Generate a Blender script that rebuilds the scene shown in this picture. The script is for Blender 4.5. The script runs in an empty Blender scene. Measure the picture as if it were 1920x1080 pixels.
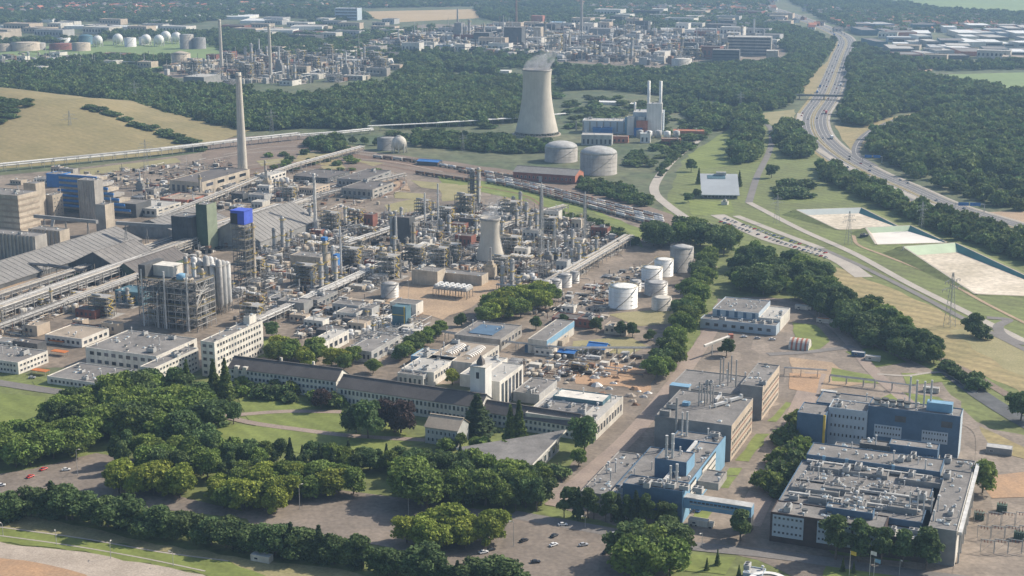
import bpy, math, random
import numpy as np
from mathutils import Vector
random.seed(11)
rng = np.random.default_rng(11)
sc = bpy.context.scene
R = math.radians

# ---------------------------------------------------------------- camera, sky, sun, exposure
CAM_H, PITCH, FPX = 290.0, 14.0, 2700.0
cam_d = bpy.data.cameras.new('camera')
cam_d.sensor_width = 36.0
cam_d.lens = 36.0 * FPX / 1920.0
cam_d.clip_start = 1.0
cam_d.clip_end = 30000.0
cam = bpy.data.objects.new('camera', cam_d)
sc.collection.objects.link(cam)
cam.location = (0, 0, CAM_H)
cam.rotation_euler = (R(90 - PITCH), 0, 0)
sc.camera = cam

SUN_AZ, SUN_EL = 24.0, 38.0            # degrees from +X towards +Y, and above the horizon
world = bpy.data.worlds.new('World')
sc.world = world
world.use_nodes = True
wn = world.node_tree
sky = wn.nodes.new('ShaderNodeTexSky')
sky.sky_type = 'NISHITA'
sky.sun_disc = False
sky.sun_elevation = R(SUN_EL)
sky.sun_rotation = R(90 - SUN_AZ)
sky.air_density = 1.2
sky.dust_density = 2.0
wn.nodes['Background'].inputs[1].default_value = 0.105
wn.links.new(sky.outputs[0], wn.nodes['Background'].inputs[0])
sun_d = bpy.data.lights.new('sun', 'SUN')
sun_d.energy = 4.6
sun_d.angle = R(0.6)
sun_d.color = (1.0, 0.90, 0.76)
sun = bpy.data.objects.new('sun', sun_d)
sc.collection.objects.link(sun)
sv = Vector((math.cos(R(SUN_AZ)) * math.cos(R(SUN_EL)), math.sin(R(SUN_AZ)) * math.cos(R(SUN_EL)), math.sin(R(SUN_EL))))
sun.rotation_euler = sv.to_track_quat('Z', 'Y').to_euler()
vs = sc.view_settings
vs.view_transform = 'Standard'
vs.look = 'None'
vs.exposure = 0.44
vs.gamma = 1.0
vs.use_curve_mapping = False
sc.cycles.max_bounces = 6
sc.cycles.diffuse_bounces = 2
sc.cycles.glossy_bounces = 2
sc.cycles.transmission_bounces = 2
sc.cycles.transparent_max_bounces = 6
sc.cycles.volume_bounces = 0

# ---------------------------------------------------------------- survey: picture point -> point of the ground (or of a level z)
SP, CP = math.sin(R(PITCH)), math.cos(R(PITCH))
def G(x, y, z=0.0):
    u, v = (x - 960) / FPX, (540 - y) / FPX
    dy, dz = CP + v * SP, -SP + v * CP
    t = (z - CAM_H) / dz
    return Vector((u * t, dy * t, z))
def S(x, y, z=0.0):                     # picture points per metre at that place
    p = G(x, y, z)
    return FPX / (p.y * CP + (CAM_H - z) * SP)
def HM(x, y, hp):                       # height in metres of something hp points tall standing at x, y
    a = R(PITCH) + math.atan((y - 540) / FPX)
    return hp / S(x, y) / math.cos(a)
GA = -22.2                              # heading of the site grid
E1 = Vector((math.cos(R(GA)), math.sin(R(GA)), 0))
E2 = Vector((-E1.y, E1.x, 0))

# ---------------------------------------------------------------- materials
MATS = {}
def mat(name, col, rough=0.8, var=0.18, scale=0.15, metal=0.0, bump=0.0, rand=0.0, col2=None, spec=0.3, fine=0.0, patch=0.0, stripe=0.0, streak=0.0):
    m = bpy.data.materials.new(name)
    m.use_nodes = True
    nt = m.node_tree
    b = nt.nodes['Principled BSDF']
    b.inputs['Roughness'].default_value = rough
    b.inputs['Metallic'].default_value = metal
    b.inputs['Specular IOR Level'].default_value = spec
    geo = nt.nodes.new('ShaderNodeNewGeometry')
    nz = nt.nodes.new('ShaderNodeTexNoise')
    nz.inputs['Scale'].default_value = scale
    nz.inputs['Detail'].default_value = 6
    nz.inputs['Roughness'].default_value = 0.65
    nt.links.new(geo.outputs['Position'], nz.inputs['Vector'])
    rp = nt.nodes.new('ShaderNodeValToRGB')
    c2 = col2 if col2 else tuple(c * (1 - var) for c in col)
    c1 = col if col2 else tuple(min(1, c * (1 + var * 0.6)) for c in col)
    rp.color_ramp.elements[0].position = 0.36
    rp.color_ramp.elements[0].color = (*c2, 1)
    rp.color_ramp.elements[1].position = 0.64
    rp.color_ramp.elements[1].color = (*c1, 1)
    nt.links.new(nz.outputs['Fac'], rp.inputs['Fac'])
    out = rp.outputs['Color']
    if fine:
        n2 = nt.nodes.new('ShaderNodeTexNoise')
        n2.inputs['Scale'].default_value = scale * 14
        n2.inputs['Detail'].default_value = 4
        nt.links.new(geo.outputs['Position'], n2.inputs['Vector'])
        mr = nt.nodes.new('ShaderNodeMapRange')
        mr.inputs['From Min'].default_value = 0.3
        mr.inputs['From Max'].default_value = 0.7
        mr.inputs['To Min'].default_value = 1 - fine
        mr.inputs['To Max'].default_value = 1 + fine
        nt.links.new(n2.outputs['Fac'], mr.inputs['Value'])
        hv = nt.nodes.new('ShaderNodeHueSaturation')
        nt.links.new(mr.outputs[0], hv.inputs['Value'])
        nt.links.new(out, hv.inputs['Color'])
        out = hv.outputs['Color']
    def modulate(fac, lo, hi, amt):
        nonlocal out
        mr = nt.nodes.new('ShaderNodeMapRange')
        mr.inputs['From Min'].default_value = lo; mr.inputs['From Max'].default_value = hi
        mr.inputs['To Min'].default_value = 1 - amt; mr.inputs['To Max'].default_value = 1 + amt * 0.7
        nt.links.new(fac, mr.inputs['Value'])
        hv = nt.nodes.new('ShaderNodeHueSaturation')
        nt.links.new(mr.outputs[0], hv.inputs['Value']); nt.links.new(out, hv.inputs['Color'])
        out = hv.outputs['Color']
    if patch:                               # laid in fields of different age
        mp = nt.nodes.new('ShaderNodeMapping'); mp.inputs['Rotation'].default_value = (0, 0, R(22.2)); mp.inputs['Scale'].default_value = (1, 0.55, 0)
        nt.links.new(geo.outputs['Position'], mp.inputs['Vector'])
        vo = nt.nodes.new('ShaderNodeTexVoronoi'); vo.distance = 'CHEBYCHEV'; vo.inputs['Scale'].default_value = 0.055
        nt.links.new(mp.outputs[0], vo.inputs['Vector'])
        sp = nt.nodes.new('ShaderNodeSeparateColor'); nt.links.new(vo.outputs['Color'], sp.inputs[0])
        modulate(sp.outputs[0], 0, 1, patch)
        v2 = nt.nodes.new('ShaderNodeTexNoise'); v2.inputs['Scale'].default_value = 0.09; v2.inputs['Detail'].default_value = 8; v2.inputs['Roughness'].default_value = 0.75
        nt.links.new(geo.outputs['Position'], v2.inputs['Vector']); modulate(v2.outputs['Fac'], 0.35, 0.65, patch)
    if stripe:                              # mown or tilled in lines
        wv = nt.nodes.new('ShaderNodeTexWave'); wv.bands_direction = 'DIAGONAL'; wv.inputs['Scale'].default_value = 0.035; wv.inputs['Distortion'].default_value = 5; wv.inputs['Detail'].default_value = 4; wv.inputs['Detail Scale'].default_value = 0.6
        nt.links.new(geo.outputs['Position'], wv.inputs['Vector']); modulate(wv.outputs['Fac'], 0, 1, stripe)
    if streak:                              # rain and rust running down
        mp = nt.nodes.new('ShaderNodeMapping'); mp.inputs['Scale'].default_value = (0.5, 0.5, 0.03)
        nt.links.new(geo.outputs['Position'], mp.inputs['Vector'])
        v3 = nt.nodes.new('ShaderNodeTexNoise'); v3.inputs['Scale'].default_value = 1.0; v3.inputs['Detail'].default_value = 5
        nt.links.new(mp.outputs[0], v3.inputs['Vector']); modulate(v3.outputs['Fac'], 0.35, 0.65, streak)
    if rand:
        oi = nt.nodes.new('ShaderNodeObjectInfo')
        mr = nt.nodes.new('ShaderNodeMapRange')
        mr.inputs['To Min'].default_value = 1 - rand
        mr.inputs['To Max'].default_value = 1 + rand
        nt.links.new(oi.outputs['Random'], mr.inputs['Value'])
        mh = nt.nodes.new('ShaderNodeMapRange')
        mh.inputs['To Min'].default_value = 0.5 - rand * 0.05
        mh.inputs['To Max'].default_value = 0.5 + rand * 0.05
        ml = nt.nodes.new('ShaderNodeMath'); ml.operation = 'MULTIPLY'; ml.inputs[1].default_value = 7.31
        mf = nt.nodes.new('ShaderNodeMath'); mf.operation = 'FRACT'
        nt.links.new(oi.outputs['Random'], ml.inputs[0]); nt.links.new(ml.outputs[0], mf.inputs[0])
        nt.links.new(mf.outputs[0], mh.inputs['Value'])
        hv = nt.nodes.new('ShaderNodeHueSaturation')
        nt.links.new(mh.outputs[0], hv.inputs['Hue'])
        nt.links.new(mr.outputs[0], hv.inputs['Value'])
        nt.links.new(out, hv.inputs['Color'])
        out = hv.outputs['Color']
    nt.links.new(out, b.inputs['Base Color'])
    if bump:
        bp = nt.nodes.new('ShaderNodeBump')
        bp.inputs['Strength'].default_value = bump
        bp.inputs['Distance'].default_value = 0.3
        nt.links.new(nz.outputs['Fac'], bp.inputs['Height'])
        nt.links.new(bp.outputs[0], b.inputs['Normal'])
    MATS[name] = m
    return m
# grounds
mat('meadow', (0.165, 0.195, 0.062), scale=0.02, col2=(0.125, 0.140, 0.050), fine=0.22, stripe=0.12)
mat('rough', (0.13, 0.15, 0.06), scale=0.015, col2=(0.20, 0.17, 0.085), fine=0.25)
mat('countryside', (0.07, 0.10, 0.045), scale=0.006, col2=(0.15, 0.15, 0.085), fine=0.3, patch=0.15)
mat('lawn', (0.19, 0.225, 0.06), scale=0.03, col2=(0.14, 0.17, 0.045), fine=0.15, stripe=0.1)
mat('drygrass', (0.33, 0.26, 0.13), scale=0.02, col2=(0.24, 0.205, 0.095), fine=0.2, stripe=0.14)
mat('hillgrass', (0.275, 0.222, 0.108), scale=0.012, col2=(0.205, 0.175, 0.078), fine=0.15, stripe=0.05)
mat('wheat', (0.44, 0.33, 0.19), scale=0.008, col2=(0.38, 0.28, 0.15), fine=0.1)
mat('farfield', (0.20, 0.27, 0.10), scale=0.004, col2=(0.16, 0.22, 0.085), fine=0.1)
mat('olive', (0.30, 0.265, 0.14), scale=0.05, col2=(0.23, 0.21, 0.10), fine=0.18)
mat('yard', (0.265, 0.215, 0.168), scale=0.018, col2=(0.165, 0.136, 0.107), fine=0.22, patch=0.22)
mat('campus', (0.275, 0.227, 0.182), scale=0.03, col2=(0.195, 0.163, 0.133), fine=0.18, patch=0.18)
mat('parking', (0.235, 0.195, 0.16), scale=0.03, col2=(0.172, 0.146, 0.122), fine=0.18, patch=0.14)
mat('sand', (0.40, 0.29, 0.19), scale=0.05, col2=(0.30, 0.22, 0.15), fine=0.22)
mat('soil', (0.42, 0.265, 0.155), scale=0.06, col2=(0.33, 0.22, 0.14), fine=0.18)
mat('stony', (0.42, 0.36, 0.30), scale=0.08, col2=(0.33, 0.28, 0.23), fine=0.2)
mat('ballast', (0.225, 0.172, 0.132), scale=0.03, col2=(0.16, 0.122, 0.095), fine=0.2)
mat('asphalt', (0.20, 0.185, 0.175), scale=0.05, col2=(0.155, 0.145, 0.135), fine=0.12)
mat('motorway', (0.17, 0.165, 0.165), scale=0.03, col2=(0.135, 0.13, 0.13), fine=0.1)
mat('paleroad', (0.42, 0.38, 0.33), scale=0.05, col2=(0.34, 0.31, 0.27), fine=0.12)
mat('paver', (0.32, 0.255, 0.21), scale=0.06, col2=(0.25, 0.20, 0.17), fine=0.15)
mat('paint', (0.75, 0.74, 0.70), scale=0.5)
mat('basinfloor', (0.66, 0.585, 0.48), scale=0.016, col2=(0.44, 0.385, 0.295), fine=0.22)
mat('basinwhite', (0.72, 0.69, 0.64), scale=0.03, col2=(0.60, 0.57, 0.52))
mat('liner', (0.50, 0.60, 0.42), scale=0.05, var=0.1)
mat('linergrey', (0.50, 0.54, 0.52), scale=0.05, var=0.1)
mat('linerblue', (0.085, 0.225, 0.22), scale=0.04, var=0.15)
# building
mat('white', (0.66, 0.63, 0.57), scale=0.12, var=0.16, streak=0.12)
mat('offwhite', (0.55, 0.52, 0.46), scale=0.12, var=0.18, streak=0.12)
mat('palegrey', (0.42, 0.42, 0.41), scale=0.12, var=0.2, streak=0.12)
mat('grey', (0.27, 0.27, 0.265), scale=0.12, var=0.2)
mat('darkgrey', (0.10, 0.105, 0.11), scale=0.12, var=0.25)
mat('black', (0.035, 0.037, 0.04), scale=0.2, var=0.3)
mat('concrete', (0.46, 0.40, 0.32), scale=0.08, var=0.24, streak=0.12, fine=0.1)
mat('greyconcrete', (0.36, 0.34, 0.31), scale=0.08, var=0.24, streak=0.12, fine=0.1)
mat('tower', (0.54, 0.50, 0.43), scale=0.035, var=0.10, fine=0.04, streak=0.06)
mat('tan', (0.50, 0.415, 0.325), scale=0.1, var=0.15)
mat('brick', (0.24, 0.10, 0.075), scale=0.2, var=0.25)
mat('redclad', (0.42, 0.17, 0.115), scale=0.2, var=0.2)
mat('brown', (0.075, 0.055, 0.05), scale=0.2, var=0.25)
mat('blue', (0.085, 0.148, 0.228), scale=0.15, var=0.15)
mat('bluelight', (0.20, 0.36, 0.50), scale=0.15, var=0.12)
mat('bluebright', (0.05, 0.18, 0.46), scale=0.2, var=0.15)
mat('bluevivid', (0.07, 0.12, 0.55), scale=0.2, var=0.15)
mat('bluepale', (0.42, 0.49, 0.55), scale=0.15, var=0.1)
mat('teal', (0.09, 0.17, 0.21), scale=0.15, var=0.15)
mat('green', (0.075, 0.115, 0.085), scale=0.15, var=0.2)
mat('palegreen', (0.24, 0.28, 0.20), scale=0.15, var=0.15)
mat('orange', (0.48, 0.16, 0.05), scale=0.2, var=0.15)
mat('yellow', (0.58, 0.42, 0.06), scale=0.3, var=0.15)
mat('roof', (0.235, 0.222, 0.21), scale=0.07, col2=(0.16, 0.152, 0.145), fine=0.18, patch=0.12)
mat('roofdark', (0.135, 0.122, 0.115), scale=0.07, var=0.22, fine=0.12)
mat('rooftan', (0.34, 0.285, 0.225), scale=0.07, var=0.2, fine=0.12)
mat('roofpale', (0.42, 0.405, 0.375), scale=0.06, var=0.16, fine=0.1)
mat('roofslate', (0.115, 0.105, 0.10), scale=0.1, var=0.2, fine=0.15)
mat('rooftile', (0.40, 0.16, 0.09), scale=0.1, var=0.2, rand=0.2)
mat('corr', (0.235, 0.226, 0.215), scale=0.05, var=0.14, streak=0.12, fine=0.08)
mat('pavroof', (0.42, 0.45, 0.47), scale=0.05, var=0.08)
mat('glass', (0.055, 0.065, 0.08), rough=0.2, var=0.3, scale=0.4, spec=0.5, rand=0.75)
mat('skylightmat', (0.30, 0.36, 0.40), rough=0.3, scale=0.4)
# steel
mat('steel', (0.40, 0.39, 0.375), rough=0.55, metal=0.2, var=0.25, scale=0.25)
mat('darksteel', (0.17, 0.165, 0.16), rough=0.6, metal=0.1, var=0.3, scale=0.25)
mat('brightsteel', (0.58, 0.575, 0.56), rough=0.5, metal=0.15, var=0.2, scale=0.25)
mat('beigesteel', (0.44, 0.38, 0.30), rough=0.65, var=0.25, scale=0.25)
mat('rust', (0.22, 0.13, 0.085), rough=0.9, var=0.3, scale=0.3)
mat('tankwhite', (0.72, 0.71, 0.68), rough=0.5, var=0.08, scale=0.1, streak=0.12)
mat('lattice', (0.33, 0.34, 0.34), rough=0.7, var=0.1)
# plants
def leafmat(name, col, rand=0.22, trans=0.25):
    m = mat(name, col, rough=0.75, var=0.35, scale=0.35, rand=rand, spec=0.15)
    nt = m.node_tree
    b = nt.nodes['Principled BSDF']
    tr = nt.nodes.new('ShaderNodeBsdfTranslucent')
    mx = nt.nodes.new('ShaderNodeMixShader')
    mx.inputs[0].default_value = trans
    src = b.inputs['Base Color'].links[0].from_socket
    nt.links.new(src, tr.inputs['Color'])
    nt.links.new(b.outputs[0], mx.inputs[1]); nt.links.new(tr.outputs[0], mx.inputs[2])
    nt.links.new(mx.outputs[0], nt.nodes['Material Output'].inputs['Surface'])
    return m
leafmat('leaf', (0.180, 0.245, 0.060))
leafmat('leafyellow', (0.270, 0.315, 0.060))
leafmat('leafdark', (0.112, 0.165, 0.060))
leafmat('leafpine', (0.085, 0.125, 0.055), 0.15)
leafmat('leafcypress', (0.125, 0.165, 0.045), 0.15)
leafmat('leafcopper', (0.082, 0.058, 0.052), 0.15)
leafmat('leafwood', (0.140, 0.195, 0.068), 0.42)
mat('bark', (0.13, 0.105, 0.085), scale=0.6, var=0.3)

# ---------------------------------------------------------------- mesh helpers
class MB:
    def __init__(s): s.v = []; s.f = []; s.m = []
    def add(s, vs, fs, mi=0):
        o = len(s.v); s.v.extend(vs)
        for f in fs: s.f.append(tuple(o + i for i in f)); s.m.append(mi)
        return s
    def box(s, x0, x1, y0, y1, z0, z1, mi=0):
        return s.add([(x0,y0,z0),(x1,y0,z0),(x1,y1,z0),(x0,y1,z0),(x0,y0,z1),(x1,y0,z1),(x1,y1,z1),(x0,y1,z1)],
                     [(3,2,1,0),(4,5,6,7),(0,1,5,4),(1,2,6,5),(2,3,7,6),(3,0,4,7)], mi)
    def prism(s, pts, z0, z1, mi=0):
        n = len(pts)
        vs = [(p[0],p[1],z0) for p in pts] + [(p[0],p[1],z1) for p in pts]
        fs = [tuple(range(n-1,-1,-1)), tuple(range(n,2*n))] + [(i,(i+1)%n,n+(i+1)%n,n+i) for i in range(n)]
        return s.add(vs, fs, mi)
    def tube(s, p0, p1, r0, r1=None, n=8, mi=0):
        r1 = r0 if r1 is None else r1
        p0 = Vector(p0); p1 = Vector(p1); d = (p1-p0).normalized()
        a = d.orthogonal().normalized() if abs(d.z) < 0.999 else Vector((1,0,0)); b = d.cross(a)
        vs = []
        for p, r in ((p0,r0),(p1,r1)):
            for i in range(n):
                t = 2*math.pi*i/n; q = p + a*(r*math.cos(t)) + b*(r*math.sin(t)); vs.append(tuple(q))
        fs = [(i,(i+1)%n,n+(i+1)%n,n+i) for i in range(n)] + [tuple(range(n-1,-1,-1)), tuple(range(n,2*n))]
        return s.add(vs, fs, mi)
    def lathe(s, prof, n=24, c=(0,0), mi=0, cap=True):      # prof: (r, z) upwards
        vs = []
        for r, z in prof:
            for i in range(n):
                t = 2*math.pi*i/n; vs.append((c[0]+r*math.cos(t), c[1]+r*math.sin(t), z))
        fs = []
        for k in range(len(prof)-1):
            for i in range(n): fs.append((k*n+i, k*n+(i+1)%n, (k+1)*n+(i+1)%n, (k+1)*n+i))
        if cap: fs += [tuple(range(n-1,-1,-1)), tuple(range((len(prof)-1)*n, len(prof)*n))]
        return s.add(vs, fs, mi)
    def beam(s, p0, p1, w=0.3, mi=0): return s.tube(p0, p1, w*0.7, None, 4, mi)
    def mesh(s, name, mats, smooth=False):
        me = bpy.data.meshes.new(name); me.from_pydata(s.v, [], s.f)
        for m in ([mats] if isinstance(mats, str) else mats): me.materials.append(MATS[m])
        if any(s.m): me.polygons.foreach_set('material_index', s.m)
        if smooth:
            me.polygons.foreach_set('use_smooth', [len(f) == 4 for f in s.f])
        me.update()
        return me
    def build(s, name, mats, parent=None, smooth=False, loc=(0,0,0), rz=0.0):
        return obj(name, s.mesh(name, mats, smooth), parent, loc, rz)
KIDS = {}
COL = sc.collection
def obj(name, me, parent=None, loc=(0,0,0), rz=0.0):
    o = bpy.data.objects.new(name, me); COL.objects.link(o)
    o.location = loc
    if rz: o.rotation_euler = (0,0,rz)
    if parent is not None:
        o.parent = parent; KIDS.setdefault(parent.name, []).append(o)
    return o
def tag(o, label=None, cat=None, group=None, kind=None):
    if label: o['label'] = label
    if cat: o['category'] = cat
    if group: o['group'] = group
    if kind: o['kind'] = kind
    return o
def thing(name, label, cat, loc, rz=0.0, group=None):
    return tag(obj(name, None, None, loc, rz), label, cat, group)
def dup(o, parent=None):
    c = o.copy(); COL.objects.link(c)
    if parent is not None:
        c.parent = parent; KIDS.setdefault(parent.name, []).append(c)
    for k in KIDS.get(o.name, []): dup(k, c)
    return c
def place(proto, first, loc, rz, label=None, group=None, scale=None):
    o = proto if first else dup(proto)
    o.location = loc; o.rotation_euler = (0,0,rz)
    if scale: o.scale = scale if hasattr(scale, '__len__') else (scale,)*3
    if label: o['label'] = label
    if group: o['group'] = group
    return o
LAYER = [0]
SOFT = {'meadow','rough','lawn','drygrass','olive','sand','soil','stony','yard','campus','ballast','wheat','farfield'}
def poly(name, pts, z, m, world_pts=False):
    w = [Vector((p[0],p[1],0)) for p in pts] if world_pts else [G(*p) for p in pts]
    if m in SOFT:                                   # worn, uneven edges
        jr = random.Random(len(pts)*131+int(w[0].x)); out = []
        for i,a in enumerate(w):
            b = w[(i+1)%len(w)]; L = (b-a).length; k = max(1,min(40,int(L/max(7,a.y*0.012)))); nn = Vector((-(b-a).y,(b-a).x,0)).normalized()
            for j in range(k):
                t = j/k; out.append(a.lerp(b,t)+nn*(0 if j == 0 else jr.uniform(-1,1)*min(L*0.03,2.2)))
        w = out
    LAYER[0] += 1; z += LAYER[0]*0.0015
    me = bpy.data.meshes.new(name); me.from_pydata([(p.x,p.y,z) for p in w], [], [tuple(range(len(w)))])
    if me.polygons[0].normal.z < 0: me.flip_normals()
    me.materials.append(MATS[m])
    return tag(obj(name, me), kind='structure')
def smooth_line(pts, n=6):
    P = [Vector(p) for p in pts]; P = [P[0]*2-P[1]] + P + [P[-1]*2-P[-2]]; out = []
    for i in range(1, len(P)-2):
        for k in range(n):
            t = k/n; a,b,c,d = P[i-1],P[i],P[i+1],P[i+2]
            out.append(0.5*((2*b)+(c-a)*t+(2*a-5*b+4*c-d)*t*t+(3*b-a-3*c+d)*t**3))
    out.append(P[-2]); return out
def ribbon_mesh(name, line, off0, off1, z, m):
    v = []; n = len(line)
    for i,p in enumerate(line):
        d = (line[min(i+1,n-1)]-line[max(i-1,0)]); d.z = 0; d.normalize(); nn = Vector((-d.y,d.x,0))
        for o in (off0,off1):
            q = p+nn*o; v.append((q.x,q.y,z))
    me = bpy.data.meshes.new(name); me.from_pydata(v, [], [(2*i+1,2*i,2*i+2,2*i+3) if off1>off0 else (2*i,2*i+1,2*i+3,2*i+2) for i in range(n-1)])
    me.materials.append(MATS[m]); return me
def road(name, pts, w, z, m, n=6, parent=None):
    LAYER[0] += 1; z += LAYER[0]*0.0015
    line = smooth_line([G(*p) for p in pts], n)
    o = obj(name, ribbon_mesh(name, line, -w/2, w/2, z, m), parent)
    if parent is None: tag(o, kind='structure')
    return o, line

# ================================================================ GROUND
gb = MB(); gb.add([(-7000,-200,0),(7000,-200,0),(7000,9500,0),(-7000,9500,0)], [(0,1,2,3)])
tag(gb.build('ground', 'countryside'), kind='structure')
def inpoly(x, y, pg):
    c = False; n = len(pg); j = n-1
    for i in range(n):
        xi,yi = pg[i]; xj,yj = pg[j]
        if (yi > y) != (yj > y) and x < (xj-xi)*(y-yi)/(yj-yi)+xi: c = not c
        j = i
    return c
poly('meadow', [(-60,700),(560,700),(1000,800),(1250,640),(1230,430),(1280,300),(1400,235),(1490,225),(1540,300),(1760,400),(1980,470),(1980,1120),(-60,1120)], 0.04, 'meadow')
poly('plant_ground', [(-60,335),(120,318),(400,283),(560,268),(700,285),(900,318),(1060,352),(1232,412),(1300,470),(1345,500),(1250,690),(1190,800),(1110,810),(960,720),(640,720),(430,690),(-60,690)], 0.08, 'yard')
poly('rail_yard_ground', [(380,262),(560,250),(700,285),(860,305),(1060,335),(1260,402),(1275,425),(1200,420),(1030,372),(860,338),(700,318),(560,318),(420,335),(380,300)], 0.12, 'ballast')
poly('campus_ground', [(1130,810),(1200,735),(1290,660),(1345,560),(1500,560),(1600,630),(1740,690),(1840,800),(1980,830),(1980,1120),(1560,1120),(1420,1050),(1290,1015),(1150,985),(1020,945),(1080,860)], 0.12, 'campus')
poly('far_works_ground', [(480,150),(640,110),(860,105),(1240,128),(1330,112),(1460,115),(1480,90),(1380,60),(1050,50),(800,45),(640,70),(300,95),(300,145)], 0.08, 'yard')
poly('far_tank_field', [(-40,105),(150,78),(420,75),(430,110),(390,140),(200,125),(-40,140)], 0.08, 'farfield')
# terraces of grass inside the plant
poly('grass_verge', [(820,330),(950,345),(1050,370),(1130,400),(1215,435),(1200,450),(1080,402),(960,372),(830,345)], 0.20, 'lawn')
poly('grass_bank', [(1050,402),(1110,395),(1200,450),(1205,465),(1120,430)], 0.26, 'meadow')
poly('grass_patch', [(720,385),(780,372),(800,392),(740,402)], 0.2, 'olive')
poly('grass_patch', [(820,350),(900,345),(900,372),(830,378)], 0.2, 'olive')
poly('grass_patch', [(80,520),(140,507),(155,520),(100,535)], 0.2, 'lawn')
poly('grass_patch', [(1140,590),(1250,578),(1290,605),(1200,612)], 0.2, 'olive')
poly('grass_patch', [(1075,640),(1180,632),(1215,650),(1180,665),(1070,660)], 0.2, 'olive')
poly('grass_patch', [(685,598),(730,590),(735,603),(700,610)], 0.2, 'olive')
poly('grass_patch', [(480,634),(520,636),(510,665),(484,672)], 0.2, 'lawn')
poly('grass_patch', [(560,290),(640,300),(625,312),(555,303)], 0.2, 'drygrass')
poly('grass_patch', [(150,318),(250,306),(330,296),(340,304),(250,318),(150,332)], 0.16, 'olive')
poly('grass_patch', [(640,318),(760,340),(770,360),(700,350),(620,330)], 0.2, 'sand')
poly('bare_yard', [(-40,530),(90,528),(170,560),(60,600),(-40,615)], 0.2, 'sand')
poly('bare_yard', [(770,520),(900,500),(960,540),(830,600),(720,570)], 0.2, 'sand')
poly('excavation', [(1070,690),(1150,680),(1230,700),(1215,740),(1170,725),(1080,720)], 0.2, 'soil')
poly('bare_yard', [(1030,545),(1150,560),(1140,620),(1010,600)], 0.2, 'campus')
# meadow, dry field and lanes on the right
poly('dry_field', [(1490,474),(1570,502),(1690,548),(1810,606),(1990,695),(1990,770),(1860,712),(1740,660),(1640,600),(1540,545)], 0.12, 'drygrass')
poly('dry_field', [(1780,620),(1840,612),(1990,690),(1990,735),(1880,690)], 0.14, 'olive')
poly('far_field', [(1640,-20),(1980,-20),(1980,22),(1800,24),(1700,12)], 0.1, 'farfield')
poly('wheat_field', [(672,22),(890,17),(960,24),(900,34),(740,42),(700,34)], 0.1, 'wheat')
poly('wheat_field', [(740,-8),(860,-8),(850,12),(760,10)], 0.1, 'wheat')
poly('green_field', [(1760,140),(1990,134),(1990,176),(1860,172)], 0.1, 'farfield')
poly('bare_field', [(1850,398),(1980,395),(1980,420),(1880,416)], 0.1, 'sand')
poly('lawn', [(1290,290),(1380,235),(1392,250),(1375,310),(1300,318)], 0.1, 'lawn')
poly('lawn', [(1290,375),(1370,378),(1375,400),(1300,405)], 0.1, 'lawn')
poly('far_bare_ground', [(1660,112),(1750,125),(1745,138),(1690,128)], 0.1, 'sand')
poly('verge_dry', [(1500,160),(1556,110),(1566,112),(1530,170),(1512,182)], 0.1, 'drygrass')
poly('verge_dry', [(1565,235),(1600,240),(1690,216),(1740,210),(1680,235),(1625,262),(1606,292),(1585,268)], 0.1, 'drygrass')
poly('verge_dry', [(1395,215),(1490,205),(1492,245),(1440,232)], 0.1, 'olive')
for k in range(7):
    y = 312 + k*1.0
    rd,_ = road('rail_track', [(560,y-40),(720,y-14),(880,y+12),(1040,y+44),(1160,y+78),(1250,y+110)], 2.6, 0.22+0.002*k, 'rust' if k%2 else 'ballast')
road('rail_track', [(1560,625),(1700,650),(1800,690),(1900,748),(1960,790)], 7, 0.2, 'ballast')
road('rail_track', [(640,322),(740,330),(758,345),(720,368),(640,392)], 5, 0.2, 'ballast')
road('rail_track', [(985,372),(1004,385),(1008,402),(990,420)], 5, 0.2, 'ballast')
for k,pt in enumerate(([(380,338),(470,318),(580,304),(700,308),(800,326)],[(380,330),(470,310),(590,297),(720,302),(830,322)],[(390,300),(480,286),(600,283),(740,296)],[(470,318),(560,312),(660,322),(735,334),(752,348),(715,370)],[(480,322),(570,317),(660,328),(722,338),(738,350),(700,366)],[(420,290),(520,275),(640,280),(760,296)],[(900,350),(980,366),(1012,384),(1010,405),(985,425)],[(600,340),(690,342),(728,352),(690,372),(600,404)])):
    road('rail_track', pt, 2.4, 0.26, ('rust','stony','paleroad')[k%3])
for pg in ([(560,284),(650,290),(640,296),(560,292)],[(770,338),(860,346),(850,360),(790,352)],[(480,302),(540,296),(560,302),(490,312)],[(660,300),(720,306),(700,312)],[(600,312),(640,308),(650,316),(610,320)],[(740,360),(800,364),(790,374),(740,372)]):
    poly('grass_patch', pg, 0.2, 'olive')
road('lane', [(1310,262),(1262,300),(1232,338),(1228,362),(1252,385),(1290,412)], 11, 0.2, 'paleroad')
road('lane', [(1290,412),(1340,425),(1380,445)], 9, 0.21, 'asphalt')
road('lane', [(1400,215),(1440,235),(1447,262),(1440,290),(1420,330),(1404,380)], 8, 0.2, 'asphalt')
road('lane', [(1345,403),(1440,448),(1560,482),(1620,520)], 16, 0.2, 'paleroad')
road('lane', [(1404,380),(1500,430),(1600,475),(1700,530),(1800,580),(1920,640),(1990,676)], 8, 0.23, 'paleroad')
road('lane', [(1540,466),(1620,502),(1720,552),(1820,605),(1990,690)], 6, 0.225, 'asphalt')
road('lane', [(1380,405),(1470,440),(1540,466)], 9, 0.22, 'paleroad')
road('track', [(1600,442),(1610,460),(1660,480),(1760,520),(1850,570),(1990,640)], 3.5, 0.2, 'sand')
road('lane', [(1850,596),(1890,600),(1872,612),(1880,628),(1920,645),(1990,650)], 8, 0.24, 'asphalt')
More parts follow.
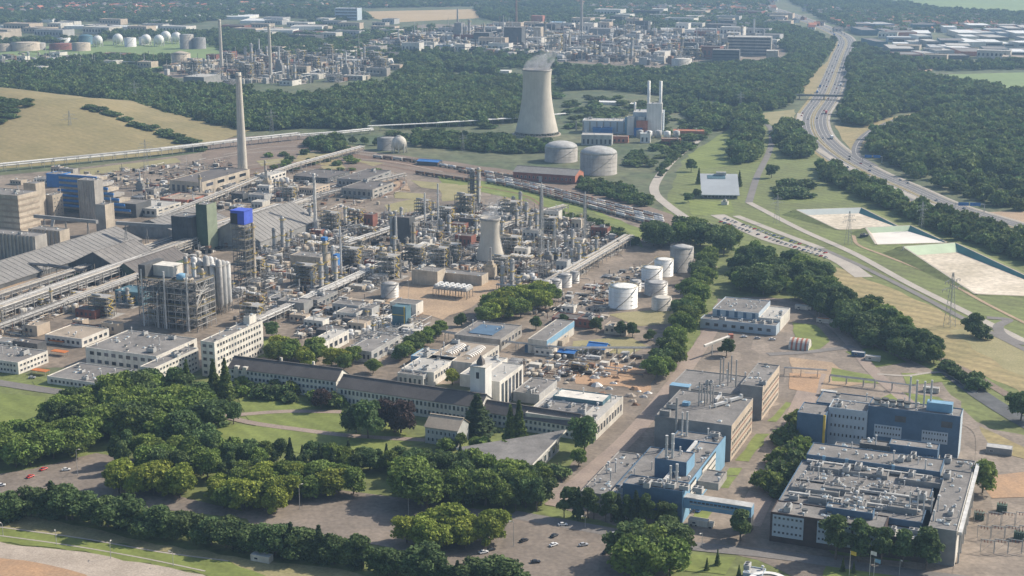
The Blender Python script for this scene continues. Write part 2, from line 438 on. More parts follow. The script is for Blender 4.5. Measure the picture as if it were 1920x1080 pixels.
# campus streets
road('street', [(1040,950),(1090,900),(1180,820),(1260,725),(1320,640),(1350,590)], 11, 0.2, 'paver')
road('street', [(960,965),(1100,990),(1280,1022),(1450,1040),(1700,1075),(1990,1110)], 10, 0.22, 'asphalt')
road('street', [(1350,590),(1400,560),(1500,572),(1560,610),(1600,650),(1640,700),(1720,770)], 9, 0.21, 'paver')
road('street', [(1440,665),(1520,660),(1600,650)], 7, 0.22, 'asphalt')
road('street', [(1720,770),(1830,800),(1850,850),(1830,960),(1810,1085)], 12, 0.2, 'campus')
road('street', [(1400,985),(1440,900),(1480,820),(1500,770),(1530,700)], 14, 0.19, 'paver')
road('ditch_road', [(1770,690),(1830,735),(1900,780),(1990,830)], 14, 0.18, 'darkgrey')
road('path', [(1645,702),(1700,705),(1770,700),(1830,738)], 3, 0.24, 'paleroad')
road('street', [(-40,712),(60,728),(130,738),(200,748)], 10, 0.2, 'asphalt')
for pg in ([(1378,864),(1418,814),(1444,814),(1404,866)], [(1438,790),(1474,754),(1488,757),(1455,792)], [(1368,878),(1392,878),(1384,892),(1356,893)],
           [(1346,894),(1382,894),(1366,916),(1336,914)], [(1306,948),(1343,950),(1326,974),(1298,972)], [(1296,1040),(1380,1046),(1360,1078),(1270,1070)],
           [(1485,605),(1530,610),(1556,640),(1530,660),(1490,655)], [(1585,660),(1640,650),(1700,680),(1640,690)], [(1295,650),(1320,640),(1312,672),(1290,678)],
           [(1270,712),(1298,712),(1282,730),(1262,728)], [(1560,690),(1640,705),(1650,720),(1560,715)], [(1690,700),(1760,702),(1780,715),(1700,722)],
           [(1520,1000),(1760,1040),(1800,1060),(1560,1040)], [(1550,1060),(1760,1075),(1800,1100),(1540,1100)], [(1620,760),(1680,735),(1760,745),(1800,770)]):
    poly('lawn', pg, 0.17, 'lawn')
poly('bare_yard', [(1480,670),(1560,680),(1620,720),(1500,740)], 0.16, 'sand')
poly('bare_yard', [(1480,700),(1540,702),(1530,738),(1480,730)], 0.175, 'soil')
poly('bare_yard', [(1830,895),(1990,880),(1990,930),(1860,935)], 0.17, 'soil')
poly('dry_verge', [(1836,800),(1900,830),(1990,870),(1990,880),(1860,845)], 0.17, 'drygrass')
# park lawns, drives, car parks
poly('lawn', [(-40,735),(85,745),(95,790),(-40,800)], 0.1, 'lawn')
poly('lawn', [(60,715),(150,722),(140,738),(70,732)], 0.1, 'lawn')
poly('lawn', [(430,735),(560,745),(660,760),(800,830),(700,850),(480,800)], 0.1, 'lawn')
poly('lawn', [(350,790),(480,800),(560,815),(800,850),(780,880),(560,850),(360,830)], 0.1, 'lawn')
road('drive', [(395,782),(450,778),(540,772),(640,773)], 6, 0.2, 'paver')
road('drive', [(430,784),(480,795),(560,806),(660,818),(800,826)], 6, 0.21, 'paver')
poly('car_park', [(-40,895),(60,880),(180,850),(255,862),(240,900),(330,930),(520,975),(480,975),(200,945),(60,928),(-40,935)], 0.1, 'parking')
poly('car_park', [(440,935),(640,920),(760,935),(960,965),(1160,1005),(1290,1030),(1230,1100),(960,1100),(720,1025),(470,985)], 0.11, 'parking')
poly('verge', [(-40,975),(24,966),(110,978),(240,1010),(440,1044),(640,1068),(780,1110),(560,1110),(430,1053),(150,1010),(-40,986)], 0.1, 'olive')
poly('grass_strip', [(-40,984),(150,1011),(300,1037),(430,1054),(560,1110),(470,1110),(380,1078),(130,1033),(-40,1012)], 0.12, 'lawn')
poly('stony_track', [(-40,1013),(130,1033),(260,1055),(380,1078),(470,1115),(-40,1115)], 0.13, 'stony')
poly('bare_soil', [(-40,1042),(70,1056),(160,1078),(210,1115),(-40,1115)], 0.16, 'soil')
road('path', [(-40,1000),(120,1022),(260,1046),(385,1072)], 1.0, 0.2, 'paleroad')
road('path', [(-40,984),(150,1010),(300,1036),(428,1053)], 1.2, 0.2, 'paleroad')

# the grassed spoil heap, lofted between its foot, its crest and its far foot
foot = [G(-140,332), G(0,318), G(140,306), G(270,294), G(345,287), G(376,281)]
crest = [G(-140,160,44), G(0,172,42), G(75,190,38), (G(150,192,32)), G(250,232,14), G(385,276,0.5)]
back = [c + Vector((60,330,0)) for c in crest]
fl, cl, bl = (smooth_line(l,5) for l in (foot,crest,back))
hv = []; hr = 22
for j in range(hr+1):
    t = j/hr
    for a,c,b in zip(fl,cl,bl):
        if t < 0.6:
            s = t/0.6; e = s*s*(3-2*s)*0.35 + s*0.65
            p = a.lerp(c, s); z = c.z*e
        else:
            s = (t-0.6)/0.4; p = c.lerp(b, s); z = c.z*(1-s*s*(3-2*s))
        z += 0.6*math.sin(p.x*0.05+p.y*0.021)*min(1,c.z/20)*(1 if 0<j<hr else 0)
        hv.append((p.x,p.y,max(z,0)+0.3 if 0<j<hr else -0.5))
nc = len(fl)
me = bpy.data.meshes.new('spoil_heap'); me.from_pydata(hv, [], [(j*nc+i,j*nc+i+1,(j+1)*nc+i+1,(j+1)*nc+i) for j in range(hr) for i in range(nc-1)])
me.materials.append(MATS['hillgrass']); me.polygons.foreach_set('use_smooth', [True]*len(me.polygons))
tag(obj('spoil_heap', me), kind='structure')
def heap_z(px, py):                       # level of the heap along a line of sight
    from_cam = Vector((0,0,CAM_H)); d = (G(px,py)-from_cam)
    dg = bpy.context.evaluated_depsgraph_get() if False else None
    best = None
    for j in range(0,13):
        for i in range(nc-1):
            p = Vector(hv[j*nc+i])
            v = (p-from_cam); xx = 960+FPX*v.x/(v.y*CP-v.z*SP); yy = 540-FPX*(v.y*SP+v.z*CP)/(v.y*CP-v.z*SP)
            dd = (xx-px)**2+(yy-py)**2
            if best is None or dd < best[0]: best = (dd,p)
    return best[1]

# motorway: two carriageways, verge, slip road
CL = [(1440,14),(1500,34),(1560,58),(1586,76),(1578,105),(1558,160),(1544,188),(1526,215),(1524,238),(1538,264),(1574,294),(1626,324),(1690,352),(1762,384),(1850,412),(1990,452)]
mw, mwl = road('motorway', CL, 54, 0.05, 'drygrass', 8)
lanes_w = {'L': (3, 22), 'R': (-22, -3)}
for k,(a,b) in lanes_w.items():
    o = obj('carriageway', ribbon_mesh('carriageway', mwl, a, b, 0.31, 'motorway'), mw)
    for q in (a+1.0, a+6.7, a+12.3, b-1.0):
        obj('lane_line', ribbon_mesh('lane_line', mwl, q-0.15, q+0.15, 0.36, 'paint'), o)
obj('guard_rail', ribbon_mesh('guard_rail', mwl, -0.4, 0.4, 0.9, 'steel'), mw)
obj('shoulder', ribbon_mesh('shoulder', mwl, 23, 27, 0.30, 'paleroad'), mw)
slip, slipl = road('slip_road', [(1775,207),(1740,212),(1690,222),(1640,242),(1612,264),(1606,290),(1640,312)], 11, 0.22, 'motorway')
obj('lane_line', ribbon_mesh('lane_line', slipl, -0.15, 0.15, 0.45, 'paint'), slip)
road('slip_road', [(1500,213),(1499,240),(1516,266),(1560,297),(1620,328),(1690,360),(1770,395)], 9, 0.2, 'paleroad')

# ================================================================ TREES
def crown_mesh(name, kind, leafm, seed, n, leaf, r=5.0, h=9.0, z0=2.6):
    g = np.random.default_rng(seed)
    pts = []; nrm = []
    if kind == 'cone':
        t = g.random(n)**0.75                                   # 0 top .. 1 bottom
        a = g.random(n)*2*np.pi
        lay = 1+0.18*np.sin(t*38+seed)+0.15*np.sin(a*5+seed)
        rr = r*t*lay*(0.75+0.25*g.random(n))
        z = z0+h*(1-t)-0.25*rr*0.3
        P = np.stack([rr*np.cos(a), rr*np.sin(a), z],1)
        N = np.stack([np.cos(a), np.sin(a), np.full(n,0.45)],1)
        lobes = [((0,0,z0+h*(0.12+0.2*i)), r*(0.62-0.15*i)) for i in range(4)]
    else:
        nl = 13 if kind == 'broad' else 9
        lobes = []
        for i in range(nl):
            a = 2*np.pi*i/nl*2.4+g.random()*0.8; q = g.random()
            zz = z0+h*(0.22+0.55*q)
            env = math.sqrt(max(0.05,1-((zz-z0-h*0.42)/(h*0.56))**2))
            rad = r*env*(0.30+0.62*g.random())
            lobes.append(((rad*math.cos(a), rad*math.sin(a), zz), r*(0.22+0.26*g.random())))
        lobes.append(((0,0,z0+h*0.72), r*0.5)); lobes.append(((0,0,z0+h*0.4), r*0.62))
        if kind == 'tall': lobes = [((x*0.8,y*0.8,z0+(z-z0)*1.25), q*0.9) for (x,y,z),q in lobes]
        C = np.array([l[0] for l in lobes]); Q = np.array([l[1] for l in lobes])
        P = np.zeros((0,3)); N = np.zeros((0,3))
        while len(P) < n:
            k = g.choice(len(lobes), n*2, p=Q**2/np.sum(Q**2))
            d = g.normal(size=(n*2,3)); d /= np.linalg.norm(d,axis=1)[:,None]
            d[:,2] = np.where(d[:,2] < -0.55, -d[:,2], d[:,2])
            p = C[k]+d*Q[k][:,None]*(0.72+0.62*g.random(n*2))[:,None]*np.array([1,1,0.85])
            dist = np.linalg.norm((p[:,None,:]-C[None])/np.array([1,1,0.85]),axis=2)/Q[None]
            keep = (dist.min(1) > 0.72)
            P = np.concatenate([P,p[keep]]); N = np.concatenate([N,d[keep]])
        P = P[:n]; N = N[:n]
    N = N+g.normal(size=N.shape)*0.8; N /= np.linalg.norm(N,axis=1)[:,None]
    ref = np.where(np.abs(N[:,2:3]) > 0.9, np.array([[1.,0,0]]), np.array([[0,0,1.]]))
    T = np.cross(ref,N); T /= np.linalg.norm(T,axis=1)[:,None]; B = np.cross(N,T)
    an = g.random(n)*2*np.pi; ca, sa = np.cos(an)[:,None], np.sin(an)[:,None]
    T, B = T*ca+B*sa, B*ca-T*sa
    L = leaf*(0.6+0.8*g.random(n))[:,None]; W = L*(0.55+0.4*g.random(n))[:,None]
    bend = N*L*0.25
    V = np.stack([P-T*L-bend*0.6, P-B*W, P+T*L-bend, P+B*W],1).reshape(-1,3)
    m = MB()
    m.v = [tuple(q) for q in V.tolist()]; m.f = [(4*i,4*i+1,4*i+2,4*i+3) for i in range(n)]; m.m = [0]*n
    for c,q in lobes:                                           # inner boughs: solid foliage that stops one seeing through
        k = 7
        m.lathe([(q*0.1,c[2]-q*0.6),(q*0.5,c[2]-q*0.36),(q*0.68,c[2]),(q*0.5,c[2]+q*0.38),(q*0.1,c[2]+q*0.62)], k, (c[0],c[1]), 0, False)
    return m.mesh(name, leafm)
def trunk_mesh(h=4.5, r=0.35):
    m = MB(); m.tube((0,0,0),(0.1,0,h*0.6),r,r*0.75,7); m.tube((0.1,0,h*0.6),(0,0.1,h*1.5),r*0.75,r*0.3,6)
    for a in (0.4,2.4,4.4): m.tube((0.1,0,h*0.7),(1.8*math.cos(a),1.8*math.sin(a),h*1.25),r*0.45,r*0.15,5)
    return m.mesh('trunk','bark')
TRUNK = trunk_mesh(); TRUNK_S = trunk_mesh(3.0,0.3)
PROTO = {}
def proto(kind, leafm, shape, seeds, n, leaf, r, h, z0):
    PROTO[kind] = [(crown_mesh('crown', shape, leafm, s, n, leaf, r, h, z0)) for s in seeds]
proto('broad', 'leaf', 'broad', (1,2,3,4,31,32), 2300, 0.52, 5.4, 11.4, 1.0)
proto('yellow', 'leafyellow', 'broad', (5,6,7,33), 2300, 0.50, 5.2, 10.2, 1.0)
proto('dark', 'leafdark', 'broad', (8,9,10,34,35), 2200, 0.52, 5.2, 11.8, 0.7)
proto('tall', 'leafdark', 'tall', (11,12,13,36), 2000, 0.50, 4.2, 12.2, 0.6)
proto('cone', 'leafpine', 'cone', (14,15), 1100, 0.70, 3.4, 14.0, 1.2)
proto('cypress', 'leafcypress', 'cone', (16,17), 1200, 0.62, 3.6, 17.0, 0.6)
proto('copper', 'leafcopper', 'broad', (18,19), 2200, 0.52, 5.4, 11.0, 0.8)
proto('shrub', 'leafdark', 'broad', (20,21,22), 420, 0.50, 2.6, 3.6, 0.2)
proto('greenshrub', 'leaf', 'broad', (23,24), 420, 0.50, 2.6, 3.6, 0.2)
NAMES = {'broad':'broadleaf_tree','yellow':'yellow_green_tree','dark':'dark_broadleaf_tree','tall':'slender_tree','cone':'conifer_tree','cypress':'cypress_tree','copper':'copper_beech_tree','shrub':'shrub','greenshrub':'shrub'}
HREF = {'broad':13.2,'yellow':11.8,'dark':13.2,'tall':14.8,'cone':15.4,'cypress':17.8,'copper':12.6,'shrub':4.0,'greenshrub':4.0}
def tree(kind, loc, h, label, group=None, wide=1.0):
    t = thing(NAMES[kind], label, 'shrub' if 'shrub' in kind else 'tree', loc, random.random()*6.28, group)
    s = h/HREF[kind]; w = s*wide
    t.scale = (w,w*random.uniform(0.92,1.08),s)
    obj('crown', random.choice(PROTO[kind]), t)
    obj('trunk', TRUNK if kind not in ('cone','cypress','shrub','greenshrub') else TRUNK_S, t)
    return t
def tree_px(kind, x, yb, hp, label, group=None, wide=1.0):       # foot at x,yb; hp picture points tall
    return tree(kind, G(x,yb), HM(x,yb,hp), label, group, wide)
def trees_in(pg, n, kinds, hpx, label, group, wide=1.0, mind=5.0):
    xs = [p[0] for p in pg]; ys = [p[1] for p in pg]; got = []; tries = 0
    while len(got) < n and tries < n*60:
        tries += 1
        x = random.uniform(min(xs),max(xs)); y = random.uniform(min(ys),max(ys))
        if not inpoly(x,y,pg): continue
        p = G(x,y)
        if any((p-q).length < mind for q in got): continue
        got.append(p)
        tree_px(random.choice(kinds), x, y, random.uniform(*hpx), label, group, wide*random.uniform(0.9,1.15))

# woods that read as one mass: points carrying instances of the crowns
WOOD = [crown_mesh('wood_crown', 'broad', 'leafwood', 40+i, 340, 1.25, 5.4, 10.0, 0.5) for i in range(4)]
woodcol = bpy.data.collections.new('wood_crowns')
for i,m_ in enumerate(WOOD):                     # four visible trees of the wood lend their crowns
    t = thing('broadleaf_tree', 'broadleaf tree on the edge of the wood beyond the rail yard', 'tree', G(640+22*i,268+1.5*i), 0.5*i, 'trees on the edge of the wood beyond the rail yard')
    woodcol.objects.link(obj('crown', m_, t)); obj('trunk', TRUNK, t)
def wood_nodes():
    ng = bpy.data.node_groups.new('plant_trees','GeometryNodeTree')
    ng.interface.new_socket('Geometry', in_out='INPUT', socket_type='NodeSocketGeometry')
    ng.interface.new_socket('Geometry', in_out='OUTPUT', socket_type='NodeSocketGeometry')
    N = ng.nodes; L = ng.links
    gi = N.new('NodeGroupInput'); go = N.new('NodeGroupOutput')
    ci = N.new('GeometryNodeCollectionInfo'); ci.inputs['Collection'].default_value = woodcol
    ci.inputs['Separate Children'].default_value = True; ci.inputs['Reset Children'].default_value = True
    ip = N.new('GeometryNodeInstanceOnPoints'); ip.inputs['Pick Instance'].default_value = True
    a1 = N.new('GeometryNodeInputNamedAttribute'); a1.data_type = 'FLOAT_VECTOR'; a1.inputs['Name'].default_value = 'scl'
    a2 = N.new('GeometryNodeInputNamedAttribute'); a2.data_type = 'FLOAT_VECTOR'; a2.inputs['Name'].default_value = 'rot'
    a3 = N.new('GeometryNodeInputNamedAttribute'); a3.data_type = 'INT'; a3.inputs['Name'].default_value = 'pick'
    L.new(gi.outputs[0], ip.inputs['Points']); L.new(ci.outputs[0], ip.inputs['Instance'])
    L.new(a1.outputs['Attribute'], ip.inputs['Scale']); L.new(a2.outputs['Attribute'], ip.inputs['Rotation']); L.new(a3.outputs['Attribute'], ip.inputs['Instance Index'])
    L.new(ip.outputs[0], go.inputs[0])
    return ng
WOODNG = wood_nodes()
def wood(name, pgs, spacing, h, label, holes=(), keep=0.93, hvar=0.48):
    P = []
    for pg in (pgs if isinstance(pgs[0][0], (tuple,list)) else [pgs]):
        w = np.array([(G(*p).x, G(*p).y) for p in pg])
        x0,y0 = w.min(0); x1,y1 = w.max(0)
        gx = np.arange(x0,x1,spacing); gy = np.arange(y0,y1,spacing)
        X,Y = np.meshgrid(gx,gy); X = X.ravel()+rng.uniform(-.5,.5,X.size)*spacing; Y = Y.ravel()+rng.uniform(-.5,.5,Y.size)*spacing
        ins = np.zeros(X.size,bool); j = len(w)-1
        for i in range(len(w)):
            xi,yi = w[i]; xj,yj = w[j]
            with np.errstate(divide='ignore',invalid='ignore'):
                c = ((yi>Y) != (yj>Y)) & (X < (xj-xi)*(Y-yi)/(yj-yi)+xi)
            ins ^= c; j = i
        ins &= rng.random(X.size) < keep
        for hl in holes:
            d = np.min(np.hypot(X[:,None]-np.array([q.x for q in hl[0]])[None], Y[:,None]-np.array([q.y for q in hl[0]])[None]),1)
            ins &= d > hl[1]
        P.append(np.stack([X[ins],Y[ins]],1))
    P = np.concatenate(P); n = len(P)
    me = bpy.data.meshes.new(name)
    V = np.concatenate([P,np.zeros((n,1))],1).astype(np.float32)
    me.vertices.add(n); me.vertices.foreach_set('co', V.ravel())
    hs = h/10.5*(1+hvar*rng.uniform(-1,1,n)); ws = np.maximum(hs,spacing/9.2)*rng.uniform(0.85,1.2,n)
    for nm,tp,val in (('scl','FLOAT_VECTOR',np.stack([ws,ws,hs],1)),('rot','FLOAT_VECTOR',np.stack([np.zeros(n),np.zeros(n),rng.uniform(0,6.28,n)],1))):
        a = me.attributes.new(nm,tp,'POINT'); a.data.foreach_set('vector', val.astype(np.float32).ravel())
    a = me.attributes.new('pick','INT','POINT'); a.data.foreach_set('value', rng.integers(0,4,n).astype(np.int32))
    me.update()
    o = obj(name, me); tag(o, label, 'wood', None, 'stuff')
    md = o.modifiers.new('plant','NODES'); md.node_group = WOODNG
    return o
MW = (mwl, 36); SL = (slipl, 16)
CLEAR = [([G(500,182),G(520,176),G(545,170)],42), ([G(550,212),G(590,214),G(640,218),G(690,226)],26), ([G(850,140),G(890,146),G(930,150)],55), ([G(915,172)],45), ([G(640,150),G(700,150)],40), ([G(250,160),G(150,150)],38), ([G(60,162),G(20,160)],30),([G(400,190),G(430,205)],26),([G(330,190)],24),([G(740,180)],30),([G(660,200),G(700,195)],26),([G(800,220)],24)]
wood('wood', [(-40,158),(60,150),(190,128),(260,140),(330,165),(430,172),(520,185),(620,205),(690,222),(690,245),(600,240),(480,246),(420,240),(330,225),(260,212),(180,188),(110,180),(-40,172)], 9.5, 13, 'dense dark wood behind the spoil heap', CLEAR)
wood('wood', [(560,192),(640,178),(720,165),(770,130),(870,128),(960,148),(985,170),(985,228),(900,236),(760,240),(690,225)], 9.5, 14, 'dense wood left of the large cooling tower', CLEAR)
wood('wood', [[(770,255),(900,262),(1020,270),(1050,285),(960,290),(780,275)],[(565,270),(640,262),(650,285),(600,290)],[(690,205),(640,195),(600,200),(640,215)]], 9, 9, 'hedge of trees behind the rail sidings', keep=.9)
wood('wood', [(1045,132),(1240,140),(1330,128),(1460,122),(1545,75),(1500,60),(1440,45),(1440,75),(1480,100),(1565,78),(1560,95),(1515,150),(1498,178),(1470,205),(1420,210),(1340,190),(1290,185),(1230,165),(1060,170)], 10, 13, 'dense wood between the power station and the far works', [MW,([G(1100,150),G(1150,155)],40),([G(1250,150)],40),([G(1400,160),G(1440,165)],30)])
wood('wood', [(1600,100),(1640,115),(1740,152),(1860,172),(1930,180),(1990,184),(1990,240),(1990,325),(1900,330),(1760,322),(1690,318),(1630,285),(1632,262),(1680,240),(1760,215),(1780,205),(1690,212),(1620,238),(1582,235),(1575,215),(1596,180),(1590,140)], 10, 14, 'large wood to the right of the motorway', [MW,SL,([G(1700,180),G(1760,185)],35),([G(1850,220),G(1900,215)],30),([G(1760,260),G(1765,290)],22),([G(1650,160),G(1680,150)],35),([G(1820,190)],35),([G(1880,265)],25),([G(1680,265)],22)])
wood('wood', [(1690,322),(1800,335),(1990,345),(1990,395),(1880,395),(1800,365),(1730,352)], 11, 11, 'loose trees beside the motorway at the right edge', [MW,SL], keep=.62)
wood('wood', [(1535,315),(1580,322),(1680,366),(1770,402),(1860,436),(1990,474),(1990,512),(1900,487),(1800,452),(1700,410),(1600,365),(1540,340)], 8.5, 11, 'belt of dark trees between the motorway and the basins', [MW])
wood('wood', [[(1372,218),(1412,214),(1428,240),(1422,300),(1372,312),(1380,260)],[(1455,245),(1490,240),(1510,268),(1520,295),(1480,300),(1458,275)],[(1300,205),(1372,215),(1370,240),(1320,250),(1300,225)]], 9, 14, 'copse beside the lane near the motorway')
wood('wood', [(1085,340),(1170,352),(1225,382),(1215,392),(1140,372),(1085,356)], 6, 6, 'long dark hedge beside the wagon sidings')
wood('wood', [[(1236,335),(1262,305),(1290,280),(1285,275),(1255,298),(1230,325)],[(1040,402),(1110,412),(1205,458),(1200,466),(1110,428),(1045,412)],[(1180,290),(1205,285),(1200,305),(1170,305)]], 6, 5, 'scrub and hedges around the sidings')
wood('wood', [[(-40,88),(120,80),(200,78),(180,62),(330,66),(420,60),(640,85),(640,105),(420,95),(330,70),(180,74),(-40,80)],[(330,118),(300,125),(180,122),(40,150),(-40,145),(-40,132),(180,110),(330,112)]], 12, 12, 'woods around the far tank farm', keep=.55)
wood('wood', [[(-60,48),(150,40),(330,48),(480,30),(640,40),(700,36),(660,14),(400,20),(200,18),(-60,30)],[(890,14),(1130,20),(1440,30),(1440,48),(1050,50),(960,44),(900,36)],[(1470,-4),(1650,0),(1760,18),(1980,30),(1980,52),(1700,44),(1600,60),(1540,36)],[(640,-10),(1440,-10),(1440,14),(900,12),(660,16)],[(-60,-10),(640,-10),(640,6),(-60,12)],[(420,62),(640,88),(860,96),(1040,108),(1040,132),(860,126),(640,110),(420,100)]], 15, 12, 'distant woods and gardens round the town', [MW], keep=.6)
wood('wood', [(1590,75),(1660,105),(1760,120),(1920,118),(1990,112),(1990,128),(1780,134),(1660,130),(1598,98)], 12, 11, 'tree belt below the far business park', [MW], keep=.5)
wood('wood', [[(1100,150),(1340,165),(1340,190),(1100,165)],[(1240,190),(1300,185),(1310,215),(1250,205)]], 10, 10, 'trees behind the power station', keep=.8)

# ---- trees one can tell apart
def row(kinds, line, n, hpx, label, group, wide=1.0, jit=4, double=0):
    L = [Vector((*p,0)) for p in line]; seg = [(L[i+1]-L[i]).length for i in range(len(L)-1)]; tot = sum(seg)
    for k in range(n):
        d = tot*(k+0.5)/n; i = 0
        while i < len(seg)-1 and d > seg[i]: d -= seg[i]; i += 1
        p = L[i].lerp(L[i+1], d/seg[i])
        dx = double*(1 if k%2 else -1)
        tree_px(random.choice(kinds), p.x+random.uniform(-jit,jit)+dx, p.y+random.uniform(-jit,jit)*0.5, random.uniform(*hpx), label, group, wide*random.uniform(.9,1.15))
row(['dark','tall','dark','dark','cone'], [(-20,975),(110,968),(240,993),(440,1028),(560,1046),(700,1070),(800,1088),(960,1118)], 76, (30,66), 'dark tree in the hedge row between car park and olive verge', 'hedge row along the car park', 1.3, 7)
trees_in([(100,790),(200,750),(300,735),(390,765),(395,812),(330,835),(200,828),(100,806)], 62, ['broad','broad','dark'], (44,72), 'green broadleaf tree in the dense grove left of the lawn', 'dense grove left of the lawn', 1.15, 6)
for x,y,h in ((402,748,74),(424,752,80),(352,745,70)): tree_px('cypress', x, y, h, 'tall pointed cypress rising from the grove beside the white offices', 'pointed cypresses by the white offices', 1.1)
for x in (404,438): tree_px('dark', x, 792+0.1*(x-404), 46, 'round dark tree at the bend of the pink drive', 'round trees at the bend of the drive', 0.9)
trees_in([(-20,850),(-20,888),(80,870),(175,852),(170,830),(40,830)], 20, ['broad'], (46,66), 'green tree in the clump at the left edge above the car park', 'clump at the left edge', 1.15, 6)
trees_in([(185,880),(240,860),(400,852),(500,870),(480,905),(300,905)], 30, ['broad','dark','broad','tall'], (38,66), 'green tree behind the yellow-green ones in the car park', 'trees behind the yellow-green ones', 1.0, 8)
trees_in([(195,930),(340,935),(352,912),(230,905)], 15, ['yellow'], (36,62), 'yellow-green tree in the left car park island', 'yellow-green trees in the left island', 1.05, 8)
trees_in([(375,945),(425,960),(520,965),(545,940),(420,918)], 14, ['yellow','yellow','yellow','broad'], (34,62), 'yellow-green tree at the end of the left car park', 'yellow-green trees at the end of the left car park', 1.05, 8)
trees_in([(470,905),(560,905),(680,925),(670,940),(480,928)], 15, ['broad','yellow','broad'], (42,68), 'bright green tree on the near side of the empty car park', 'bright green trees beside the empty car park', 1.1, 9)
trees_in([(735,955),(825,960),(820,935),(740,930)], 5, ['broad'], (66,82), 'large green tree with lit crown right of the empty car park', 'large green trees right of the empty car park', 1.1, 9)
trees_in([(740,905),(830,945),(1000,965),(1035,935),(960,915),(880,905),(800,890)], 44, ['dark','dark','tall','broad'], (38,72), 'dark tree in the thick belt left of the wedge roofed hall', 'thick belt left of the wedge roofed hall', 1.0, 6)
trees_in([(745,1015),(780,1035),(900,1032),(945,1015),(850,1002)], 11, ['yellow'], (46,60), 'yellow-green tree on the middle island of the car park', 'yellow-green trees on the middle island', 1.1, 8)
trees_in([(1150,1075),(1180,1050),(1265,1050),(1285,1080),(1200,1100)], 7, ['broad','dark'], (72,92), 'big dark green tree in the group beside the entrance road', 'big trees beside the entrance road', 1.1, 9)
row(['tall','cone','tall'], [(1050,968),(1270,990)], 15, (46,62), 'dark upright tree in the row before the blue laboratory', 'row before the blue laboratory', 0.95, 5)
tree_px('tall', 1388, 1014, 62, 'single dark tree under the pale blue footbridge', None, 1.35)
for i,x in enumerate((1566,1610,1652,1692,1736)): tree_px('tall', x, 1050+4.5*i, (88,80,72,74,84)[i], ['first','second','third','fourth','fifth'][i]+' dark tree from the left before the brown fronted laboratory', 'five trees before the brown fronted laboratory', 1.15)
tree_px('dark', 690, 822, 78, 'large mixed grey-green tree on the lawn before the long office', None, 0.9)
tree_px('dark', 668, 812, 60, 'dark tree left of the grey-green one on the lawn', None, 0.9)
tree_px('copper', 752, 812, 66, 'large copper beech before the long slate roofed office', None, 1.05)
tree_px('copper', 602, 768, 42, 'small copper beech at the joint of the long office', None, 1.0)
tree_px('copper', 720, 800, 56, 'copper beech between the grey-green tree and the larger beech', None, 1.0)
tree_px('cone', 895, 812, 72, 'spreading blue-green cedar beside the office tower', None, 2.0)
tree_px('cypress', 957, 838, 78, 'left one of the two cypresses before the long office', None, 1.1)
tree_px('cypress', 973, 836, 84, 'right one of the two cypresses before the long office', None, 1.1)
tree_px('dark', 1096, 850, 74, 'tall dark tree at the corner of the wedge roofed hall', None, 0.85)
tree_px('broad', 1085, 875, 36, 'light green tree below the dark one by the wedge roofed hall', None, 1.0)
trees_in([(390,858),(640,886),(860,895),(870,872),(740,868),(640,862),(480,850),(390,846)], 52, ['dark','broad','tall','dark','cone'], (24,48), 'mixed tree in the shelter belt below the lawn', 'shelter belt below the lawn', 1.0, 7)
trees_in([(440,742),(640,768),(650,755),(560,742),(440,725)], 16, ['shrub','greenshrub'], (16,26), 'shrub along the foot of the long office', 'shrubs at the foot of the long office', 1.1, 4)
trees_in([(800,850),(880,850),(1060,880),(1040,905),(1000,905),(990,850),(850,835)], 14, ['shrub','greenshrub','broad'], (20,34), 'bush in the planting round the wedge roofed hall', 'bushes round the wedge roofed hall', 1.0, 4)
trees_in([(510,682),(590,694),(665,700),(672,684),(600,668),(520,660)], 13, ['broad','broad','yellow'], (32,44), 'green tree in the clump behind the long office', 'clump behind the long office', 1.1, 7)
tree_px('dark', 510, 634, 34, 'dark round tree beside the white slab office', None, 1.0)
tree_px('broad', 700, 700, 30, 'green tree behind the joint of the long office', None, 1.1)
tree_px('yellow', 848, 722, 32, 'small light tree left of the office tower', None, 1.0)
row(['broad','dark'], [(745,682),(780,655),(830,628)], 9, (30,38), 'green tree in the row left of the vaulted hall', 'row left of the vaulted hall', 1.0)
tree_px('dark', 866, 612, 28, 'dark round tree above the dark blue roof', None, 1.0)
trees_in([(908,610),(960,600),(1035,578),(1030,560),(960,575),(905,595)], 18, ['broad','broad','yellow'], (34,46), 'green tree in the clump inside the plant', 'clump inside the plant', 1.05, 7)
for i,(x,y,h) in enumerate(((1005,618,28),(1057,612,25),(1118,622,30),(1163,630,30),(1186,632,30),(1218,640,24))):
    tree_px('dark', x, y, h, ['round clipped tree nearest the clump inside the plant','round tree behind the blue and white hall','round tree standing alone left of the tank lawn','left tree of the round pair on the tank lawn','right tree of the round pair on the tank lawn','round tree next to the avenue on the tank lawn'][i], 'round trees below the white tank', 0.95)
row(['broad','broad','dark'], [(1232,718),(1252,690),(1268,655),(1285,612),(1302,572),(1318,530),(1330,500)], 24, (40,54), 'green tree in the avenue beside the tan laboratories', 'avenue beside the tan laboratories', 1.0, 4, 5)
trees_in([(1208,470),(1290,462),(1365,482),(1375,462),(1300,448),(1215,452)], 15, ['dark','dark','broad'], (42,54), 'dark tree in the clump between sidings and grey tank', 'clump between sidings and grey tank', 1.2, 7)
trees_in([(1368,540),(1400,548),(1520,578),(1545,532),(1480,502),(1385,478)], 40, ['dark','dark','broad'], (34,56), 'dark tree in the belt above the white and blue warehouse', 'belt above the white and blue warehouse', 1.15, 5.5)
trees_in([(1515,584),(1590,640),(1690,678),(1768,694),(1745,664),(1645,606),(1545,552)], 70, ['dark','dark','tall','broad'], (32,56), 'dark tree in the belt between campus and dry field', 'belt between campus and dry field', 1.1, 5)
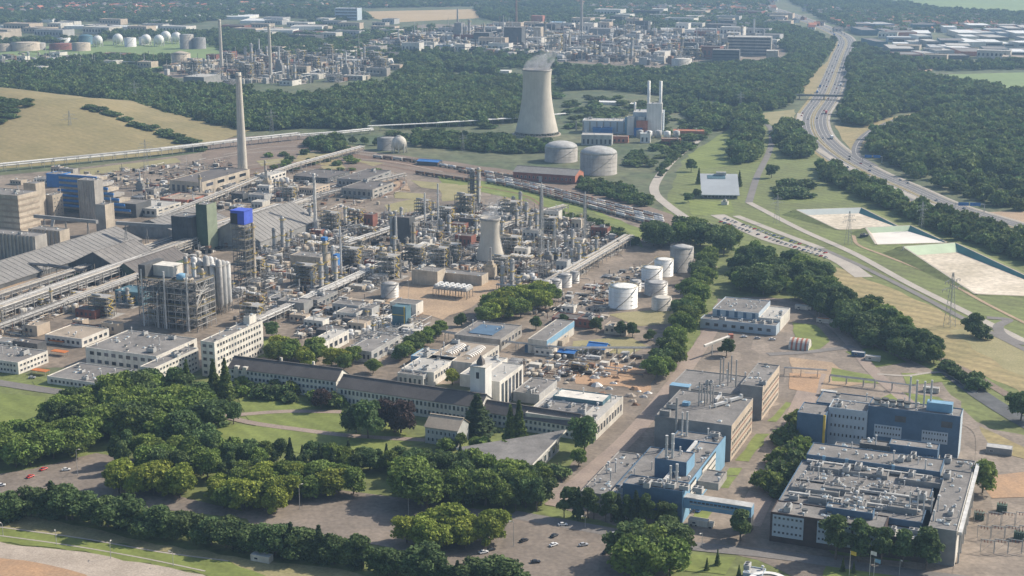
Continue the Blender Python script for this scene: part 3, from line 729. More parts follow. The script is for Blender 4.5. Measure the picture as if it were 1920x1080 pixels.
tree_px('dark', 1826, 628, 46, 'dark tree standing alone on the dry field', None, 0.95)
tree_px('shrub', 1838, 634, 22, 'bush beside the lone tree on the dry field', None, 1.3)
tree_px('broad', 1842, 925, 68, 'round green tree right of the brown fronted laboratory', None, 0.85)
trees_in([(1432,925),(1470,940),(1515,830),(1525,780),(1500,790),(1470,840)], 22, ['shrub','greenshrub'], (22,36), 'bush along the shaded left side of the brown fronted laboratory', 'bushes along the brown fronted laboratory', 1.1, 4)
trees_in([(1770,690),(1830,720),(1850,735),(1800,725)], 6, ['shrub'], (16,26), 'bush beside the ditch at the right', 'bushes beside the ditch', 1.2, 4)
tree_px('dark', 1914, 790, 60, 'dark tree at the right edge beside the ditch', None, 1.0)
trees_in([(470,300),(560,285),(700,300),(760,340),(640,330),(520,320)], 26, ['shrub','greenshrub'], (5,10), 'small bush among the tracks of the rail yard', 'bushes among the rail tracks', 1.6, 8)
trees_in([(1455,350),(1505,345),(1515,362),(1490,380),(1465,375)], 9, ['shrub'], (12,18), 'dark bush on the meadow above the first basin', 'bushes on the meadow', 2.2, 6)
for x,y,h,l in ((1296,322,26,'dark round tree beside the pale lane above the pavilion'),(1446,334,28,'round tree at the corner of the lane right of the pavilion'),(1290,380,20,'bush between the pale lane and the pavilion'),(1305,372,20,'tree left of the pavilion car park'),(1386,350,30,'narrow dark tree right of the pavilion roof'),(1310,345,30,'narrow dark tree left of the pavilion roof'),(1362,668,36,'dark bush behind the tan laboratories')):
    tree_px('dark' if 'narrow' not in l else 'cypress', x, y, h, l, None, 1.0)
for i,(x,y) in enumerate(((170,197),(185,202),(208,210),(222,216),(238,223),(252,229),(268,236),(284,240),(300,246),(315,251),(330,256),(345,261),(360,268),(375,274),(392,277),(408,273),(425,266),(440,258))):
    p = heap_z(x,y); tree('shrub', p, 7, 'dark bush in the hedge down the flank of the spoil heap', 'hedge down the flank of the spoil heap', 2.6)
for i in range(26):
    x,y = random.choice([(random.uniform(-10,62),random.uniform(193,200)),(random.uniform(-10,30),random.uniform(205,236))])
    if y > 203: x = min(x, 52-(y-203)*1.35)
    tree('shrub', heap_z(x,y), 6, 'dark bush in the hedge on top of the spoil heap', 'hedge on top of the spoil heap', 2.6)
for i,(x,y) in enumerate(((1270,1066),(1325,1070),(1345,1060),(1385,1085),(1400,1078),(1600,1075),(1580,1072))):
    tree_px('cypress', x, y, (20,24,30,26,24,22,26)[i], 'small dark column of clipped evergreen in the entrance lawn', 'clipped evergreen columns in the entrance lawn', 0.9)

# ================================================================ BUILDINGS
WINM = {}
def win_mesh(w, h, fr='white'):
    k = (round(w,2),round(h,2),fr)
    if k not in WINM:
        m = MB(); m.box(-w/2+.1,w/2-.1,-0.05,0.1,0.1,h-.1,1)
        for a in ((-w/2,-w/2+.12,0,h),(w/2-.12,w/2,0,h),(-w/2+.12,w/2-.12,0,.12),(-w/2+.12,w/2-.12,h-.12,h)): m.box(a[0],a[1],-0.12,0.1,a[2],a[3],0)
        WINM[k] = m.mesh('window',[fr,'glass'])
    return WINM[k]
def windows(root, face, x0, y0, W, D, z0, z1, rows, cols, fr='white', wf=0.62, hf=0.5, m0=0.04, m1=0.04, base=0.25):
    L = W if face in 'FB' else D
    pit = L*(1-m0-m1)/cols; st = (z1-z0)/rows
    me = win_mesh(pit*wf, st*hf, fr)
    for r in range(rows):
        for c in range(cols):
            u = L*m0+pit*(c+0.5); z = z0+st*(r+base)
            if face == 'F': obj('window', me, root, (x0+u,y0-0.03,z))
            elif face == 'R': obj('window', me, root, (x0+W+0.03,y0+u,z), R(90))
            elif face == 'L': obj('window', me, root, (x0-0.03,y0+D-u,z), R(-90))
CLUT = {}
def clut_mesh(k):
    if k in CLUT: return CLUT[k]
    m = MB()
    if k == 'vent': m.tube((0,0,0),(0,0,1.2),.35,.35,8); m.tube((0,0,1.2),(0,0,1.6),.65,.45,8)
    elif k == 'skylight': m.box(-.9,.9,-.9,.9,0,.35); m.add([(-.8,-.8,.35),(.8,-.8,.35),(.8,.8,.35),(-.8,.8,.35),(0,0,.75)],[(0,1,4),(1,2,4),(2,3,4),(3,0,4)],1)
    elif k == 'air_handler':
        m.box(-2,2,-1.2,1.2,.3,2.1); m.box(-1.9,-1.5,-1.1,1.1,0,.3); m.box(1.5,1.9,-1.1,1.1,0,.3); m.tube((-1,0,2.1),(-1,0,2.5),.7,.7,10,1); m.tube((1,0,2.1),(1,0,2.5),.7,.7,10,1)
    elif k == 'duct': m.box(-4,4,-.5,.5,.6,1.5); m.box(-3.6,-3.2,-.4,.4,0,.6); m.box(3.2,3.6,-.4,.4,0,.6); m.box(3.0,4.0,-.5,.5,1.5,2.2)
    elif k == 'fan': m.tube((0,0,0),(0,0,.9),.9,.8,10); m.tube((0,0,.9),(0,0,1.3),1.0,1.0,10,1)
    elif k == 'flue': m.tube((0,0,0),(0,0,3.6),.28,.28,8); m.tube((0,0,3.6),(0,0,4.0),.42,.42,8)
    elif k == 'plant_room': m.box(-3,3,-2,2,0,2.8); m.box(-3.2,3.2,-2.2,2.2,2.8,3.0,1)
    CLUT[k] = m.mesh(k, {'vent':['brightsteel','steel'],'skylight':['white','skylightmat'],'air_handler':['palegrey','darkgrey'],'duct':['brightsteel','steel'],'fan':['white','darkgrey'],'flue':['brightsteel','steel'],'plant_room':['palegrey','roof']}[k])
    return CLUT[k]
CKINDS = ['vent','vent','skylight','skylight','air_handler','fan','flue','vent','skylight']
def clutter(roofo, x0, y0, W, D, z, n, kinds=CKINDS, s=(0.8,1.5)):
    for i in range(n):
        k = random.choice(kinds)
        o = obj(k, clut_mesh(k), roofo, (x0+W*random.uniform(.07,.93), y0+D*random.uniform(.07,.93), z+.02), random.choice((0,R(90))))
        q = random.uniform(*s); o.scale = (q,q,q)
def vol(root, x0, y0, W, D, z0, z1, wall, roofm, n=0, par=0.5, kinds=CKINDS, tagl=None, faces=None):
    t = 0.35; zp = z1+par
    m = MB()
    o = [(x0,y0),(x0+W,y0),(x0+W,y0+D),(x0,y0+D)]; q = [(x0+t,y0+t),(x0+W-t,y0+t),(x0+W-t,y0+D-t),(x0+t,y0+D-t)]
    vs = [(*p,z0) for p in o]+[(*p,zp) for p in o]+[(*p,zp) for p in q]+[(*p,z1-.3) for p in q]
    for i in range(4):
        j = (i+1)%4
        fi = 0
        if faces: fi = 1 if 'FRBL'[i] in faces else 0
        m.add([vs[k] for k in (i,j,4+j,4+i)],[(0,1,2,3)],fi)
        m.add([vs[k] for k in (4+i,4+j,8+j,8+i)],[(0,1,2,3)],0); m.add([vs[k] for k in (8+i,8+j,12+j,12+i)],[(0,1,2,3)],0)
    m.build('wall', [wall, list(faces.values())[0]] if faces else wall, root)
    rb = MB(); rb.box(x0+t,x0+W-t,y0+t,y0+D-t,z1-.3,z1)
    r = rb.build('roof', roofm, root)
    if n: clutter(r, x0,y0,W,D,z1,n,kinds)
    return r
def frame(A, B, h, C=None, depth=None, snap=True):      # front roof corners A, B and back-right roof corner C, seen at level h
    a = G(*A,h); b = G(*B,h)
    ang = R(GA) if snap else math.atan2(b.y-a.y,b.x-a.x)
    e1 = Vector((math.cos(ang),math.sin(ang),0)); e2 = Vector((-e1.y,e1.x,0))
    W = (b-a).dot(e1)
    D = depth if depth else (G(*C,h)-b).dot(e2)
    a.z = 0
    return a, ang, max(W,1), max(D,1)
def block(label, A, B, h, C=None, depth=None, wall='white', roofm='roof', n=0, win=None, name='office_building', cat='building', snap=True, group=None, fr='white', par=.5, faces=None, kinds=CKINDS, z0=0):
    a, ang, W, D = frame(A,B,h,C,depth,snap)
    root = thing(name, label, cat, a, ang, group)
    r = vol(root,0,0,W,D,z0,h,wall,roofm,n,par,kinds,faces=faces)
    for w in (win or []): windows(root, w[0],0,0,W,D,w[3] if len(w)>3 else 0.6,w[4] if len(w)>4 else h-0.3,w[1],w[2],fr,*(w[5:] if len(w)>5 else ()))
    root['W'] = W; root['D'] = D
    return root, W, D, r
def gable(label, A, B, he, hr, C=None, depth=None, wall='grey', roofm='corr', axis='y', name='warehouse', cat='warehouse', snap=True, over=0.6, group=None, faces=None):
    a, ang, W, D = frame(A,B,he,C,depth,snap)
    root = thing(name, label, cat, a, ang, group)
    m = MB(); m.box(0,W,0,D,0,he)
    if axis == 'y':
        m.add([(0,0,he),(W,0,he),(W/2,0,hr),(0,D,he),(W,D,he),(W/2,D,hr)],[(0,1,2),(4,3,5)])
        sl = [[(-over,-over,he-.25),(W/2,-over,hr),(W/2,D+over,hr),(-over,D+over,he-.25)],[(W+over,-over,he-.25),(W+over,D+over,he-.25),(W/2,D+over,hr),(W/2,-over,hr)]]
    else:
        m.add([(0,0,he),(0,D,he),(0,D/2,hr),(W,0,he),(W,D,he),(W,D/2,hr)],[(1,0,2),(3,4,5)])
        sl = [[(-over,-over,he-.25),(W+over,-over,he-.25),(W+over,D/2,hr),(-over,D/2,hr)],[(-over,D+over,he-.25),(-over,D/2,hr),(W+over,D/2,hr),(W+over,D+over,he-.25)]]
    m.build('wall', wall, root)
    rs = []
    for s_ in sl:
        vs = [(x,y,z+.12) for x,y,z in s_]+[(x,y,z+.37) for x,y,z in s_]
        q = MB(); q.add(vs,[(3,2,1,0),(4,5,6,7),(0,1,5,4),(1,2,6,5),(2,3,7,6),(3,0,4,7)]); rs.append(q.build('roof_slope', roofm, root))
    q = MB()
    if axis == 'y': q.box(W/2-.5,W/2+.5,-over,D+over,hr+.3,hr+.65)
    else: q.box(-over,W+over,D/2-.5,D/2+.5,hr+.3,hr+.65)
    q.build('ridge_cap', roofm, root)
    return root, W, D, rs
def stack(root, x, y, z, h, r, m='brightsteel', name='chimney_stack'):
    b = MB(); b.tube((x,y,z),(x,y,z+h),r,r,10); b.tube((x,y,z+h*.6),(x,y,z+h*.6+.3),r*1.25,r*1.25,10); b.tube((x,y,z+h),(x,y,z+h+.3),r*1.15,r*1.15,10)
    return b.build(name, m, root)

# ---- foreground right: the long laboratory complex with the brown front
L0 = G(1445,961,15); L0.z = 0
def lc(px,py,z):                        # picture point on level z -> complex's own axes
    d = G(px,py,z)-L0; return d.dot(E1), d.dot(E2)
lab = thing('laboratory_complex', 'large laboratory complex with brown front, grey roofs and blue upper storeys', 'laboratory', L0, R(GA))
WF = lc(1744,1005,15)[0]; DL = 62
yb = lc(1487,858,15)[1]
r = vol(lab, 0,0,WF*0.72,16,0,15,'brown','roof',16)
r.name = 'roof'
for x0,x1 in ((0.02,0.30),(0.42,0.60),(0.66,0.72),(0.74,0.82),(0.88,0.96)):
    W_ = WF*0.72
    b = MB(); b.box(W_*x0*1.0,W_*x1*1.0,-.12,0,3.2,14.4); pn = b.build('facade_panel','bluepale',lab)
    k = max(2,int(W_*(x1-x0)/1.9))
    windows(pn,'F',W_*x0,-.12,W_*(x1-x0),1,3.2,14.4,3,k,'bluepale',.62,.36,.02,.02,.42)
vol(lab, WF*0.72,2,WF*0.26,14,0,11,'brown','roofpale',4)
r = vol(lab, 0,16,WF*0.98-4,yb-16,0,14.2,'blue','roof',40)
clutter(r,0,16,WF*0.98-4,yb-16,14.2,150,['vent','skylight','fan','vent','skylight','flue','air_handler'],(.45,.95))
vol(lab, WF*.33,9,WF*.3,6.7,15.2,18,'blue','roof',8)
vol(lab, WF*.98,4,13,yb+2,0,17.5,'grey','roof',22,faces={'R':'white'})
b = MB(); b.box(WF*.98+13.4,WF*.98+15.2,6,yb+26,15.2,16.8); b.build('pipe_duct','brightsteel',lab)
for q in range(7):
    b = MB(); yy = 8+q*12; b.box(WF*.98+13.9,WF*.98+14.7,yy,yy+.8,0,15.2); b.build('duct_support','palegrey',lab)
for yy,zz in ((27,15.2),(44,15.0),(yb-4,15.4)):
    b = MB(); b.box(3,WF*.9,yy,yy+1.6,zz-.2,zz+1.0); b.build('roof_duct','palegrey',lab)
for q in range(5): stack(lab, WF*.83+q*3.3, 26+(q%2)*4, 14.4, 11, .35)
for xx,yy,w_,d_,zz in ((3,34,24,12,16),(46,34,26,9,15.6),(30,19,12,8,17.2),(6,yb-12,40,8,15.8),(52,yb-14,24,9,16.4)):
    vol(lab, xx,yy,w_,d_,14.2,zz,'grey','roof',9)
for xx,yy,w_,d_ in ((14,22,12,4),(30,30,9,5),(52,25,14,4),(18,38,14,5),(60,40,12,4),(40,46,10,4)):
    vol(lab, xx,yy,w_,d_,14.2,16.6,'grey','roof',2)
# middle blue-banded storey
vol(lab, 2,yb,WF*.92,20,0,17.5,'blue','roof',26)
windows(lab,'F',2,yb,WF*.92,20,13.8,17,1,26,'bluelight',.75,.7,.03,.2,.1)
for xf in (.14,.3,.62):
    b = MB(); b.box(WF*xf,WF*xf+1.6,yb-.5,yb+.2,13.8,18.4); b.build('corner_panel','bluelight',lab)
vol(lab, WF*.92+2,yb+2,15,30,0,14.5,'grey','roof',8)
vol(lab, 12,yb+20,WF*.74,14,0,14.5,'grey','roof',12)
vol(lab, 26,yb+24,16,8,14.6,19,'darkgrey','roof',5)
vol(lab, WF*.55,yb+26,WF*.34,10,14.6,20,'blue','roof',5)
# the tall blue slab at the back
bx0,by0 = lc(1628,762,25); bx1,_ = lc(1803,778,25); 
by0 = max(by0, yb+35)
BW = bx1-bx0
r = vol(lab, bx0,by0,BW,15,0,25,'blue','roof',14,faces={'R':'bluepale'})
for f0,f1,z0,z1,k in ((.08,.38,8,15,9),(.60,.88,8,15,9)):
    b = MB(); b.box(bx0+BW*f0,bx0+BW*f1,by0-.12,by0,z0,z1); pn = b.build('facade_panel','bluepale',lab)
    windows(pn,'F',bx0+BW*f0,by0-.12,BW*(f1-f0),1,z0,z1,2,k,'bluepale',.6,.4,.02,.02,.4)
for f0 in (.30,.80):
    b = MB(); b.box(bx0+BW*f0,bx0+BW*f0+6,by0-.15,by0,18,21.5); b.build('louvre','darkgrey',lab)
vol(lab, bx0+BW*.62,by0+5,14,6,25.1,30,'bluelight','bluelight',0,.1)
for q in range(4): stack(lab, bx0+BW*.42+q*4.0, by0+11-(q%2)*3, 25.1, 17-(q%3), .55)
for q in range(5): o = obj('fan',clut_mesh('fan'),r,(bx0+4+q*4.2,by0+7+(q%2)*2,25.05)); o.scale=(2,2,2.4)
wx0 = bx0-30
vol(lab, wx0+8,by0-2,bx0-wx0-8,16,0,22,'bluepale','roof',6); windows(lab,'F',wx0+8,by0-2,bx0-wx0-8,1,4,21,3,9,'bluepale',.5,.35)
vol(lab, wx0-8,by0-12,16,20,0,20,'blue','roof',2)
vol(lab, wx0-2,by0+14,30,22,0,19,'blue','roof',4)
b = MB(); b.box(wx0+7,wx0+8.2,by0-12.4,by0-11,0,20.5); b.build('corner_panel','yellow',lab)
# ---- skybridge and the blue laboratory
b0, ang, W, D = frame((1168,907),(1279,924),17,(1362,820))
bl = thing('blue_laboratory', 'blue clad laboratory with open roof courtyard and tall silver flues', 'laboratory', b0, R(GA))
vol(bl,0,0,W,13,0,17,'blue','roof',10)
vol(bl,W-11,13,11,D-26,0,17,'blue','roof',18)
vol(bl,4,D-13,W-4,13,0,17,'blue','roof',10)
vol(bl,-8,13,W-3.2,D-26,0,10,'blue','roof',14)
vol(bl,-24,4,16,D-24,0,7.5,'greyconcrete','roof',22)
vol(bl,-8,0,8,13,0,9,'greyconcrete','roof',6)
vol(bl,10,22,17,16,10,24,'blue','roof',3,faces={'R':'bluelight'})
vol(bl,32,26,11,18,10,13.5,'greyconcrete','roof',3)
b = MB(); b.box(W,W+.25,0,D,0,17.6); b.build('side_panel','bluelight',bl)
for f0,f1 in ((.16,.28),(.42,.74)):
    for q in range(4):
        b = MB(); b.box(W+.25,W+.6,D*f0,D*f1,2.2+q*3.6,4.6+q*3.6); b.build('window_band','white',bl)
        b = MB(); b.box(W+.25,W+.5,D*f0,D*f1,4.6+q*3.6,5.7+q*3.6); b.build('window','glass',bl)
for x,y,z,h,rr in ((15,26,24,12,.7),(18,27,24,13,.8),(21,31,24,5,.4),(22,10,17.1,9,.55),(25,11,17.1,10,.7),(8,D-6,17.1,13,.5),(11,D-7,17.1,14,.6)): stack(bl,x,y,z,h,rr)
for q in range(5):
    o = obj('air_handler',clut_mesh('air_handler'),bl,(10+q*7,4,17.1)); o.scale=(1.2,1.6,1.2)
b = MB(); b.box(W-13,W-11.4,10,D-16,17.1,18.6); b.build('roof_duct','brightsteel',bl)
s0 = b0+E1*W+E2*2; s1 = G(1421,935,13); s1.z = 0
sb = thing('footbridge', 'pale blue enclosed footbridge linking the two laboratories', 'footbridge', s0, R(GA))
LB = (s1-s0).dot(E1)
b = MB(); b.box(.3,LB,0,6,8.2,13.5); b.build('wall','bluelight',sb)
b = MB(); b.box(.3,LB,-.1,6.1,13.5,13.8); b.build('roof','palegrey',sb)
b = MB(); b.box(LB*.1,LB*.72,-.12,0,10.5,10.9); b.build('rail','offwhite',sb)
b = MB(); b.box(LB-8,LB,0.2,5.8,0,8.2); b.build('stair_base','darkgrey',sb)
for i in range(12): obj('window', win_mesh(1.8,1.2,'bluelight'), sb, (LB*.12+i*LB*.06,-.05,11.4))
# ---- tan laboratories
def tanlab(label, A, B, C, h, name='tan_laboratory'):
    a, ang, W, D = frame(A,B,h,C)
    t = thing(name, label, 'laboratory', a, R(GA))
    r = vol(t,0,0,W,D,0,h,'grey','roof',10,faces={'R':'tan'})  # shade put into the wall colour: front grey, sunward right face tan
    for z in (h*.30,h*.62): 
        b = MB(); b.box(W,W+.15,0,D,z,z+.5); b.build('brick_band','brick',t)
    windows(t,'R',0,0,W,D,.5,h-1,3,int(D/4),'offwhite',.55,.35)
    return t,W,D,r
t1,W1,D1,r1 = tanlab('nearer tan laboratory block with grey roof and cluster of flues', (1228,781),(1373,798),(1417,747),21)
for q in range(6): stack(t1, 18+(q%3)*3.4, D1-24+(q//3)*6, 21.1, 14-(q%2)*3, .4, 'steel')
vol(t1,2,2,6,3,21,24,'grey','white',0)
stack(t1,13,-1.5,0,34,.7,'steel')
for x,y,a in ((26,D1-10,0),(30,D1-20,1),(36,D1-8,1)): o = obj('duct',clut_mesh('duct'),r1,(x,y,21.1),R(60 if a else 90)); o.scale=(1.3,1.6,1.5)
b = MB(); b.box(9,13,D1-28,D1-24,21.1,23); b.build('plant_cover','bluelight',t1)
t2,W2,D2,r2 = tanlab('farther tan laboratory block with red brick bands and flues', (1388,722),(1431,726),(1469,686),21)
vol(t2,-44,-2,44,D2*.8,0,15,'grey','roof',12)
for q in range(5): stack(t2, -16+(q%3)*5, 14+(q//3)*8, 15.1, 17-(q%2)*2, .42, 'steel')
b = MB(); b.box(-42,-30,-8,-2.2,0,18); b.build('stair_tower','grey',t2)
b = MB(); b.box(-42.2,-29.8,-8.2,-2,18,18.4); b.build('stair_roof','bluelight',t2)
a0 = G(1320,672); a0.z=0
cv = thing('conveyor_bridge', 'white sloping conveyor bridge with red end above the tan laboratories', 'conveyor', a0, 0)
e_ = G(1370,630,10)-a0; b = MB(); b.beam((0,0,9),tuple(e_),1.6); b.build('gallery','white',cv)
for t_ in (.3,.7,.96): b = MB(); b.beam((e_.x*t_,e_.y*t_,0),(e_.x*t_,e_.y*t_,9.2),.5); b.build('leg','palegrey',cv)
b = MB(); b.box(e_.x-1.5,e_.x+1.8,e_.y-1.5,e_.y+1.5,8.5,11.5); b.build('end_house','redclad',cv)
# ---- white and blue warehouse and quonset hut
w0,W,D,_ = block('white and dark blue striped warehouse beside the tree belt',(1336,580),(1425,586),12,depth=40,wall='bluepale',roofm='roof',n=16,name='warehouse',cat='warehouse',kinds=['skylight','vent'])
for q in range(5): b = MB(); b.box(W*(.1+.19*q),W*(.1+.19*q)+2.4,-.15,0,1,12); b.build('blue_stripe','blue',w0)
vol(w0,-6,-12,W+22,12,0,7,'bluepale','roof',10); windows(w0,'F',-6,-12,W+22,12,1,6.5,1,8,'bluepale',.5,.45)
vol(w0,W+.3,0,16,36,0,9,'white','roofpale',9)
hut = thing('arched_hut', 'arched hut with pink and white corrugated skin', 'hut', G(1478,655), R(GA))
m = MB(); n_=12; L_=14; r_=7
for i in range(n_):
    a1_,a2_ = math.pi*i/n_, math.pi*(i+1)/n_
    m.add([(0,r_-r_*math.cos(a1_),r_*math.sin(a1_)),(L_,r_-r_*math.cos(a1_),r_*math.sin(a1_)),(L_,r_-r_*math.cos(a2_),r_*math.sin(a2_)),(0,r_-r_*math.cos(a2_),r_*math.sin(a2_))],[(3,2,1,0)])
m.build('shell','offwhite',hut)
for q in range(4):
    m = MB(); x=1.5+q*3.2
    for i in range(n_):
        a1_,a2_ = math.pi*i/n_, math.pi*(i+1)/n_; rr=r_+.12
        m.add([(x,r_-rr*math.cos(a1_),rr*math.sin(a1_)),(x+1.4,r_-rr*math.cos(a1_),rr*math.sin(a1_)),(x+1.4,r_-rr*math.cos(a2_),rr*math.sin(a2_)),(x,r_-rr*math.cos(a2_),rr*math.sin(a2_))],[(3,2,1,0)])
    m.build('red_band','redclad',hut)
m = MB(); m.add([(L_-.2,r_-r_*math.cos(math.pi*i/n_),r_*math.sin(math.pi*i/n_)) for i in range(n_+1)],[tuple(range(n_+1))]); m.build('end_wall','white',hut)
m = MB(); m.add([(.2,r_-r_*math.cos(math.pi*i/n_),r_*math.sin(math.pi*i/n_)) for i in range(n_+1)],[tuple(range(n_,-1,-1))]); m.build('end_wall','darkgrey',hut)
# ---- old long office: two slate wings, clock tower, gatehouse wing
def wing(label, A, B, he, hr, depth, rows, cols, roofm='roofslate'):
    t,W,D,rs = gable(label,A,B,he,hr,None,depth,'white',roofm,'x','office_wing','building',snap=False,over=.5)
    windows(t,'F',0,0,W,D,.6,he,rows,cols,'bluepale',.6,.55,.02,.02)
    windows(t,'R',0,0,W,D,.6,he,rows,3,'bluepale',.5,.5,.1,.1)
    return t,W,D,rs
ow1,W,D,_ = wing('upper slate roofed wing of the long old office', (428,690),(630,715),12,17.5,17,3,26)
for f in (.42,.72): b = MB(); b.box(W*f,W*f+1.4,D*.55,D*.55+1.4,16,20); b.build('chimney','offwhite',ow1)
for f in (.06,.14): b = MB(); b.box(W*f,W*f+3,-.6,2,0,14); b.build('bay','offwhite',ow1)
ow2,W,D,_ = wing('long dark roofed wing of the old office behind the copper beeches', (632,726),(900,765),11,16.5,18,2,34)
ow3,W,D,_ = wing('short dark roofed end wing right of the office tower', (905,772),(1080,800),8,13,14,2,20)
tw = thing('office_tower', 'slim white clock tower on the old office', 'tower', G(882,778), R(GA))
b = MB(); b.box(0,10,0,10,0,31); b.build('shaft','tankwhite',tw)
b = MB(); b.box(-.3,10.3,-.3,10.3,31,31.6); b.build('cornice','offwhite',tw)
b = MB(); b.box(3,7,3,7,31.6,34); b.add([(3,3,34),(7,3,34),(7,7,34),(3,7,34),(5,5,38)],[(0,1,4),(1,2,4),(2,3,4),(3,0,4)]); b.build('lantern','roofslate',tw)
b = MB(); b.box(4,6,-.15,0,24,28); b.build('window','glass',tw)
gh,W,D,_ = gable('small gabled office wing with bright end wall beside the cedar',(797,800),(858,808),10,15,None,16,'palegrey','rooftan','x','office_wing','building')
windows(gh,'F',0,0,W,D,.6,9.5,2,7,'bluepale',.5,.5)
# ---- wedge roofed hall
wr = thing('wedge_hall', 'low hall with broad grey triangular roof and white edge', 'hall', G(990,890), 0)
o_ = G(990,890)
P3 = [G(855,842,7), G(988,884,9), G(1062,808,11), G(960,828,7)]
Q = [p-o_ for p in P3]
m = MB(); vs = [tuple(q) for q in Q]+[(q.x,q.y,q.z+.8) for q in Q]
m.add(vs,[(3,2,1,0),(4,5,6,7)]); m.build('roof','roof',wr)
m = MB()
for i in range(4):
    j=(i+1)%4; a_=Q[i]; b_=Q[j]; m.add([(a_.x,a_.y,a_.z-.3),(b_.x,b_.y,b_.z-.3),(b_.x,b_.y,b_.z+1.0),(a_.x,a_.y,a_.z+1.0)],[(0,1,2,3)])
m.build('fascia','white',wr)
c_ = sum((q for q in Q),Vector())/4; I = [c_.lerp(q,.86) for q in Q]
m = MB()
for i in range(4):
    j=(i+1)%4; a_=I[i]; b_=I[j]; m.add([(a_.x,a_.y,0),(b_.x,b_.y,0),(b_.x,b_.y,b_.z-.2),(a_.x,a_.y,a_.z-.2)],[(0,1,2,3)])
m.build('wall','palegrey',wr)
for i in range(8):
    a_ = I[1].lerp(I[2],(i+.5)/8); o = obj('window',win_mesh(3.2,4,'white'),wr,(a_.x+.15,a_.y-.15,2), math.atan2(I[2].y-I[1].y,I[2].x-I[1].x))
# ---- white offices, left
def office(label,A,B,h,C=None,depth=None,rows=2,cf=10,cr=8,wall='white',roofm='roof',n=14,**k):
    return block(label,A,B,h,C,depth,wall,roofm,n,[('F',rows,cf),('R',rows,cr)],**k)
office('white two storey office at the left edge with orange awning',(-60,668),(46,676),8,(108,655),rows=2,cf=14,cr=8,n=16)
office('low flat office with red end wall before the grove',(88,706),(225,722),5,(242,690),rows=1,cf=16,cr=3,n=20,roofm='roof')
office('tall windowed office hall with grey gravel roof',(160,652),(292,670),12,(342,633),rows=2,cf=9,cr=4,n=34)
o1,W,D,_ = office('white four storey slab beside the tall windowed hall',(262,688),(292,690),15,(374,652),rows=4,cf=3,cr=13,n=8)
o2,W,D,_ = office('highest white slab office with long roof toward the process plant',(376,640),(400,644),24,(487,602),rows=5,cf=2,cr=16,n=12)
vol(o2,3,D-12,W-6,9,24,29,'white','roof',2)
office('low tan roofed office behind the orange parasols',(84,628),(145,640),6,(183,618),rows=1,cf=7,cr=5,roofm='rooftan',n=3)
# ---- halls in the middle of the site
block('low workshop with bright side wall left of the office tower',(752,692),(802,707),9,(846,678),wall='white',roofm='roofpale',n=14,name='workshop_hall',cat='hall',win=[('R',1,8,3,8.5)])
h1,W,D,_ = block('hall with two clusters of arched roof vents behind the office tower',(800,672),(880,686),9,(934,652),wall='offwhite',roofm='rooftan',n=16,name='workshop_hall',cat='hall',win=[('R',1,8,3,8.5)])
for q in range(9):
    for g_ in range(2):
        m = MB(); x=W*(.12+.44*g_); y=D*.3+q*D*.06
        for i in range(8):
            p1,p2 = math.pi*i/8, math.pi*(i+1)/8; r__=4.6-.25*abs(q-4)
            m.add([(x+r__*math.cos(p1)+5,y,9+1.8*math.sin(p1)),(x+r__*math.cos(p1)+5,y+D*.026,9+1.8*math.sin(p1)),(x+r__*math.cos(p2)+5,y+D*.026,9+1.8*math.sin(p2)),(x+r__*math.cos(p2)+5,y,9+1.8*math.sin(p2))],[(0,1,2,3)])
        m.build('arched_vent','tankwhite',h1)
block('long low store between the arched vents hall and the ribbed hall',(862,702),(898,710),8,(948,675),wall='white',roofm='roofpale',n=10,name='workshop_hall',cat='hall',win=[('R',1,7,2,7.5)])
h2,W,D,_ = block('white hall with tall ribbed end right of the office tower',(896,712),(930,722),18,(966,688),wall='white',roofm='roofpale',n=4,name='workshop_hall',cat='hall')
for q in range(6): b = MB(); b.box(W,W+.2,D*.08+q*D*.15,D*.17+q*D*.15,1,16); b.build('window','glass',h2)
h3,W,D,_ = block('low building with dark blue panels on the roof',(852,628),(935,640),8,(965,612),wall='greyconcrete',roofm='roof',n=8,name='workshop',cat='building',win=[('R',1,6)])
b = MB(); b.box(W*.2,W*.72,D*.2,D*.8,8.1,8.5); b.build('solar_panel','blue',h3)
h4,W,D,_ = block('long narrow hall with pale blue upper wall and grey roof',(990,636),(1022,642),10,(1078,605),wall='offwhite',roofm='roof',n=4,name='workshop_hall',cat='hall')
b = MB(); b.box(W,W+.2,0,D,6,10.3); b.build('upper_cladding','bluelight',h4)
gable('small shed with bright blue roof on the tank lawn',(1100,652),(1132,657),4,6.5,None,12,'concrete','bluebright','x','shed','shed')
gable('small blue roofed shelter by the low pipe bridge',(1046,660),(1075,664),4,5,None,8,'darkgrey','bluebright','x','shed','shed')
block('dark shed with blue roof boxes at the end of the narrow hall',(984,648),(1012,653),5,depth=10,wall='blue',roofm='bluebright',name='shed',cat='shed')
h5,W,D,_ = block('part demolished hall with white strip roof beside the excavation',(985,775),(1110,800),11,(1168,752),wall='offwhite',roofm='roofpale',n=30,name='workshop_hall',cat='hall',win=[('R',1,9,1,10)])
vol(h5,6,D*.6,W*.72,D*.3,11.1,13,'teal','white',0)
vol(h5,4,D*.15,W*.7,D*.3,11.1,12.5,'palegrey','roof',10)
block('low grey sheds behind the part demolished hall',(962,735),(1010,742),6,(1045,715),wall='palegrey',roofm='roof',n=10,name='workshop',cat='building')
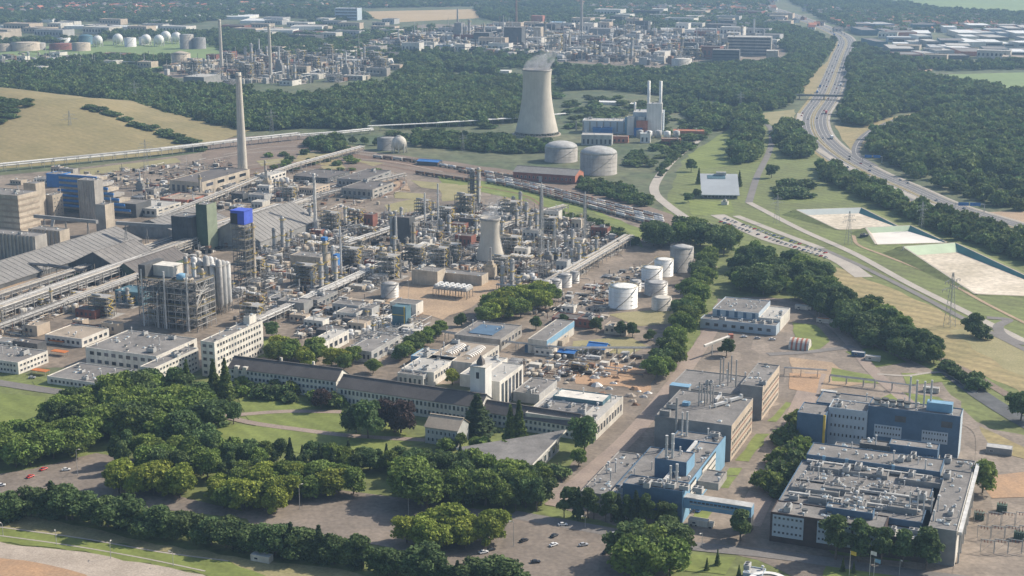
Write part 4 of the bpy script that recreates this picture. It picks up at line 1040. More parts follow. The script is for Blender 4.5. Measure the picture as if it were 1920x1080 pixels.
for i,(A,B,C,h,wl,rm,l) in enumerate((((575,642),(600,648),(648,622),9,'white','roofpale','white louvred building left of the white piped plant'),((652,655),(690,664),(735,632),8,'palegrey','roof','grey building under the white piped plant'),((770,668),(812,676),(822,660),7,'bluelight','roofpale','small pale blue building at the tree row'),((560,560),(590,566),(628,548),7,'grey','roof','dark fronted shed beside the sloping pipe bridge'),((630,585),(665,590),(690,572),6,'white','roof','white open shed before the rust coloured yard'),((745,700),(790,708),(800,692),8,'palegrey','roof','grey block behind the joint of the old office'))):
    block(l,A,B,h,C,None,wl,rm,8,[('F',1,5),('R',1,5)],name='workshop',cat='building')
b0_ = block('dark teal box tower with yellow gantry near the plant clump',(735,575),(760,578),16,depth=9,wall='teal',roofm='teal',name='box_tower',cat='tower')[0]
b = MB(); b.box(10,10.4,-.6,.1,0,17); b.box(0,10,-.6,-.3,10,10.4); b.build('gantry','yellow',b0_)

# ================================================================ PROCESS PLANT
STEELS = ['steel','brightsteel','beigesteel','steel','darksteel','palegrey']
def steel_frame(m, nx, ny, bx, by, nl, lh, w=.35):
    for i in range(nx+1):
        for j in range(ny+1): m.box(i*bx-w/2,i*bx+w/2,j*by-w/2,j*by+w/2,0,nl*lh)
    for l in range(1,nl+1):
        for j in range(ny+1): m.box(0,nx*bx,j*by-.15,j*by+.15,l*lh-.5,l*lh)
        for i in range(nx+1): m.box(i*bx-.15,i*bx+.15,0,ny*by,l*lh-.5,l*lh)
        if l%2: m.beam((0,0,(l-1)*lh),(bx,0,l*lh),.2); m.beam((nx*bx,0,(l-1)*lh),(nx*bx,by,l*lh),.2)
def rail(m, x0,x1,y0,y1,z):
    for a,b in (((x0,y0),(x1,y0)),((x1,y0),(x1,y1)),((x1,y1),(x0,y1)),((x0,y1),(x0,y0))):
        m.beam((*a,z+1.1),(*b,z+1.1),.09); m.beam((*a,z+.55),(*b,z+.55),.06)
def pipe_run(name, pts, r, mt, root):
    m = MB()
    for a,b in zip(pts[:-1],pts[1:]): m.tube(a,b,r,None,6)
    return m.build(name, mt, root)
def column(root, x, y, h, r, mt, plats=3, rg=None):
    rg = rg or random
    m = MB(); m.lathe([(r*1.15,0),(r*1.15,1.2),(r,1.3),(r,h-r*.6),(r*.8,h-r*.2),(r*.3,h)],14,(x,y)); c = m.build('column',mt,root,True)
    for k in range(plats):
        z = h*(k+1)/(plats+.4); m = MB(); m.lathe([(r+1.1,z),(r+1.1,z+.15)],12,(x,y)); rail(m,x-r-1,x+r+1,y-r-1,y+r+1,z); m.build('platform','yellow' if k%2 else 'steel',c)
    m = MB(); m.tube((x+r+.5,y,0),(x+r+.5,y,h*.95),.22,None,6); m.tube((x+r+.5,y,h*.95),(x,y,h+.4),.22,None,6); m.build('pipe','brightsteel',c)
    m = MB(); m.box(x-r-.5,x-r-.1,y-.3,y+.3,0,h); m.build('ladder','darksteel',c)
    return c
def drum(root, x, y, z, L, r, mt, along='x', name='drum'):
    m = MB(); d = (L,0,0) if along == 'x' else (0,L,0); e = (1,0,0) if along == 'x' else (0,1,0)
    p = Vector((x,y,z+r)); q = p+Vector(d); e = Vector(e)
    m.tube(p,q,r,r,12); m.tube(p-e*r*.5,p,r*.5,r,12); m.tube(q,q+e*r*.5,r,r*.5,12)
    o = m.build(name,mt,root,True)
    m = MB()
    for t in (.2,.8):
        c = p+Vector(d)*t; m.box(c.x-.35,c.x+.35,c.y-r*.8,c.y+r*.8,0 if z < 3 else z-.4,z+r*.5)
    m.build('saddle','greyconcrete',o)
    return o
def unit(kind, seed):
    g = random.Random(seed)
    t = obj('process_unit', None)
    pad = MB(); pad.box(-1,23,-1,17,.1,.35); pad.build('pad','greyconcrete',t)
    if kind == 'frame':
        nl = g.choice((3,4,5)); m = MB(); steel_frame(m,3,2,6,6,nl,4.6); m.build('steel_frame',g.choice(('darksteel','steel','rust','steel')),t)
        for l in range(1,nl+1):
            m = MB(); m.box(.2,17.8,.2,11.8,l*4.6,l*4.6+.15); d = m.build('deck',g.choice(('darksteel','greyconcrete','steel')),t)
            m = MB(); rail(m,0,18,0,12,l*4.6+.1); m.build('handrail','yellow',d)
        for k in range(4):
            x=3+k*4; z=g.choice((0,4.8,9.4)); hh=g.uniform(5,12); m=MB(); m.lathe([(.4,z),(1.5,z+.8),(1.5,z+hh),(.5,z+hh+1)],12,(x,g.choice((3,9)))); m.build('vessel',g.choice(STEELS),t,True)
        drum(t,2,3,nl*4.6+.4,8,1.3,g.choice(STEELS)); drum(t,10,9,4.9,7,1.0,'brightsteel')
        for k in range(4):
            y=g.uniform(0,12); pipe_run('pipe',[(19+k*.8,y,0),(19+k*.8,y,g.uniform(6,nl*4.6)),(8,y,nl*4.6*.8)],.3,g.choice(STEELS),t)
        m = MB()
        for l in range(nl): m.beam((18.6,2 if l%2 else 8,l*4.6),(18.6,8 if l%2 else 2,(l+1)*4.6),.5)
        m.build('stair','yellow',t)
    elif kind == 'columns':
        for k,(x,y) in enumerate(((3,5),(10,9),(17,5))): column(t,x,y,g.uniform(14,36),g.uniform(.9,1.8),g.choice(STEELS),g.choice((2,3,4)))
        drum(t,4,13,1.2,9,1.2,g.choice(STEELS))
        m = MB(); steel_frame(m,4,1,5,4,1,5); m.build('steel_frame','steel',t)
        for k in range(4): pipe_run('pipe',[(-1,.6+k*.9,5.3),(22,.6+k*.9,5.3)],.28,g.choice(STEELS),t)
    elif kind == 'drums':
        for k in range(4): drum(t,2+g.uniform(0,2),1.5+k*4,1.3,g.uniform(10,15),g.uniform(1.0,1.8),g.choice(STEELS))
        for k in range(3): pipe_run('pipe',[(19,1+k*5,0),(19,1+k*5,4+k),(1,1+k*5,4+k)],.3,g.choice(STEELS),t)
        m = MB(); m.box(17,22,10,16,.3,4); m.build('pump_house',g.choice(('offwhite','beigesteel','concrete')),t); column(t,20,4,g.uniform(8,14),1.0,'beigesteel',1)
    elif kind == 'coolers':
        m = MB(); steel_frame(m,4,1,5,9,1,6.5); m.build('steel_frame','steel',t)
        m = MB(); m.box(-.5,20.5,-.5,9.5,6.6,7.8); hd = m.build('fan_deck',g.choice(('palegrey','beigesteel')),t)
        for i in range(4):
            for j in range(2): m = MB(); m.lathe([(2.0,7.8),(1.9,8.9)],12,(2.5+i*5,2.3+j*4.6)); m.build('fan_ring',g.choice(('brightsteel','white')),hd)
        m = MB(); rail(m,-.5,20.5,-.5,9.5,7.8); m.build('handrail','yellow',hd)
        for k in range(3): drum(t,2+k*6,12,.9,4.5,.8,g.choice(STEELS))
        for k in range(5): pipe_run('pipe',[(1+k*4,-1,0),(1+k*4,-1,6),(1+k*4,3,6)],.3,g.choice(STEELS),t)
    elif kind == 'house':
        w=g.choice(('offwhite','concrete','palegrey','beigesteel','brick')); r_=vol(t,0,0,14,9,.3,g.uniform(4.5,8),w,g.choice(('roof','rooftan','roofpale')),3)
        windows(t,'F',0,0,14,9,1,4.5,1,4,'white',.5,.4)
        for k in range(2): m=MB(); m.lathe([(2.2,.3),(2.2,6),(1.2,7),(.1,7.3)],16,(18,4+k*6)); m.build('tank',g.choice(STEELS),t,True)
        for k in range(3): pipe_run('pipe',[(0,11+k,0),(0,11+k,3),(22,11+k,3)],.25,g.choice(STEELS),t)
    elif kind == 'exchangers':
        m = MB(); steel_frame(m,4,2,5,5,2,4.2); m.build('steel_frame',g.choice(('steel','darksteel')),t)
        for l in range(2):
            for k in range(4): drum(t,1+g.uniform(0,6),1+k*2.5,l*4.3+.9,g.uniform(7,11),.75,g.choice(STEELS),name='exchanger')
        for k in range(5): pipe_run('pipe',[(20.5,k*2.2,0),(20.5,k*2.2,g.uniform(4,9)),(10,k*2.2,9)],.28,g.choice(STEELS),t)
        column(t,4,14,g.uniform(9,20),.9,g.choice(STEELS),2)
    elif kind == 'tanks':
        for k,(x,y,rr) in enumerate(((4,4,3.2),(12,4,3.4),(19,5,2.4),(6,12,2.6),(14,12,2.8))):
            h=g.uniform(6,11); m=MB(); m.lathe([(rr,.3),(rr,h),(rr*.5,h+.7),(.1,h+.9)],18,(x,y)); q=m.build('tank',g.choice(('brightsteel','offwhite','steel','beigesteel')),t,True)
            m=MB(); m.beam((x+rr,y,.3),(x+rr,y,h+1),.4); m.build('ladder','darksteel',q)
        pipe_run('pipe',[(0,8,0),(0,8,2),(22,8,2),(22,8,0)],.3,'steel',t)
    elif kind == 'furnace':
        m = MB(); m.box(1,11,2,10,2.2,13); m.box(2,10,3,9,13,15.5); m.box(3.5,8.5,4,8,15.5,19); m.build('firebox',g.choice(('grey','beigesteel','darksteel')),t)
        m = MB(); m.tube((6,6,19),(6,6,g.uniform(30,46)),1.2,1.0,12); m.build('stack',g.choice(('brightsteel','concrete','steel')),t)
        m = MB(); 
        for x in (1.3,10.7):
            for y in (2.3,9.7): m.box(x-.3,x+.3,y-.3,y+.3,.3,2.3)
        m.build('leg','darksteel',t); column(t,17,8,g.uniform(12,24),1.2,g.choice(STEELS),3); drum(t,13,2,1,7,1.1,'steel')
        m = MB(); rail(m,.6,11.4,1.6,10.4,13); m.build('handrail','yellow',t)
    return t
UK = ['frame','columns','drums','coolers','house','exchangers','tanks','furnace']
UPROTO = {}; UUSED = set()
UDESC = {'frame':'decked steel structure','columns':'trio of slim columns','drums':'row of lying drums','coolers':'raised fan cooler bank','house':'equipment house with tanks','exchangers':'two level exchanger rack','tanks':'cluster of small tanks','furnace':'boxy furnace with stack'}
def put_unit(kind, variant, loc, rz, label, group, sc_=1.0):
    k = (kind,variant)
    if k not in UPROTO: UPROTO[k] = unit(kind, hash((UK.index(kind),variant))%9999)
    o = place(UPROTO[k], k not in UUSED, loc, rz, label, group, sc_); UUSED.add(k)
    o['category'] = 'process unit'
    return o
AVOID = []
def zone(pg, where, n_var, weights, cell=(27,23), street=4, sc_=(.85,1.15), skip=.08, zs=1.0, seed=3):
    g = random.Random(seed)
    w = [(G(*p).x,G(*p).y) for p in pg]
    uu = [Vector((*p,0)).dot(E1) for p in w]; vv = [Vector((*p,0)).dot(E2) for p in w]
    i = 0; u = min(uu)
    while u < max(uu):
        j = 0; v = min(vv)
        while v < max(vv):
            p = E1*u+E2*v; c = p+E1*11+E2*8
            if inpoly(c.x,c.y,w) and g.random() > skip and not any((c-a).length < r for a,r in AVOID):
                k = g.choices(UK,weights)[0]; s = g.uniform(*sc_)
                put_unit(k, g.randrange(n_var), p+E1*g.uniform(-1,1), R(GA), UDESC[k]+' '+where, UDESC[k]+' '+where, (s,s,s*zs*g.uniform(.85,1.2)))
            j += 1; v += cell[1]+(9 if j%street == 0 else 0)
        i += 1; u += cell[0]+(9 if i%street == 0 else 0)
FRM = {}
def rack(label, pts, width, h, npipes, levels=2, pm=('steel','brightsteel','beigesteel','steel','darksteel','grey'), step=11, name='pipe_rack', seed=1, pr=(.18,.42), post='steel', cat='pipe rack', bright=None):
    g = random.Random(seed); P = [G(*p) for p in pts]
    root = thing(name, label, cat, P[0], 0)
    k = (width,h,levels,post)
    if k not in FRM:
        m = MB()
        for s_ in (-1,1): m.box(s_*width/2-.22,s_*width/2+.22,-.22,.22,0,h)
        for l in range(levels): z=h-l*2.4; m.box(-width/2-.5,width/2+.5,-.2,.2,z-.45,z)
        FRM[k] = m.mesh('support_frame', post)
    for a,b in zip(P[:-1],P[1:]):
        d = b-a; L = d.length; d.normalize(); nn = Vector((d.y,-d.x,0)); ang = math.atan2(nn.y,nn.x)
        for i in range(int(L/step)+1):
            q = a+d*min(i*step,L)-P[0]; obj('support_frame',FRM[k],root,q,ang)
        for l in range(levels):
            z = h-l*2.4
            for i in range(npipes):
                r = g.uniform(*pr); off = -width/2+width*(i+.5)/npipes
                q0 = a-P[0]+nn*off; q1 = b-P[0]+nn*off; m = MB(); m.tube((q0.x,q0.y,z+r),(q1.x,q1.y,z+r),r,None,6); m.build('pipe',g.choice(pm),root)
    return root

# ---- pipe racks
rack('widest pipe rack crossing the plant from the left edge',[(-40,614),(270,502),(430,442),(575,392)],14,11,9,3,seed=1)
rack('pipe rack running above the widest one toward the sheds',[(-40,585),(200,505),(400,437),(520,398)],9,9,6,2,seed=2)
rack('low pipe rack just below the widest one at the left',[(-40,640),(120,580),(262,528)],10,7,7,2,seed=3)
rack('pipe rack beyond the sheds passing the tall chimney foot',[(300,420),(420,372),(480,346),(560,318),(680,285)],9,8,6,2,seed=4)
rack('pipe rack sloping from the white offices to the middle of the plant',[(480,618),(560,582),(690,522),(800,470)],8,8,6,2,('brightsteel','tankwhite','steel'),seed=5)
rack('long pipe rack leading to the grey cone roofed tank',[(985,570),(1060,528),(1180,456)],11,8,8,2,seed=6)
rack('far pipe rack with a white line along the spoil heap foot',[(-40,326),(100,312),(300,292),(450,274),(560,262)],9,9,4,2,('tankwhite','brightsteel','palegrey'),16,seed=7,pr=(.5,.9))
rack('white pipe bridge running past the big cooling tower',[(690,246),(820,240),(960,231),(1060,222)],6,7,3,1,('tankwhite',),18,seed=8,pr=(.6,1.0))
rack('pipe bridge between sphere and chimney',[(560,262),(640,256),(700,250)],6,7,4,2,('tankwhite','brightsteel'),16,seed=9,pr=(.4,.7))
rack('low grey pipe bridge beside the vaulted hall',[(812,634),(940,655),(1060,668),(1220,668)],5,6,4,1,('steel','palegrey'),12,seed=10)
rack('pipe rack below the rail curve',[(500,415),(600,375),(700,350),(760,336)],7,7,5,2,seed=11)
rack('dark conveyor rack before the grey sheds',[(-20,508),(90,516),(160,528)],5,8,2,1,('darksteel',),14,seed=12,pr=(.8,1.2))
rack('rack along the middle street of the plant',[(650,470),(760,432),(850,402)],8,8,6,2,seed=13)
rack('rack behind the small cooling tower',[(880,462),(980,420),(1060,398)],8,8,6,2,seed=14)
rack('low pipe bridge behind the brown fronted laboratory',[(1555,718),(1640,728),(1720,738)],3,5,3,1,seed=15)
rack('low pipe bridge between campus and bare yard',[(1470,703),(1550,708)],3,5,3,1,seed=16)

# ---- named pieces of the plant
def avoid(px,py,r): AVOID.append((G(px,py),r))
def chimney(label, x, yb, yt, wb, wt, mt='tower', name='chimney', band=None, cross=False, group=None):
    s = S(x,yb); h = HM(x,yb,yb-yt); r0 = wb/2/s; r1 = wt/2/s
    t = thing(name,label,'chimney',G(x,yb),0,group)
    m = MB(); m.lathe([(r0*1.25,0),(r0*1.2,h*.02),(r0,h*.03)]+[(r0+(r1-r0)*k/10,h*(.03+.97*k/10)) for k in range(1,11)]+[(r1*.8,h),(r1*.78,h-3)],20); m.build('shaft',mt,t,True)
    m = MB(); m.lathe([(r1*1.25,h*.965),(r1*1.25,h*.97),(r1*1.05,h*.972)],20); rail(m,-r1*1.2,r1*1.2,-r1*1.2,r1*1.2,h*.97); m.build('platform','greyconcrete',t)
    m = MB(); m.box(-.3,.3,-r0*1.02-.3,-r1-.0,0,h*.95) if False else m.beam((0,-r0-.3,0),(0,-r1-.3,h*.96),.4); m.build('ladder','steel',t)
    if cross: m = MB(); m.box(-4,4,-.4,.4,h*.93,h*.94); m.build('crossarm','steel',t)
    if band:
        m = MB(); m.lathe([(r0*1.02,h*band),(r0*1.02,h*(band+.05))],20,cap=False); m.build('band','redclad',t)
    avoid(x,yb,16)
    return t
chimney('tallest pale concrete chimney left of centre',456,338,140,19,10)
chimney('slim silver chimney with a crossarm at its top',592,435,326,7,5,'brightsteel',cross=True)
chimney('left one of the two tall chimneys of the far works',416,134,38,7,5,'tower')
chimney('right one of the two tall chimneys of the far works',508,150,48,7,5,'tower')
chimney('tall grey chimney at the top centre of the far works',1090,64,-12,6,4.5,'greyconcrete')
chimney('reddish mast like chimney in the far works',968,58,-6,5,3,'rust')
def hyper(label, x, yb, yt, wb, wt, name, mt, steam):
    s = S(x,yb); rb = wb/2/s; a = R(PITCH)+math.atan((yb-540)/FPX)
    base = G(x,yb)+Vector((0,rb,0)); h = HM(x,yb,yb-yt)*1.02
    t = thing(name,label,'cooling tower',base,0)
    rt = wt/2/s; rn = rt*.95; prof = []
    for k in range(25):
        u = k/24; zn = .78
        r = rn*math.sqrt(1+((u-zn)/zn)**2*((rb/rn)**2-1)) if u < zn else rn+(rt-rn)*((u-zn)/(1-zn))**2
        prof.append((r,5*(h/94)+(h-5*(h/94))*u))
    m = MB(); n=64; m.lathe(prof+[(rt-.6,h),(rn-.6,h*.7),(rb*.7,h*.3)],n,cap=False); m.build('shell',mt,t,True)
    m = MB(); m.lathe([(rt+.5,h-1.6),(rt+.5,h+.3),(rt-.2,h+.3)],n,cap=False); m.build('rim','greyconcrete',t,True)
    m = MB(); z1=prof[0][1]
    for k in range(24):
        p0=2*math.pi*k/24; 
        for d in (-.13,.13): m.beam((rb*1.03*math.cos(p0),rb*1.03*math.sin(p0),0),(rb*math.cos(p0+d),rb*math.sin(p0+d),z1+.3),.7*h/94)
    m.build('leg_ring','greyconcrete',t)
    m = MB(); m.lathe([(rb*1.12,0),(rb*1.12,1.5),(rb*1.05,1.5),(rb*1.05,.3)],n,cap=False); m.build('basin','concrete',t)
    avoid(x,yb,rb+18)
    return base,h,rt
cb,ch,cr = hyper('large pale cooling tower with a wisp of steam',1007,258,138,82,56,'cooling_tower','tower',1)
cb2,ch2,cr2 = hyper('small cooling tower standing among the process units',919,495,416,56,38,'small_cooling_tower','tower',1)
def steam(base,h,r,label,dens,drift,top):
    m = MB(); rings=[]
    g = random.Random(5); n=14
    for k in range(8):
        u=k/7; c = base+Vector((drift*u*u,0,h-2+top*u)); rr = r*(.92+.1*math.sin(u*5))*(1-.25*u)
        rings.append([(c.x+rr*(1+.22*g.uniform(-1,1)*u)*math.cos(2*math.pi*i/n),c.y+rr*(1+.22*g.uniform(-1,1)*u)*math.sin(2*math.pi*i/n),c.z+g.uniform(-1,1)*u*r*.2) for i in range(n)])
    vs=[v for r_ in rings for v in r_]; fs=[(k*n+i,k*n+(i+1)%n,(k+1)*n+(i+1)%n,(k+1)*n+i) for k in range(7) for i in range(n)]+[tuple(range(n-1,-1,-1)),tuple(range(7*n,8*n))]
    m.add(vs,fs)
    mt = bpy.data.materials.new('steam'); mt.use_nodes=True; nt=mt.node_tree; nt.nodes.remove(nt.nodes['Principled BSDF'])
    v=nt.nodes.new('ShaderNodeVolumePrincipled'); v.inputs['Color'].default_value=(.95,.96,1,1)
    geo=nt.nodes.new('ShaderNodeNewGeometry'); nz=nt.nodes.new('ShaderNodeTexNoise'); nz.inputs['Scale'].default_value=2.6/r; nz.inputs['Detail'].default_value=4
    sx=nt.nodes.new('ShaderNodeSeparateXYZ'); nt.links.new(geo.outputs['Position'],sx.inputs[0]); nt.links.new(geo.outputs['Position'],nz.inputs['Vector'])
    up=nt.nodes.new('ShaderNodeMapRange'); up.inputs['From Min'].default_value=h-3; up.inputs['From Max'].default_value=h+top; up.inputs['To Min'].default_value=1; up.inputs['To Max'].default_value=0
    nt.links.new(sx.outputs['Z'],up.inputs['Value'])
    mr=nt.nodes.new('ShaderNodeMapRange'); mr.inputs['From Min'].default_value=.40; mr.inputs['From Max'].default_value=.7; mr.inputs['To Min'].default_value=0; mr.inputs['To Max'].default_value=dens
    nt.links.new(nz.outputs['Fac'],mr.inputs['Value']); ml=nt.nodes.new('ShaderNodeMath'); ml.operation='MULTIPLY'
    nt.links.new(mr.outputs[0],ml.inputs[0]); nt.links.new(up.outputs[0],ml.inputs[1]); nt.links.new(ml.outputs[0],v.inputs['Density'])
    nt.links.new(v.outputs[0],nt.nodes['Material Output'].inputs['Volume']); MATS['steam'+label[:4]]=mt
    tag(m.build('steam','steam'+label[:4]),label,'steam',None,'stuff')
steam(cb,ch,cr,'thin white steam drifting off the large cooling tower',.13,30,32)
steam(cb2,ch2,cr2,'faint steam above the small cooling tower',.10,8,26)

def tank(label,x,yb,w,h_px,mt='tankwhite',top='flat',name='storage_tank',group=None):
    s = S(x,yb); r = w/2/s; h = HM(x,yb,h_px); c = G(x,yb)+Vector((0,r*.96,0))
    t = thing(name,label,'tank',c,0,group)
    m = MB(); m.lathe([(r*1.02,0),(r*1.02,.3),(r,.3),(r,h),(r*.985,h)],40); m.build('shell',mt,t,True)
    for k in range(1,5):
        m = MB(); m.lathe([(r+.04,h*k/5),(r+.12,h*k/5+.02),(r+.12,h*k/5+.16),(r+.04,h*k/5+.18)],40,cap=False); m.build('shell_ring',mt,t)
    m = MB()
    if top == 'dome': m.lathe([(r,h+.01),(r*.95,h+r*.12),(r*.75,h+r*.25),(r*.4,h+r*.34),(r*.05,h+r*.37)],40)
    elif top == 'cone': m.lathe([(r*1.02,h+.01),(r*.5,h+r*.15),(r*.04,h+r*.28)],40)
    else: m.lathe([(r*.985,h+.01),(r*.5,h+r*.04),(r*.04,h+r*.06)],40)
    m.build('roof',mt if mt != 'greyconcrete' else 'palegrey',t,True)
    m = MB()
    for k in range(24):
        p0,p1=2*math.pi*k/24,2*math.pi*(k+1)/24; m.beam((r*.98*math.cos(p0),r*.98*math.sin(p0),h+1.1),(r*.98*math.cos(p1),r*.98*math.sin(p1),h+1.1),.09); m.beam((r*.98*math.cos(p0),r*.98*math.sin(p0),h),(r*.98*math.cos(p0),r*.98*math.sin(p0),h+1.1),.08)
    m.build('handrail','yellow' if mt=='tankwhite' else 'steel',t)
    m = MB()
    for k in range(14):
        p0,p1=-2.2+k*.11,-2.2+(k+1)*.11; m.beam(((r+.5)*math.cos(p0),(r+.5)*math.sin(p0),h*k/14),((r+.5)*math.cos(p1),(r+.5)*math.sin(p1),h*(k+1)/14),.5)
    m.build('spiral_stair','steel',t)
    avoid(x,yb,r+6)
    return t
tank('largest white tank in the tank farm, nearest the lawn',1170,581,55,38)
tank('white tank farthest right beside the grey cone roofed one',1246,520,36,30)
tank('white tank in front of the farthest white one',1224,528,40,22)
tank('grey cone roofed tank next to the avenue',1280,512,44,44,'greyconcrete','cone')
tank('low white topped tank right of the largest white one',1242,584,38,22,'offwhite')
tank('grey tank behind the low white topped one',1232,556,44,22,'steel')
tank('small grey tank left of the white pair',1192,548,22,20,'steel')
tank('domed concrete tank left of its twin behind the brick hall',1053,306,62,26,'greyconcrete','dome')
tank('domed concrete tank right of its twin behind the brick hall',1124,330,70,38,'greyconcrete','dome')
tank('dark cylinder tank next to the cream sphere',724,283,36,22,'grey')
for i,(x,y,w,h) in enumerate(((1060,540,26,22),(1042,548,24,20),(1078,532,18,20),(1023,552,24,22),(730,560,34,24))): tank(['round steel tank lowest on the right hand rack','steel tank second along the right hand rack','steel tank highest on the right hand rack','steel tank at the foot of the right hand rack','squat steel tank by the rust coloured yard'][i],x,y,w,h,'steel','cone')
def sphere(label,x,yb,w,mt='tankwhite',group=None):
    s=S(x,yb); r=w/2/s; c=G(x,yb)+Vector((0,r*.6,0)); t=thing('spherical_tank',label,'tank',c,0,group); zc=r*1.25
    m=MB(); m.lathe([(max(.05,r*math.sin(math.pi*k/14)),zc-r*math.cos(math.pi*k/14)) for k in range(15)],28); m.build('sphere',mt,t,True)
    for k in range(8): a=2*math.pi*k/8; m=MB(); m.tube((r*.96*math.cos(a),r*.96*math.sin(a),0),(r*.96*math.cos(a),r*.96*math.sin(a),zc),r*.07,None,8); m.build('leg',mt,t)
    m=MB(); m.lathe([(r*.3,zc+r*.98),(r*.3,zc+r*1.04)],12); m.beam((r*.3,0,zc+r),(r*1.1,-r*.3,0),.5); m.build('stair','steel',t)
    avoid(x,yb,r+8)
sphere('cream spherical tank above the rail yard',748,287,28,'offwhite')

# silo cluster and the big open frame by the white offices
def silo(root,x,y,h,r,mt='brightsteel'):
    m=MB(); m.lathe([(r*.3,4),(r,8),(r,h-1.5),(r*.35,h)],16,(x,y)); s_=m.build('silo',mt,root,True)
    m=MB()
    for dx in (-.7,.7):
        for dy in (-.7,.7): m.box(x+dx*r-.2,x+dx*r+.2,y+dy*r-.2,y+dy*r+.2,0,9)
    m.build('silo_leg','darksteel',s_)
sg=thing('silo_battery','two rows of tall silver silos behind the open steel frame','silos',G(362,585),R(GA))
for i in range(5):
    for j in range(3): silo(sg,2+i*5.6,2+j*5.8,(44,42,46,40,44)[i]-j*2,2.5,['brightsteel','steel','palegrey'][(i+j)%3])
m=MB(); m.box(-1,27,-1,15,38.2,38.6); rail(m,-1,27,-1,15,38.6); m.build('top_walkway','steel',sg)
avoid(400,590,34)
fr=thing('process_structure','large dark open steel frame with white penthouse and blue tank on top','process structure',G(266,610),R(GA))
m=MB(); steel_frame(m,8,4,6.2,6.2,8,4.6,.34); m.build('steel_frame','steel',fr)
for l in range(2,9,2):
    m=MB(); m.box(.3,49.3,.3,24.5,l*4.6,l*4.6+.2); d=m.build('deck','darksteel',fr); m=MB(); rail(m,0,49.6,0,24.8,l*4.6+.1); m.build('handrail','yellow' if l%3 else 'steel',d)
for k in range(40):
    x=random.uniform(2,47); y=random.uniform(1.5,22); z=random.choice((0,4.8,9.4,14,18.6,23.2)); h=random.uniform(5,12); m=MB(); m.lathe([(.5,z),(1.6,z+.8),(1.6,z+h),(.5,z+h+1)],12,(x,y)); m.build('vessel',random.choice(STEELS),fr,True)
for k in range(26): y=random.uniform(0,24); x=random.choice((-.8,50.4,random.uniform(0,49))); pipe_run('pipe',[(x,-.8,0),(x,-.8,random.uniform(15,40)),(x,y,random.uniform(20,40))],.35,random.choice(STEELS),fr)
for i in range(3): pipe_run('pipe',[(3+i*20,-.9,0),(3+i*20,-.9,44)],.7,'brightsteel',fr)
b=MB(); b.box(4,24,10,22,37.2,45); b.box(3.6,24.4,9.6,22.4,45,45.5); b.build('penthouse','white',fr)
b=MB(); b.box(0,6,0,24,37.2,47); b.build('lift_tower','darkgrey',fr)
m=MB(); m.lathe([(4,37.2),(4,41),(2,42)],18,(34,6)); m.build('blue_tank','bluelight',fr,True)
for i in range(3): column(fr,30+i*7,18,52-4*i,1.3,STEELS[i],4)
for i in range(4): drum(fr,28+5*i,3,37.4,4,1.0,random.choice(STEELS),'y')
avoid(320,606,46); avoid(340,596,40)
bt=thing('blue_capped_tower','steel tower with a vivid blue housing on top','process structure',G(440,530),R(GA))
m=MB(); steel_frame(m,2,2,6,6,11,4.6,.4); m.build('steel_frame','darksteel',bt)
for l in range(2,12,2): m=MB(); m.box(.2,11.8,.2,11.8,l*4.6,l*4.6+.2); d=m.build('deck','darksteel',bt); m=MB(); rail(m,0,12,0,12,l*4.6); m.build('handrail','yellow',d)
b=MB(); b.box(-.6,12.6,-.6,12.6,50.8,62); b.build('housing','bluevivid',bt); b=MB(); b.box(-.8,6,-.85,-.6,51,60); b.build('door_opening','black',bt)
b=MB(); b.box(-.9,12.9,-.9,12.9,62,62.4); b.build('housing_roof','bluevivid',bt)
for i in range(3): column(bt,3+i*3.5,14+i,40+5*i,1.2,STEELS[i],4)
avoid(455,525,16)
vc=thing('column_pair','pair of tall vessels with a blue sail shaped cover','process structure',G(604,525),R(GA))
column(vc,2,3,34,1.8,'beigesteel',4); column(vc,9,4,30,1.3,'brightsteel',3); b=MB(); b.box(10.8,14.5,1,6,13,23); b.build('blue_cover','bluebright',vc); b=MB(); b.box(-.5,4,.5,5,34.3,37); b.build('blue_cap','bluebright',vc)
avoid(612,522,14)
ts=thing('twin_tower','pair of tall dark and beige towers near the rail curve','process structure',G(878,382),R(GA))
m=MB(); steel_frame(m,2,1,5,5,7,4.4,.5); m.build('steel_frame','darksteel',ts); column(ts,4,2,38,2.2,'darksteel',5); column(ts,11,4,40,1.6,'offwhite',4)
for l in range(1,8): m=MB(); m.box(0,10,0,5,l*4.4,l*4.4+.2); m.build('deck','darksteel',ts)
avoid(888,380,14)
dk=thing('boiler_house','dark tall boiler house in the middle of the plant','process structure',G(738,462),R(GA))
vol(dk,0,0,17,12,0,28,'darkgrey','roofdark',4); column(dk,-3,3,32,1.5,'steel',4); column(dk,20,3,24,1.2,'beigesteel',3)
avoid(752,460,20)
for i,(x,y,w,h,d,wl,l) in enumerate(((772,532,24,12,16,'concrete','plain concrete block in the bare yard left'),(822,528,40,8,14,'concrete','long concrete block before the small cooling tower'),(545,508,30,14,18,'beigesteel','round fronted beige block behind the blue sail cover'),(520,585,24,9,14,'grey','dark fronted block beside the sloping pipe rack'))):
    t=thing('equipment_building',l,'building',G(x,y),R(GA)); vol(t,0,0,w,d,0,h,wl,'roof',5); avoid(x+14,y-4,16)
cl=thing('cooler_bank','bank of fan coolers with white tops in the bare yard','cooler bank',G(812,556),R(GA))
m=MB(); steel_frame(m,6,2,5,6,1,7); m.build('steel_frame','darksteel',cl)
for i in range(6):
    m=MB(); m.box(i*5+.3,i*5+4.7,.2,13,7,9); c_=m.build('cooler_cell','palegrey',cl)
    for j in range(3): m=MB(); m.lathe([(1.8,9),(1.7,10.2)],12,(i*5+2.5,2.3+j*4.2)); m.build('fan_ring','tankwhite',c_)
avoid(830,548,24)
